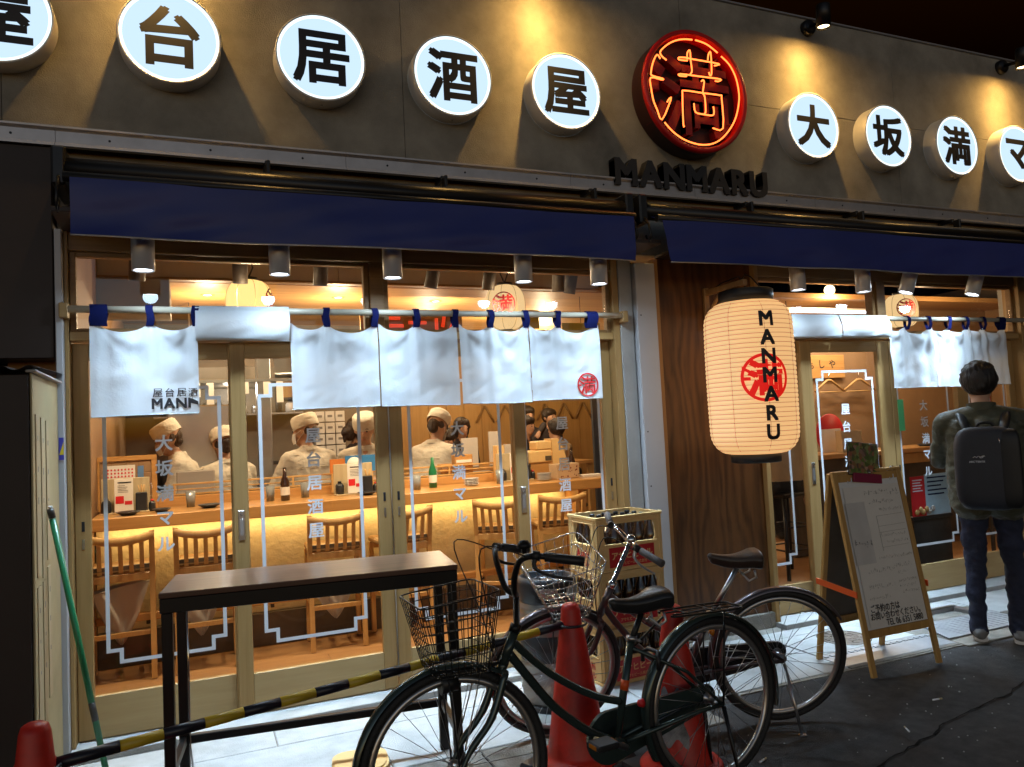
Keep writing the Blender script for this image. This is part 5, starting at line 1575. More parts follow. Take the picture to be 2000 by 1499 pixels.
# ------------------------------------------------------------------ beer crates with bottles
bot_mesh = None
def crate(z, lab, rz=3.5, dx=0, dy=0):
    t = thing('beer_crate', lab, 'crate', (2.33 + dx, -.36 + dy, z), R(rz), group='cream beer crates stacked by the right post')
    W, Dp, H, th = .230, .156, .316, .012
    def wall(half, off, ax):
        b = MB()
        def bx(a0, a1, z0, z1, o=0.0, tt=th, bv=.003):
            lo, hi = (off - tt if off > 0 else off - o, off + o if off > 0 else off + tt)
            if ax == 'x': b.bbox(a0, a1, lo, hi, z0, z1, bv)
            else: b.bbox(lo, hi, a0, a1, z0, z1, bv)
        op = half - .052
        bx(-half, half, .002, .150); bx(-half, half, .272, H); bx(-half, -op, .1505, .2715); bx(op, half, .1505, .2715)
        bx(-half - .004, half + .004, H - .018, H, .006); bx(-half - .004, half + .004, .0, .016, .005); bx(-op - .008, op + .008, .147, .156, .006); bx(-half + .003, half - .003, .258 + .012, .262 + .016, .004)
        c = .030
        for sx in (-1, 1):
            for (zz, sz) in ((.272, -1), (.150, 1)):
                tri = [(sx * op, zz), (sx * (op - c), zz), (sx * (op - c * .3), zz + sz * c * .3), (sx * op, zz + sz * c)]
                y0 = off - .010 if off > 0 else off + .001
                P3 = [(a, y0, zc) if ax == 'x' else (y0, a, zc) for a, zc in tri]
                b.poly(P3, (0, .009, 0) if ax == 'x' else (.009, 0, 0))
        for k in (-1, 1):
            bx(k * (half - .02) - .008, k * (half - .02) + .008, .02, H - .02, .005)
        return b
    for nm, half, off, ax in (('front_wall', W, -Dp, 'x'), ('rear_wall', W, Dp, 'x'), ('side_wall', Dp - .013, -W, 'y'), ('side_wall', Dp - .013, W, 'y')):
        wall(half, off, ax).build(nm, M['crate'], t)
    b = MB(); b.bbox(-W + .013, W - .013, -Dp + .013, Dp - .013, .003, .012, .001)
    b.build('bottom', M['crate'], t)
    for i in range(1, 5): MB().box(-W + .016 + i * .0857 - .0015, -W + .016 + i * .0857 + .0015, -Dp + .014, Dp - .014, .013, .11).build('divider', M['crate'], t)
    MB().bbox(-.150, .165, -Dp - .003, -Dp + .001, .022, .135, .001).build('red_label', M['crater'], t)
    b = MB(); b.text('アサヒビール', (.008, -Dp - .0036, .088), (1, 0, 0), (0, 0, 1), .05, bold=.03, fit=.285); b.build('label_print', M['crate'], t)
    b = MB(); b.text('アサヒビール株式会社', (.008, -Dp - .0036, .042), (1, 0, 0), (0, 0, 1), .02, bold=.01, fit=.20); b.build('small_print', M['crate'], t)
    b = MB(); b.text('Asahi', (-W - .0035, 0, .098), (0, -1, 0), (0, 0, 1), .055, bold=.03, fit=.13); b.build('side_print', M['crater'], t)
    b = MB(); b.text('ビール', (-W - .0035, -.005, .048), (0, -1, 0), (0, 0, 1), .055, bold=.03, fit=.13); b.build('side_print', M['crater'], t)
    return t
def bottle():
    t = thing('beer_bottle', 'x', 'bottle', (0, 0, 0), group='brown beer bottles in the crates')
    MB().lathe([(.0005, 0), (.034, 0), (.0365, .006), (.0365, .165), (.031, .195), (.018, .235), (.0145, .28), (.0145, .286)], 14).build('glass_body', M['bottle'], t)
    MB().lathe([(.0155, .278), (.016, .286), (.014, .292), (.0005, .293)], 12).build('cap', M['black'], t)
    return t
for ci, (z, lab) in enumerate(((0.0, 'cream beer crate at the bottom of the stack'), (.319, 'cream beer crate in the middle of the stack'), (.638, 'cream beer crate on top of the stack'))):
    cr = crate(z, lab, 3.5 + (.8, -.6, 0)[ci], (0.002, -.002, 0)[ci])
    w0 = wm(cr)
    for i in range(5):
        for j in range(4):
            if ci < 2 and 0 < i < 4 and j > 1: continue
            if ci == 0 and i == 0 and j == 0: bt = bot0 = bottle()
            else: bt = copy_tree(bot0)
            bt.location = w0 @ Vector((-.171 + i * .0857, -.114 + j * .0757, .013))
            bt.rotation_euler = (0, 0, random.random() * 6)
            bt['label'] = 'brown beer bottle in the ' + ('bottom', 'middle', 'top')[ci] + ' crate, ' + ('front', 'second', 'third', 'rear')[j] + ' row, ' + ('first', 'second', 'third', 'fourth', 'last')[i] + ' from the left'
            bt['group'] = 'brown beer bottles in the ' + ('bottom', 'middle', 'top')[ci] + ' crate'

# ------------------------------------------------------------------ sandwich board
t = thing('sandwich_board', 'wooden sandwich board with handwritten sheets before the right door', 'sandwich board', (3.73, -.95, 0))
HX, ZT, FY, BY, TY = .275, 1.125, -.205, .20, .0
M['abwood'] = wood('board_wood', (.52, .30, .095), (.39, .21, .055), 'z', .5)
def bar(xa, ya, za, xb, yb, zb, w, d): 
    b = MB(); v = Vector((xb - xa, yb - ya, zb - za)); 
    A = Vector((xa, ya, za)); up = v.normalized(); rx = Vector((1, 0, 0)); rx = (rx - up * rx.dot(up)).normalized(); ry = up.cross(rx)
    Mx = Matrix.Translation(A) @ Matrix((( rx.x, ry.x, up.x, 0), (rx.y, ry.y, up.y, 0), (rx.z, ry.z, up.z, 0), (0, 0, 0, 1)))
    b.bbox(-w / 2, w / 2, -d / 2, d / 2, 0, v.length, .003, Mx); return b
for s in (-1, 1):
    bar(s * (HX - .018), FY, 0, s * (HX - .018), TY - .014, ZT, .036, .022).build('front_leg', M['abwood'], t)
    bar(s * (HX - .018), BY, 0, s * (HX - .018), TY + .014, ZT, .036, .022).build('rear_leg', M['abwood'], t)
fy = lambda z: FY + (TY - .014 - FY) * z / ZT
ry_ = lambda z: BY + (TY + .014 - BY) * z / ZT
for z in (.225, 1.095):
    bar(-HX + .037, fy(z), z, HX - .037, fy(z), z, .034, .020).build('front_rail', M['abwood'], t) if False else MB().bbox(-HX + .037, HX - .037, fy(z) - .010, fy(z) + .010, z - .022, z + .022, .003).build('front_rail', M['abwood'], t)
    MB().bbox(-HX + .037, HX - .037, ry_(z) - .010, ry_(z) + .010, z - .022, z + .022, .003).build('rear_rail', M['abwood'], t)
upv = Vector((0, fy(1) - fy(0), 1)).normalized()
nv = Vector((1, 0, 0)).cross(upv)
def onp(x, z, o=0.0): return Vector((x, fy(z), z)) + nv * o
b = MB(); b.poly([onp(-HX + .036, .246, .002), onp(HX - .036, .246, .002), onp(HX - .036, 1.074, .002), onp(-HX + .036, 1.074, .002)], nv * -.006); b.build('front_panel', M['white'], t)
def onr(x, z): return Vector((x, ry_(z), z))
b = MB(); b.poly([onr(-HX + .036, .246), onr(HX - .036, .246), onr(HX - .036, 1.074), onr(-HX + .036, 1.074)], (0, .005, 0)); b.build('rear_panel', M['dkpanel'], t)
def sheet(x0, x1, z0, z1, o, nm, m=M['paper'], wav=.002):
    b = MB(); b.grid(lambda u, v: onp(x0 + (x1 - x0) * u, z0 + (z1 - z0) * v, o + wav * noise.noise(Vector((u * 3, v * 3, o * 99)))), 10, 14); return b.build(nm, m, t)
sheet(-.215, .232, .255, 1.04, .0075, 'big_sheet')
sheet(-.225, -.075, .60, .95, .012, 'left_sheet', pm('sleeve', (.60, .58, .56), .3, var=.05), .004)
b = MB(); rr = random.Random(3)
def wline(b, x0, x1, z, h, seed, o=.0105):
    rr = random.Random(seed); x = x0
    while x < x1:
        w = rr.uniform(.3, .9) * h
        for k in range(rr.randint(2, 4)):
            xa, za = x + rr.random() * w, z + rr.random() * h
            xb, zb = (xa + rr.uniform(.3, .8) * w, za + rr.uniform(-.15, .15) * h) if rr.random() < .55 else (xa + rr.uniform(-.1, .1) * w, za + rr.uniform(.3, .8) * h)
            b.tube([onp(xa, za, o), onp(xb, zb, o)], h * .035, 4)
        x += w + h * .35
for i, (x0, x1, z, h) in enumerate(((-.06, .12, .985, .022), (.15, .21, .975, .028), (-.04, .16, .93, .018), (.03, .20, .885, .016), (-.02, .20, .74, .014), (.04, .21, .70, .014), (-.05, .21, .615, .013), (-.15, .05, .545, .018), (.06, .20, .56, .016), (.08, .15, .52, .014), (.06, .215, .475, .013), (.07, .20, .445, .013), (.08, .215, .412, .014), (-.17, .03, .46, .016), (-.18, -.02, .40, .014))):
    wline(b, x0, x1, z, h, i, .0105)
for z in (.86, .80, .765, .68): b.tube([onp(.0, z, .010), onp(.215, z + .004, .010)], .0007, 4)
b.tube([onp(.0, .66, .010), onp(.0, .86, .010)], .0007, 4)
b.build('faint_writing', M['inkf'], t)
b = MB()
for k in range(5): wline(b, -.21 + .028 * k, -.195 + .028 * k, .70 - .01 * (k % 2), .030, 40 + k, .0165)
b.build('marker_strokes', M['ink'], t)
b = MB()
b.text('ご予約の方は', (-.19, *onp(0, .356, .0105)[1:]), (1, 0, 0), upv, .047, bold=.012, align='L', sx=.82)
b.build('marker_writing', M['ink'], t)
b = MB()
b.text('お問い合わせください。', (-.20, *onp(0, .315, .0105)[1:]), (1, 0, 0), upv, .045, bold=.012, align='L', sx=.84)
b.build('marker_writing', M['ink'], t)
b = MB()
b.text('TEL 06 6351 5880', (-.09, *onp(0, .273, .0105)[1:]), (1, 0, 0), upv, .050, bold=.010, align='L', sx=.78)
b.build('marker_writing', M['ink'], t)
for s in (-1, 1):
    bb = MB(); bb.poly([(s * (HX + .004), fy(.44) - .02, .43), (s * (HX + .004), fy(.44) - .02, .465), (s * (HX + .004), ry_(.47) + .03, .50), (s * (HX + .004), ry_(.47) + .03, .465)], (s * .007, 0, 0)); bb.build('orange_strut', M['orange'], t)
    MB().tube([(s * .17, -.01, ZT - .02), (s * .17 + .02, -.03, ZT + .02), (s * .17 + .05, -.01, ZT + .012), (s * .17 + .03, -.035, ZT - .05), (s * .17 + .01, -.03, ZT - .06), (s * .17, -.02, ZT - .02)], .0032, 6).build('cord', M['vinyl'], t)
MB().tube([(-.24, -.012, ZT + .004), (-.1, -.02, ZT + .004), (.02, -.03, ZT - .008)], .003, 6).build('cord', M['vinyl'], t)
MB().bbox(-HX, HX, -.026, -.003, ZT - .006, ZT + .012, .003).build('top_rail', M['abwood'], t)
# food photograph clipped over the top
t = thing('food_photo', 'printed food picture clipped to the top of the sandwich board', 'picture', (3.70, -.985, 1.085), R(4))
fm, nt, bs = _nt('food_print')
vo = nt.nodes.new('ShaderNodeTexVoronoi'); vo.inputs['Scale'].default_value = 46
tc = nt.nodes.new('ShaderNodeTexCoord'); nt.links.new(tc.outputs['Object'], vo.inputs['Vector'])
rp = nt.nodes.new('ShaderNodeValToRGB'); cr_ = rp.color_ramp
cr_.elements[0].color = (.05, .03, .02, 1); cr_.elements[1].color = (.50, .28, .2, 1)
for p, c in ((.25, (.12, .20, .04, 1)), (.45, (.32, .10, .06, 1)), (.62, (.22, .30, .10, 1)), (.8, (.10, .06, .05, 1))):
    e = cr_.elements.new(p); e.color = c
sp = nt.nodes.new('ShaderNodeSeparateColor'); nt.links.new(vo.outputs['Color'], sp.inputs[0])
nt.links.new(sp.outputs[0], rp.inputs[0]); nt.links.new(rp.outputs[0], bs.inputs['Base Color']); bs.inputs['Roughness'].default_value = .3
TP = Matrix.Rotation(R(-6), 4, 'X') @ Matrix.Rotation(R(7), 4, 'Y')
b = MB(); b.bbox(-.13, .13, -.002, .002, .02, .21, .0008, TP); b.build('print', fm, t)
b = MB(); b.bbox(-.135, .135, .0025, .004, .015, .215, .0006, TP); b.build('mount', M['brown'], t)
b = MB(); b.bbox(-.10, .14, -.006, .006, -.025, .03, .002, TP); b.build('magenta_strip', pm('magenta', (.24, .012, .05), .5, var=.05), t)

# ------------------------------------------------------------------ cigarette ends and litter
for i, (x, y, a, lab) in enumerate(((2.262, -1.651, 20, 'cigarette end on the asphalt near the kickstand'), (3.50, -1.525, -10, 'cigarette end lying in front of the sandwich board'), (3.05, -1.72, 60, 'cigarette end by the asphalt seam'))):
    t = thing('cigarette_end', lab, 'cigarette', (x, y, .0), R(a), group='cigarette ends on the asphalt')
    z = road_z(x, y) - .012 + .005
    MB().cyl((-.028, 0, z), (.01, 0, z), .0042, 8).build('paper_end', M['vinyl'], t); MB().cyl((.0102, 0, z), (.028, 0, z), .0043, 8).build('filter_end', M['tagw'], t)
b = MB(); rr = random.Random(8)
for k in range(150):
    x, y = rr.uniform(2.0, 5.4), rr.uniform(-2.4, -1.02)
    z = road_z(x, y) - .012; r = rr.uniform(.002, .0055)
    b.sphere((x, y, z + r * .5), r, 5, 4, (1, 1, .6))
o = b.build('grit', M['pave']); tag(o, 'pale grit scattered over the dark asphalt', 'grit', kind='stuff')
# ------------------------------------------------------------------ bicycles
def bez(pts, n=6): return smooth_pts(pts, n)
def make_bike(o, cfg):
    """o: thing at the rear contact point, +X forward, +Z up"""
    r, L = cfg['r'], cfg['L']
    fm_, rim_m, tyre_m = cfg['frame'], cfg['rim'], M['tyre']
    HB, HT = Vector(cfg['hb']), Vector(cfg['ht'])
    ax = (HT - HB).normalized()
    ST = Matrix.Translation(HB) @ Matrix.Rotation(R(cfg['steer']), 4, ax) @ Matrix.Translation(-HB)
    I = Matrix.Identity(4)
    def put(nm, b, m, par=o, Mx=I): return xf(b, Mx).build(nm, m, par)
    def circ(c, rad, n=48, a0=0.0, a1=2 * PI, full=True):
        k = n if full else n + 1
        return [Vector((c[0] + rad * math.cos(a0 + (a1 - a0) * i / n), 0, c[1] + rad * math.sin(a0 + (a1 - a0) * i / n))) for i in range(k)]
    for (cx, Mx, nm) in ((0, I, 'r'), (L, ST, 'f')):
        w = bpy.data.objects.new('wheel', None); C.objects.link(w); w.parent = o; w.empty_display_size = .05
        put('tyre', MB().tube(circ((cx, r), r - .0165, 64), .0165, 10, True), tyre_m, w, Mx)
        put('rim', MB().tube(circ((cx, r), r - .041, 64), .0115, 6, True, flat=1.2), rim_m, w, Mx)
        b = MB()
        for k in range(28):
            a = 2 * PI * k / 28; s = 1 if k % 2 else -1
            a2 = a + (.42 if (k // 2) % 2 else -.42)
            b.tube([(cx + .018 * math.cos(a2), s * .03, r + .018 * math.sin(a2)), (cx + (r - .052) * math.cos(a), s * .003, r + (r - .052) * math.sin(a))], .0013, 4)
        put('spokes', b, M['spoke'], w, Mx)
        b = MB(); b.tube([(cx, -.05, r), (cx, -.036, r), (cx, -.034, r), (cx, -.028, r), (cx, -.026, r), (cx, .026, r), (cx, .028, r), (cx, .034, r), (cx, .036, r), (cx, .05, r)], [.008, .01, .024, .024, .015, .015, .024, .024, .01, .008], 12)
        put('hub', b, M['steel'], w, Mx)
        # mudguard: arched channel over the tyre
        a0, a1 = (R(cfg['mg'][0]), R(cfg['mg'][1])) if nm == 'r' else (R(cfg['mg'][2]), R(cfg['mg'][3]))
        def mg(u, v, cx=cx, a0=a0, a1=a1):
            a = a0 + (a1 - a0) * u; q = (v - .5) * PI * .95
            rad = r + .004 + .016 * math.cos(q)
            return Vector((cx + rad * math.cos(a), .0235 * math.sin(q), r + rad * math.sin(a)))
        b = MB(); b.grid(mg, 44, 8); b.grid(lambda u, v: mg(1 - u, v) + Vector((0, 0, -.0012)), 44, 8); put('mudguard', b, cfg['guard'], o, Mx)
        ae = a0 if nm == 'r' else a1
        for s in (-1, 1):
            e = a0 + .35 if nm == 'r' else a1 - .3
            put('mudguard_stay', MB().tube([(cx, s * .052, r), (cx + (r + .006) * math.cos(e), s * .028, r + (r + .006) * math.sin(e))], .0025, 5), M['spoke'], o, Mx)
    bbp = Vector(cfg['bb']); stt = Vector(cfg['st'])
    # frame
    b = MB()
    b.tube([HB - ax * .01, HT + ax * .01], .0185, 12)
    b.tube(bez(cfg['top']), .0145, 10); b.tube(bez(cfg['down']), .0165, 10)
    b.tube([bbp, stt], .0155, 10)
    b.tube([bbp + Vector((0, -.034, 0)), bbp + Vector((0, .034, 0))], .021, 12)
    for s in (-1, 1):
        b.tube([bbp + Vector((-.03, s * .02, 0)), (.12, s * .048, r - .005), (0, s * .056, r)], .0095, 8)
        b.tube([stt + Vector((.005, s * .012, -.03)), (.16, s * .045, r + (stt.z - r) * .5), (0, s * .056, r)], .0075, 8)
    put('frame', b, fm_)
    if cfg.get('band'): put('frame_band', MB().tube([bbp + (stt - bbp) * cfg['band'][0], bbp + (stt - bbp) * cfg['band'][1]], .0166, 10), M['orange'])
    # fork
    b = MB()
    cr = HB - ax * .03
    b.tube([cr + Vector((0, -.045, 0)), cr + Vector((0, .045, 0))], .013, 8)
    b.tube([HB, cr], .017, 10)
    for s in (-1, 1):
        e = Vector((L, s * .052, r)); m1 = cr - ax * .15 + Vector((-.002, s * .05, 0)); m2 = Vector((L - .045, s * .052, r + .075))
        b.tube(bez([cr + Vector((0, s * .043, 0)), m1, m2, e], 5), [.0135] * 6 + [.012] * 5 + [.009] * 5, 8)
    put('fork', b, fm_, o, ST)
    # stem and handlebar
    stp = Vector(cfg['stem'])
    put('stem', MB().tube([HT + ax * .005, HT + ax * .035, HT + ax * .036, stp], [.021, .021, .012, .012], 12), cfg['barm'], o, ST)
    hb = [Vector(p) for p in cfg['bar']]
    full = [Vector((p.x, -p.y, p.z)) for p in hb[::-1]] + hb[1:] if abs(hb[0].y) < 1e-6 else [Vector((p.x, -p.y, p.z)) for p in hb[::-1]] + hb
    put('handlebar', MB().tube(bez(full, 5), .0112, 10), cfg['barm'], o, ST)
    for s in (-1, 1):
        e0 = Vector((hb[-1].x, s * hb[-1].y, hb[-1].z)); e1 = Vector((hb[-2].x, s * hb[-2].y, hb[-2].z)); d = (e1 - e0).normalized()
        put('grip', MB().tube([e0 - d * .012, e0 - d * .010, e0 + d * .02, e0 + d * .12, e0 + d * .122], [.012, .0175, .0165, .0165, .0125], 12), cfg['grip'], o, ST)
        p0 = e0 + d * .15
        dn = (Vector((0, 0, -1)) - d * d.z * -1).normalized()
        put('brake_lever', MB().tube(bez([p0, p0 - d * .01 + Vector((.02, 0, -.035)), p0 - d * .06 + Vector((.02, 0, -.055)), p0 - d * .13 + Vector((.012, 0, -.06))], 4), [.008] * 5 + [.006] * 5 + [.005] * 3, 7), cfg['lever'], o, ST)
        put('lever_clamp', MB().tube([p0 - d * .012, p0 + d * .014], .0165, 10), M['blackp'], o, ST)
        put('cable', MB().tube(bez([p0 + Vector((.01, 0, -.01)), p0 + d * .10 + Vector((.09, 0, .02)), Vector((HT.x + .10, s * .05, HT.z + .08)), HB + Vector((.03, s * .02, .02))], 6), .0026, 5), M['blackp'], o, ST)
    e0 = Vector((hb[-1].x, hb[-1].y * cfg['bell'], hb[-1].z)); e1 = Vector((hb[-2].x, hb[-2].y * cfg['bell'], hb[-2].z)); d = (e1 - e0).normalized()
    p0 = e0 + d * .19 + Vector((0, 0, .018))
    put('bell', MB().lathe([(.0005, .03), (.014, .028), (.023, .016), (.025, .004), (.010, 0), (.008, -.016)], 18, Matrix.Translation(p0)), cfg['bellm'], o, ST)
    # basket of wire
    k = cfg['bk']; b = MB(); wr = .0019
    def lvl(q):
        x0 = k['x0'][0] + (k['x0'][1] - k['x0'][0]) * q; x1 = k['x1'][0] + (k['x1'][1] - k['x1'][0]) * q
        w = k['w'][0] + (k['w'][1] - k['w'][0]) * q
        z0 = k['z'][0] + (k['z'][1] - k['z'][0]) * q
        return x0, x1, w, z0
    def lp(q, rad):
        x0, x1, w, z = lvl(q); c = .04
        rise = k.get('rise', 0) * q
        pts = []
        for (sx, sy, a0) in ((1, 1, 0), (-1, 1, 90), (-1, -1, 180), (1, -1, 270)):
            cx = (x1 - c) if sx > 0 else (x0 + c); cy = sy * (w - c)
            for i in range(4):
                a = R(a0 + 30 * i); px = cx + c * math.cos(a)
                pts.append((px, cy + c * math.sin(a), z + rise * (1 - (px - x0) / (x1 - x0))))
        b.tube(pts, rad, 5, True)
        return pts
    for i in range(cfg['bk']['n'] + 1):
        lp(i / k['n'], .0032 if i == k['n'] else wr)
    def side(q, f):
        x0, x1, w, z = lvl(q); rise = k.get('rise', 0) * q
        zz = lambda x: z + rise * (1 - (x - x0) / (x1 - x0))
        s = f % 4; fr = f - int(f)
        if int(s) == 0: x = x0 + (x1 - x0) * fr; return (x, w, zz(x))
        if int(s) == 1: return (x1, w - 2 * w * fr, zz(x1))
        if int(s) == 2: x = x1 - (x1 - x0) * fr; return (x, -w, zz(x))
        return (x0, -w + 2 * w * fr, zz(x0))
    for s in range(4):
        for i in range(k['m']):
            f = s + (i + .5) / k['m'] * .999
            b.tube([side(0, f), side(1, f)], wr, 4)
    x0, x1, w, z = lvl(0)
    for i in range(1, 7):
        y = -w + 2 * w * i / 7; b.tube([(x0, y, z), (x1, y, z)], wr, 4)
    for i in range(1, 5):
        x = x0 + (x1 - x0) * i / 5; b.tube([(x, -w, z), (x, w, z)], wr, 4)
    put('basket', b, cfg['bkm'], o, ST)
    put('basket_bracket', MB().tube([(x0 + .02, 0, z - .004), HB + Vector((.02, 0, .0))], .007, 6).tube([(x1 - .05, .05, z - .003), (L, .055, r)], .0035, 5).tube([(x1 - .05, -.05, z - .003), (L, -.055, r)], .0035, 5), M['blackp'], o, ST)
    b = MB(); b.tube([(x0 + .09, 0, z - .045), (x0 + .15, 0, z - .045)], [.026, .034], 14); put('head_lamp', b, cfg['lamp'], o, ST)
    # saddle
    sn, sb, sz = cfg['sad']
    def sd(u, v):
        a = v * 2 * PI
        x = sn[0] + (sb[0] - sn[0]) * u
        w = .020 + (.095 - .020) * (max(0, u - .12) / .88) ** 1.7 * (1 if u < .86 else math.sqrt(max(0.02, 1 - ((u - .86) / .15) ** 2)))
        h = .022 + .020 * u
        zc = sn[1] + (sb[1] - sn[1]) * u - .030 * math.sin(PI * min(1, u * 1.25)) * .6
        e = min(1, math.sin(PI * min(1, max(0, u * 14)) / 2) + .05) * (1 if u < .93 else math.sqrt(max(.01, 1 - ((u - .93) / .071) ** 2)))
        zz = math.sin(a); yy = math.cos(a)
        return Vector((x, w * math.copysign(abs(yy) ** .8, yy) * e, zc + (h * .75 * zz if zz > 0 else h * 1.35 * math.copysign(abs(zz) ** .6, zz)) * e))
    b = MB(); b.grid(sd, 30, 18); put('saddle', b, cfg['sadm'])
    b = MB(); pc = stt + (stt - bbp).normalized() * .01
    pe = Vector((sn[0] * .45 + sb[0] * .55, 0, sn[1] * .5 + sb[1] * .5 - .06))
    b.tube([pc - (stt - bbp).normalized() * .03, pe], .0125, 10); put('seat_post', b, cfg['post'])
    b = MB()
    for s in (-1, 1):
        b.tube([(sb[0] + .05, s * .045, pe.z - .0), (sb[0] + .04, s * .045, pe.z - .035), (sb[0] + .075, s * .045, pe.z - .05), (sb[0] + .11, s * .03, pe.z - .01)], .006, 6)
    put('saddle_springs', b, M['steel'])
    put('seat_clamp', MB().tube([stt - Vector((0, 0, .006)), stt + Vector((-.003, 0, .012))], .021, 10).tube([stt + Vector((-.01, -.03, 0)), stt + Vector((-.01, .05, .0))], .005, 6), M['steel'])
    # carrier
    if cfg['rack']:
        (xa, za), (xb, zb) = cfg['rack']
        b = MB()
        b.tube(bez([(xa, -.035, za), (xa - .04, -.06, za), (xb + .02, -.062, zb), (xb, 0, zb + .002), (xb + .02, .062, zb), (xa - .04, .06, za), (xa, .035, za)], 5), .0045, 6)
        for s in (-.022, .022): b.tube([(xa - .02, s, za), (xb + .01, s, zb)], .0036, 5)
        for q in (.25, .6): b.tube([(xa + (xb - xa) * q, -.06, za + (zb - za) * q), (xa + (xb - xa) * q, .06, za + (zb - za) * q)], .0036, 5)
        for s in (-1, 1): b.tube([(xa + (xb - xa) * .72, s * .060, za + (zb - za) * .72), (.0, s * .062, r)], .0042, 6)
        b.tube([(xa, 0, za), stt + Vector((-.01, 0, -.03))], .005, 6)
        put('carrier', b, cfg['rackm'])
    # chain case, crank, pedals
    b = MB(); pts = []
    cy = -.040
    for i in range(17):
        a = R(-80) + R(250) * i / 16; pts.append((bbp.x + .10 * math.cos(a), cy, bbp.z + .10 * math.sin(a)))
    rd = []
    for i in range(9):
        a = R(100) + R(160) * i / 8; rd.append((.0 + .05 * math.cos(a), cy, r + .05 * math.sin(a)))
    top = [p for p in pts if True]
    outline = [(bbp.x + .10 * math.cos(R(q)), cy, bbp.z + .10 * math.sin(R(q))) for q in range(-95, 96, 12)] + [(.05 * math.cos(R(q)), cy, r + .05 * math.sin(R(q))) for q in range(85, 276, 19)]
    b.poly(outline, (0, -.016, 0))
    put('chain_case', b, cfg['case'])
    ca = R(cfg['crank']); d = Vector((math.cos(ca), 0, math.sin(ca)))
    for s in (-1, 1):
        p0 = bbp + Vector((0, s * .066, 0)); p1 = p0 + d * .16 * s + Vector((0, s * .012, 0))
        put('crank', MB().tube([bbp, p0], .010, 8).tube([p0, p1], [.012, .009], 8), M['steel'])
        q = p1 + Vector((0, s * .055, 0))
        b = MB(); b.bbox(q.x - .045, q.x + .045, q.y - .04, q.y + .04, q.z - .011, q.z + .011, .006)
        pd = put('pedal', b, M['blackp'])
        for sx in (-1, 1): put('reflector', MB().bbox(q.x + sx * .0455 - .002, q.x + sx * .0455 + .002, q.y - .022, q.y + .022, q.z - .007, q.z + .007, .001), M['amberr'], pd)
    b = MB(); b.tube([bbp + Vector((0, -.058, 0)), bbp + Vector((0, -.066, 0))], .03, 16); put('crank_boss', b, M['steel'])
    # lock and rear lamp
    put('ring_lock', MB().tube([(.30, -.05, r + .20), (.30, -.05, r + .235), (.285, -.03, r + .25), (.285, .03, r + .25), (.30, .05, r + .235), (.30, .05, r + .19)], .009, 8), M['blackp'])
    b = MB(); a = R(cfg['mg'][0] + 38); b.lathe([(.0005, .02), (.012, .018), (.017, 0), (.0005, 0)], 14, Matrix.Translation((math.cos(a) * (r + .02), 0, r + math.sin(a) * (r + .02))) @ Matrix.Rotation(PI / 2 - a, 4, 'Y')); put('rear_reflector', b, M['amberr'] if cfg.get('amber') else M['red'])
    if cfg['stand'] == 'double':
        b = MB()
        for s in (-1, 1): b.tube([(.0, s * .062, r - .005), (-.045, s * .085, .02), (-.08, s * .095, .012)], .0085, 7)
        b.tube([(-.075, -.095, .012), (-.075, .095, .012)], .0085, 7); put('kickstand', b, M['black'])
    else:
        b = MB(); b.tube([(.0, .062, r - .01), Vector(cfg['stand'])], .0075, 8); put('kickstand', b, M['steel'])
        e = Vector(cfg['stand']); put('stand_foot', MB().bbox(e.x - .018, e.x + .018, e.y - .01, e.y + .012, e.z - .004, e.z + .008, .002), M['chrome'])
M['tyre'] = pm('tyre_rubber', (.014, .014, .015), .6, var=.15, bump=.3, bscale=140)
M['spoke'] = pm('spoke_steel', (.40, .40, .41), .3, 1.0, var=0)
M['rimst'] = pm('rim_alloy', (.50, .49, .48), .3, .9, var=.1, scale=10)
M['rimdk'] = pm('rim_dark', (.10, .10, .10), .4, .6, var=.1)
M['bikegrn'] = pm('frame_dark_green', (.045, .070, .066), .26, .45, var=.12, coat=.4)
M['bikemauve'] = pm('frame_mauve', (.11, .088, .094), .3, .6, var=.08, coat=.3)
M['leath'] = pm('saddle_black', (.018, .019, .021), .3, var=.12, bump=.15, bscale=220, spec=.6)
M['leathb'] = pm('saddle_brown', (.045, .030, .024), .36, var=.2, bump=.15, bscale=200)
M['grip'] = pm('grip_grey', (.09, .085, .09), .55, var=.1)
M['amberr'] = pm('amber_reflector', (.65, .20, .01), .15, var=.05)
M['wire'] = pm('basket_wire', (.010, .010, .010), .5, .1, var=0)
M['wirest'] = pm('basket_steel', (.55, .55, .56), .25, 1.0, var=0)
cfgA = dict(r=.335, L=1.133, steer=-8, hb=(.936, 0, .66), ht=(.894, 0, .751), bb=(.48, 0, .281), st=(.387, 0, .646),
            top=[(.903, 0, .730), (.81, 0, .635), (.70, 0, .548), (.57, 0, .470), (.452, 0, .424)], down=[(.918, 0, .690), (.84, 0, .585), (.74, 0, .462), (.60, 0, .345), (.49, 0, .284)],
            stem=(.872, 0, .885), bar=[(.874, 0, .885), (.895, .045, .905), (.902, .085, .965), (.895, .14, 1.022), (.855, .21, 1.036), (.727, .262, 1.010)],
            bk=dict(x0=(1.02, .985), x1=(1.205, 1.262), w=(.115, .185), z=(.665, .905), n=8, m=9, rise=.03), mg=(-28, 195, -5, 125),
            frame=M['bikegrn'], rim=M['rimst'], guard=M['bikegrn'], barm=M['black'], grip=M['blackp'], lever=M['blackp'], bell=1, bellm=M['black'], bkm=M['wire'], lamp=M['blackp'],
            sad=((.482, .800), (.208, .795), 0), sadm=M['leath'], post=M['black'], rack=((.215, .712), (-.135, .700)), rackm=M['black'], case=M['bikegrn'], crank=25, stand='double', band=(.50, .60))
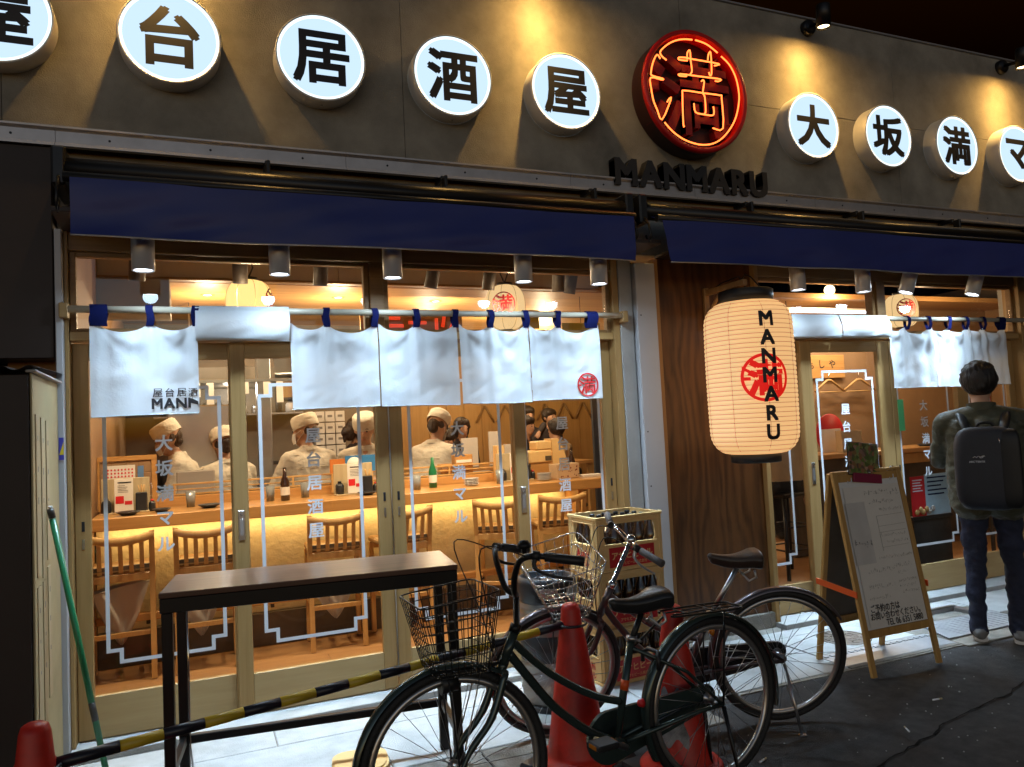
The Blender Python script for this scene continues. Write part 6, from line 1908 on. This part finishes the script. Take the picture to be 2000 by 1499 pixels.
bk1 = thing('bicycle', 'dark green city bicycle with black wire basket parked nearest', 'bicycle', (1.929, -1.774, .012), R(-175.33), group='bicycles parked before the shop')
make_bike(bk1, cfgA)
cfgB = dict(r=.330, L=1.088, steer=16, hb=(.862, 0, .60), ht=(.812, 0, .715), bb=(.455, 0, .270), st=(.335, 0, .560),
            top=[(.825, 0, .69), (.72, 0, .60), (.58, 0, .50), (.385, 0, .435)], down=[(.85, 0, .64), (.78, 0, .53), (.64, 0, .37), (.465, 0, .275)],
            stem=(.712, 0, .935), bar=[(.712, 0, .935), (.722, .06, .955), (.735, .13, .970), (.728, .20, .968), (.700, .285, .960)],
            bk=dict(x0=(.965, .905), x1=(1.13, 1.24), w=(.12, .19), z=(.665, .885), n=5, m=7, rise=.06), mg=(-15, 150, -5, 120),
            frame=M['bikemauve'], rim=M['rimst'], guard=M['bikemauve'], barm=M['chrome'], grip=M['grip'], lever=M['steel'], bell=1, bellm=M['chrome'], bkm=M['wirest'], lamp=M['blackp'],
            sad=((.345, .850), (.085, .835), 0), sadm=M['leathb'], post=M['steel'], rack=None, rackm=M['black'], case=M['blackp'], crank=-60, stand=(-.03, .20, .035), amber=True)
bk2 = thing('bicycle', 'mauve bicycle with steel basket leaning on its side stand behind', 'bicycle', (2.617, -1.36, .003), R(158.9), group='bicycles parked before the shop')
make_bike(bk2, cfgB)
bk2.rotation_euler = (R(-9.8), 0, R(158.9))
import numpy as np
# ------------------------------------------------------------------ people: tapered limbs fused into one skin
def fuse(name, prims, mats, parent, voxel=.012, smooth=5, wrinkle=0.0, seed=0, ratio=None):
    """prims: (p0, p1, r0, r1, material index, squash or None)"""
    b = MB()
    for (p0, p1, r0, r1, mi, sq) in prims:
        p0, p1 = Vector(p0), Vector(p1)
        d = p1 - p0; Ln = d.length
        n = 16
        if Ln < 1e-5:
            d = Vector((0, 0, 1)); Ln = 0
        q = d.normalized().to_track_quat('Z', 'X').to_matrix().to_4x4()
        prof = [(max(1e-4, r0 * math.sin(PI / 2 * i / 5)), -r0 * math.cos(PI / 2 * i / 5)) for i in range(6)]
        prof += [(max(1e-4, r1 * math.cos(PI / 2 * i / 5)), Ln + r1 * math.sin(PI / 2 * i / 5)) for i in range(6)]
        if sq:
            Mx = Matrix.Translation(p0) @ Matrix.Diagonal((sq[0], sq[1], sq[2], 1)) @ q
            # squash acts about p0 in figure axes
        else:
            Mx = Matrix.Translation(p0) @ q
        b.lathe(prof, n, Mx)
    tmp = b.build('tmp', mats[0])
    C.objects.unlink(tmp); SCR.collection.objects.link(tmp)
    rm = tmp.modifiers.new('r', 'REMESH'); rm.mode = 'VOXEL'; rm.voxel_size = voxel
    sm = tmp.modifiers.new('s', 'SMOOTH'); sm.factor = .5; sm.iterations = smooth
    dg = scratch_dg()
    me = bpy.data.meshes.new_from_object(tmp.evaluated_get(dg), depsgraph=dg)
    old = tmp.data
    bpy.data.objects.remove(tmp); bpy.data.meshes.remove(old)
    me.name = name
    me.materials.clear()
    for m in mats: me.materials.append(m)
    nf = len(me.polygons)
    cen = np.empty(nf * 3, np.float32); me.polygons.foreach_get('center', cen); cen = cen.reshape(nf, 3)
    best = np.full(nf, 1e9); mis = np.zeros(nf, np.int32)
    for (p0, p1, r0, r1, mi, sq) in prims:
        a = np.array(p0); d = np.array(p1) - a
        v = cen - a
        if sq: v = v / np.array(sq)
        l2 = float(d @ d)
        tt = np.zeros(nf) if l2 < 1e-9 else np.clip(v @ d / l2, 0, 1)
        ds = np.linalg.norm(v - tt[:, None] * d, axis=1) - (r0 + (r1 - r0) * tt)
        k = ds < best
        best[k] = ds[k]; mis[k] = mi
    me.polygons.foreach_set('material_index', mis)
    me.polygons.foreach_set('use_smooth', [True] * len(me.polygons))
    if wrinkle:
        nv = len(me.vertices)
        co = np.empty(nv * 3, np.float32); me.vertices.foreach_get('co', co); co = co.reshape(nv, 3)
        nr = np.empty(nv * 3, np.float32); me.vertex_normals.foreach_get('vector', nr); nr = nr.reshape(nv, 3)
        for i in range(nv):
            x, y, z = (float(q) for q in co[i])
            if z < 1.40 or wrinkle < .0036:
                k = noise.noise((x * 9 + seed, y * 9, z * 14)) * .6 + noise.noise((x * 21, y * 21 + seed, z * 34 + x * 12)) * .4
                co[i] += nr[i] * k * wrinkle
        me.vertices.foreach_set('co', co.ravel())
    me.update()
    o = bpy.data.objects.new(name, me); C.objects.link(o); o.parent = parent
    return o

def ik(a, c, l1, l2, pole):
    a, c, pole = Vector(a), Vector(c), Vector(pole)
    d = c - a; L = min(d.length, (l1 + l2) * .999); d.normalize()
    x = (l1 * l1 - l2 * l2 + L * L) / (2 * L); h = math.sqrt(max(0, l1 * l1 - x * x))
    n = pole - d * pole.dot(d); n.normalize()
    return a + d * x + n * h, a + d * L

def hand(pr, w, d, side, mi, curl=.5, s=1.0):
    """palm, four unequal bent fingers and a thumb from the wrist along d"""
    w = Vector(w); d = Vector(d).normalized()
    up = Vector((0, 0, 1)) if abs(d.z) < .8 else Vector((0, 1, 0))
    x = d.cross(up).normalized() * side; dn = -x.cross(d).normalized() * side
    if dn.z > 0 and abs(d.z) < .8: dn = -dn
    pr.append((w, w + d * .075 * s, .024 * s, .028 * s, mi, None))
    for i, ln in enumerate((.062, .072, .068, .052)):
        b0 = w + d * .085 * s + x * (i - 1.5) * .021 * s
        m = b0 + (d * math.cos(curl) + dn * math.sin(curl)) * ln * .5 * s
        e = m + (d * math.cos(curl * 2.1) + dn * math.sin(curl * 2.1)) * ln * .55 * s
        pr.append((b0, m, .0095 * s, .009 * s, mi, None)); pr.append((m, e, .009 * s, .0075 * s, mi, None))
    t0 = w + d * .03 * s - x * .028 * s; t1 = t0 + (d * .6 - x * .6 + dn * .5).normalized() * .04 * s
    pr.append((t0, t1, .012 * s, .0105 * s, mi, None)); pr.append((t1, t1 + (d * .8 + dn * .6).normalized() * .03 * s, .0105 * s, .008 * s, mi, None))

def figure(t, mats, hip=.88, legs='stand', lean=0.0, head_pitch=0.0, head_yaw=0.0, lh=None, rh=None, bulk=1.0, voxel=.013, wrinkle=.004, hair='short', hat=False, mask=False, hm=None, fem=False, seed=0, shoes=True, hem=False, neck_mi=0):
    """mats: skin, top, trousers, shoe"""
    pr = []
    Ml = Matrix.Translation((0, 0, hip)) @ Matrix.Rotation(-lean, 4, 'X')
    T = lambda x, y, z: Ml @ Vector((x, y, z))
    sw = (.165 if fem else .185) * (1 + (bulk - 1) * .5)
    bk = bulk
    # trunk
    pr.append((T(-.075, 0, .02), T(.075, 0, .02), .118, .118, 2, None))
    for s in (-1, 1):
        pr.append((T(s * .070, .0, .10), T(s * .092, .0, .26), .105 * bk, .108 * bk, 1, None))
        pr.append((T(s * .088, .0, .26), T(s * .100, -.012, .42), .108 * bk, .100 * bk, 1, None))
        pr.append((T(s * .045, -.012, .515), T(s * sw, -.01, .475), .060 * bk, .062 * bk, 1, None))
    if hem:
        for s in (-1, 1): pr.append((T(s * .09, -.01, -.02), T(s * .085, 0, .20), .135, .118 * bk, 1, None))
    pr.append((T(0, -.030, .12), T(0, -.036, .42), .088 * bk, .086 * bk, 1, None)); pr.append((T(0, .02, .12), T(0, .02, .40), .09 * bk, .09 * bk, 1, None))
    pr.append((T(0, -.005, .50), T(0, .012, .61), .056, .052, neck_mi, None))
    pr.append((T(-.05, -.02, .535), T(.05, -.02, .535), .052, .052, 1, None))
    # head
    hc = T(0, .02, .715)
    Mh = Matrix.Translation(hc) @ Matrix.Rotation(-lean * .3 - head_pitch, 4, 'X') @ Matrix.Rotation(head_yaw, 4, 'Z')
    H = lambda x, y, z: Mh @ Vector((x, y, z))
    pr.append((H(0, -.018, .030), H(0, -.012, .022), .092, .092, 0, None))
    pr.append((H(0, .030, -.010), H(0, .030, -.045), .072, .064, 0, None))
    pr.append((H(-.02, .055, -.085), H(.02, .055, -.085), .034, .034, 0, None))
    pr.append((H(0, .098, .0), H(0, .113, -.030), .010, .015, 0, None))
    pr.append((H(-.014, .098, -.066), H(.014, .098, -.066), .009, .009, 0, None))
    for s in (-1, 1):
        pr.append((H(s * .090, -.008, .012), H(s * .088, -.010, -.028), .016, .012, 0, None))
        pr.append((H(s * .033, .088, .012), H(s * .033, .090, .010), .013, .013, 0, None))
    # arms
    for s, tgt in ((-1, lh), (1, rh)):
        S = T(s * (sw + .012), -.01, .47)
        W = Vector(tgt) if tgt else T(s * (sw + .06), .06, -.06)
        E, W = ik(S, W, .285, .255, (s * .9, -.9, -.6))
        pr.append((S, E, .056 * bk, .046 * bk, 1, None))
        pr.append((E, W, .046 * bk, .034 * bk, 1, None))
        hand(pr, W + (W - E).normalized() * .012, (W - E), s, 0, .5)
    # legs
    for s in (-1, 1):
        hp = Vector((s * .088, 0, hip))
        if legs == 'stand':
            kn, an = Vector((s * .098, .012, hip * .535)), Vector((s * .102, -.02, .085))
        elif isinstance(legs, dict):
            kn, an = Vector(legs[s][0]), Vector(legs[s][1])
        else:
            kn, an = Vector((s * .11, .40, hip - .03)), Vector((s * .11, .36, hip - .44))
        pr.append((hp, kn, .092, .060, 2, None)); pr.append((kn, an, .060, .048, 2, None))
        if legs != 'sit': pr.append((kn * .35 + an * .65, an + Vector((0, .0, -.02)), .052, .056, 2, None))
        f = an + Vector((0, 0, -.045))
        pr.append((f + Vector((0, -.035, 0)), f + Vector((s * .012, .145, -.005)), .040, .034, 3, (1, 1, 1)))
        pr.append((f + Vector((0, -.03, -.012)), f + Vector((s * .012, .15, -.016)), .030, .028, 3, None))
    body = fuse('body', pr, mats, t, voxel, 5, wrinkle, seed)
    # hair
    hp_ = []
    rr = random.Random(seed)
    if hair in ('short', 'round'):
        g = 1.0 if hair == 'round' else .93
        hp_ += ([] if hat else [(H(0, -.026, .034), H(0, -.022, .022), .106 * g, .106 * g, 0, None), (H(-.035, .03, .066), H(.035, .03, .066), .060 * g, .060 * g, 0, None), (H(-.058, -.012, .03), H(.058, -.012, .03), .052 * g, .052 * g, 0, None)]) + [
                (H(0, -.052, .0), H(0, -.056, -.035), .070, .052, 0, None)]
        for s in (-1, 1): hp_.append((H(s * .050, -.040, .02), H(s * .060, -.03, .0), .040 * g, .035, 0, None))
        for k in range(0 if hat else 60):
            a = rr.uniform(0, 2 * PI); e = rr.uniform(.1, 1.3)
            p = H(.098 * g * math.cos(e) * math.cos(a), -.026 + .098 * g * math.cos(e) * math.sin(a), .042 + .098 * g * math.sin(e))
            q = H(.108 * g * math.cos(e + .2) * math.cos(a + .3), -.026 + .108 * g * math.cos(e + .2) * math.sin(a + .3), .040 + .108 * g * math.sin(e + .2) - .015)
            if (Mh.inverted() @ p).y < .07: hp_.append((p, q, .016, .006, 0, None))
    if hair in ('long', 'bun'):
        hp_ += [(H(0, -.026, .036), H(0, -.022, .03), .103, .100, 0, None), (H(0, -.062, -.01), H(0, -.066, -.07), .070, .055, 0, None)]
        for s in (-1, 1): hp_ += [(H(s * .070, -.015, .03), H(s * .078, .0, -.07), .046, .032, 0, None), (H(s * .04, .045, .08), H(s * .07, .05, .02), .04, .028, 0, None)]
        if hair == 'long':
            for s in (-1, 0, 1): hp_.append((H(s * .06, -.05, -.05), H(s * .075, -.045 + abs(s) * .05, -.22), .052, .035, 0, None))
        else:
            hp_.append((H(0, -.12, -.02), H(.0, -.13, -.05), .045, .042, 0, None)); hp_.append((H(0, -.125, -.06), H(.01, -.12, -.14), .032, .014, 0, None))
    if hp_: fuse('hair', hp_, [hm or M['hair']], t, .009, 2, .0035 if hair != 'bun' else .002, seed)
    if hat:
        b = MB()
        prof = [(.099, .018), (.101, .030), (.101, .070), (.098, .112), (.086, .128), (.04, .134), (.0005, .135)]
        b.lathe(prof, 30, Mh @ Matrix.Translation((0, -.020, .012)) @ Matrix.Rotation(R(-12), 4, 'X') @ Matrix.Diagonal((1.07, 1.17, 1.05, 1)))
        b.build('cook_cap', M['chefw'], t)
    if mask:
        b = MB()
        def mk(u, v):
            a = (u - .5) * 2.3
            return H(.079 * math.sin(a), .036 + .074 * math.cos(a) + .012 * math.exp(-(a * 2) ** 2) * math.sin(PI * v), -.014 - .090 * v)
        b.grid(mk, 14, 8); b.build('face_mask', M['maskw'], t)
        for s in (-1, 1): MB().tube([mk(0 if s < 0 else 1, .1), H(s * .096, -.012, .012), H(s * .097, -.018, -.02), mk(0 if s < 0 else 1, .9)], .0022, 4).build('mask_loop', M['maskw'], t)
    # eyes, brows and mouth
    for s in (-1, 1):
        MB().sphere(H(s * .033, .0965, .008), .0075, 8, 6).build('eye', M['ink'], t)
        MB().tube([H(s * .018, .099, .030), H(s * .034, .099, .034), H(s * .048, .092, .029)], .0035, 5).build('eyebrow', M['hair'], t)
    if not mask: MB().tube([H(-.020, .104, -.064), H(0, .108, -.066), H(.020, .104, -.064)], .004, 5).build('mouth', M['lip'], t)
    return Ml, Mh
M['maskw'] = pm('mask_white', (.70, .68, .64), .8, var=.02)
M['lip'] = pm('lip', (.35, .13, .10), .5, var=0)
M['sole'] = pm('sneaker', (.20, .20, .20), .6, var=.3)
M['darkpants'] = pm('dark_trousers', (.02, .02, .022), .8, var=.1)

# ---- pedestrian seen from behind
PX, PY, PR = 4.66, -1.06, R(-51)
t = thing('person', 'person from behind in olive jacket and dark jeans wearing a dark backpack', 'person', (PX, PY, .0), PR)
legs = {-1: ((-.105, .02, .47), (-.115, -.02, .095)), 1: ((.105, .035, .47), (.105, .0, .095))}
Ml, Mh = figure(t, [M['skin'], M['jacket'], M['jeans'], M['sole']], hip=.905, legs=legs, lean=.04, head_pitch=.38, lh=(-.13, .36, 1.10), rh=(.10, .38, 1.12), bulk=1.20, voxel=.010, wrinkle=.019, hair='round', seed=3, hem=True)
b = MB()
b.tube([(.15 * math.cos(a * PI / 16) * 1.22, -.005 + .15 * math.sin(a * PI / 16), .872 + .012 * math.sin(a * 1.3)) for a in range(32)], .011, 8, True)
b.build('jacket_hem', M['jacket'], t)
b = MB()
def collar(u, v):
    a = 2 * PI * u
    return Ml @ Vector((.076 * math.cos(a) * (1 + .1 * v), -.008 + .072 * math.sin(a), .535 + .055 * v + .010 * math.sin(a) * -1))
b.grid(collar, 24, 4); b.build('collar', M['jacket'], t)
for s in (-1, 1):
    x0 = .105 * s
    for k, (z, nm) in enumerate(((.055, 'shoe_sole'),)):
        MB().tube([(x0, -.06, .014), (x0 + s * .008, .05, .014), (x0 + s * .012, .14, .014)], [.038, .040, .036], 10, flat=.36).build('shoe_sole', M['white'], t)
pk = thing('backpack', 'smooth dark navy backpack carried by the person', 'backpack', (PX, PY, .88), PR)
def sup(x0, x1, y0, y1, z0, z1, e, nu=28, nv=20):
    b = MB(); cx, cy, cz = (x0 + x1) / 2, (y0 + y1) / 2, (z0 + z1) / 2; ax, ay, az = (x1 - x0) / 2, (y1 - y0) / 2, (z1 - z0) / 2
    f = lambda c, p: math.copysign(abs(c) ** p, c)
    b.grid(lambda u, v: Vector((cx + ax * f(math.cos(2 * PI * u), e) * max(1e-3, math.sin(PI * v)) ** e * (1 - .13 * (v - .45) * (v > .45)), cy + ay * f(math.sin(2 * PI * u), e) * max(1e-3, math.sin(PI * v)) ** e, cz - az * f(math.cos(PI * v), e))), nu, nv)
    return b
sup(-.185, .160, -.335, -.155, -.03, .475, .42).build('pack_body', M['pack'], pk)
sup(.045, .168, -.338, -.160, -.02, .46, .38).build('shaded_side', M['packd'], pk)  # right side of the pack in shadow, its shade put in as a black shell
MB().tube(bez([(-.05, -.17, .455), (-.03, -.18, .495), (.03, -.18, .495), (.05, -.17, .455)], 4), .009, 8).build('grab_loop', M['packd'], pk)
for s in (-1, 1):
    b = MB()
    pts = bez([(s * .085, -.185, .43), (s * .110, -.125, .50), (s * .125, -.02, .555), (s * .135, .09, .50), (s * .125, .145, .36), (s * .16, .12, .16), (s * .165, -.05, .06), (s * .13, -.18, .04)], 6)
    b.tube([Vector(p) for p in pts], .030, 8, flat=.42); b.build('shoulder_strap', M['packd'], pk)
b = MB(); b.text("ARC'TERYX", (-.065, -.3365, .268), (1, 0, 0), (0, 0, 1), .016, bold=.01)
for pl in ([(-.085, .292), (-.075, .300), (-.066, .292), (-.060, .300)], [(-.055, .302), (-.046, .290), (-.036, .292), (-.030, .300)], [(-.046, .296), (-.030, .303), (-.022, .300)]):
    b.tube([(x, -.3365, z) for x, z in pl], .0016, 5)
b.build('emblem', M['vinyl'], pk)
MB().tube([(.055, -.330, .40), (.057, -.338, .40), (.058, -.336, .375)], .004, 5).build('zip_pull', M['chrome'], pk)

# ---- cooks behind the counter
CHW = [M['skin'], M['chefw'], M['darkpants'], M['kdark']]
def cook(x, y, top, rz, lab, **kw):
    hip = top - .895
    t = thing('person', lab, 'person', (x, y, .03), R(rz), group='cooks behind the counter')
    Ml, Mh = figure(t, CHW, hip=hip, hat=True, hair='short', voxel=.014, wrinkle=.011, bulk=1.10, **kw)
    b = MB()
    b.grid(lambda u, v: Ml @ Vector((.070 * math.cos(2 * PI * u) * (1.06 - .08 * v), -.006 + .066 * math.sin(2 * PI * u), .530 + .050 * v)), 24, 4)
    b.grid(lambda u, v: Ml @ Vector((.073 * math.cos(2 * PI * u) * (1.06 + .10 * v), -.006 + .069 * math.sin(2 * PI * u) * (1 + .1 * v), .580 - .035 * v)), 24, 3)
    b.build('collar', M['chefw'], t)
    MB().tube([Ml @ Vector((x, -.150 * 1.02 + .9 * x * x, .395 - .02 * abs(x))) for x in (-.16, -.08, 0, .08, .16)], .004, 5).build('yoke_seam', M['chefw'], t)
    return t
cook(.045, 2.55, 1.72, 82, 'masked cook in cream uniform bending in profile at the left', lean=.30, head_pitch=.25, lh=(-.12, .40, 1.05), rh=(.1, .42, 1.02), mask=True, seed=11)
cook(.30, 2.75, 1.62, 20, 'cook half hidden behind the first door stile', lean=.15, head_pitch=.2, lh=(-.1, .35, 1.0), rh=(.1, .35, 1.0), seed=12)
cook(.955, 2.45, 1.70, 22, 'masked cook from behind under the second curtain panel', lean=.10, head_pitch=.12, head_yaw=.75, lh=(-.22, .30, 1.0), rh=(.2, .3, 1.0), mask=True, seed=13)
cook(1.50, 2.70, 1.69, 160, 'cook in striped folds partly behind the middle stile', lean=.12, head_pitch=.2, lh=(-.15, .35, 1.05), rh=(.15, .3, 1.0), seed=14)
cook(2.0, 2.42, 1.70, -52, 'masked cook in profile cutting food right of the middle stile', lean=.22, head_pitch=.42, lh=(-.05, .42, 1.10), rh=(.08, .40, 1.10), mask=True, seed=15)

# ---- guests
def guest(x, y, top, rz, lab, mats, **kw):
    hip = max(.62, top - .87)
    t = thing('person', lab, 'person', (x, y, .03), R(rz), group=kw.pop('group', 'guests at the back tables'))
    figure(t, mats, hip=hip, legs='sit', voxel=.016, wrinkle=.004, **kw)
DK = [M['skin'], M['tee'], M['darkpants'], M['kdark']]
BG = [M['skin'], M['beige'], M['darkpants'], M['kdark']]
guest(1.56, 3.55, 1.66, -70, 'woman with tied dark hair in black behind the third cook', DK, hair='bun', fem=True, head_pitch=.25, seed=21)
guest(2.98, 4.75, 1.52, 150, 'guest with bowed dark head at the pale back table', DK, hair='short', head_pitch=.5, lean=.2, seed=22)
guest(3.20, 4.95, 1.64, 190, 'guest with long dark hair facing the kitchen at the back table', DK, hair='long', fem=True, head_pitch=.25, seed=23)
guest(4.02, 4.75, 1.62, 215, 'guest with a hand at the chin beside the third door stile', DK, hair='short', head_pitch=.15, lh=(-.05, .18, 1.38), seed=24)
guest(4.28, 4.35, 1.56, 25, 'guest in a beige shirt with back turned to the window', BG, hair='round', seed=25)
guest(4.34, 5.4, 1.76, 180, 'dark haired guest behind the beige shirted one', DK, hair='round', seed=26)
guest(4.62, 5.3, 1.72, 200, 'guest with flat dark hair beside the slate partition', DK, hair='short', seed=27)
guest(4.96, 1.10, 1.66, -15, 'seated guest in beige shirt behind the big lantern', BG, hair='short', seed=28, group='guests in the right bay', bulk=1.1)
bpy.data.scenes.remove(SCR)
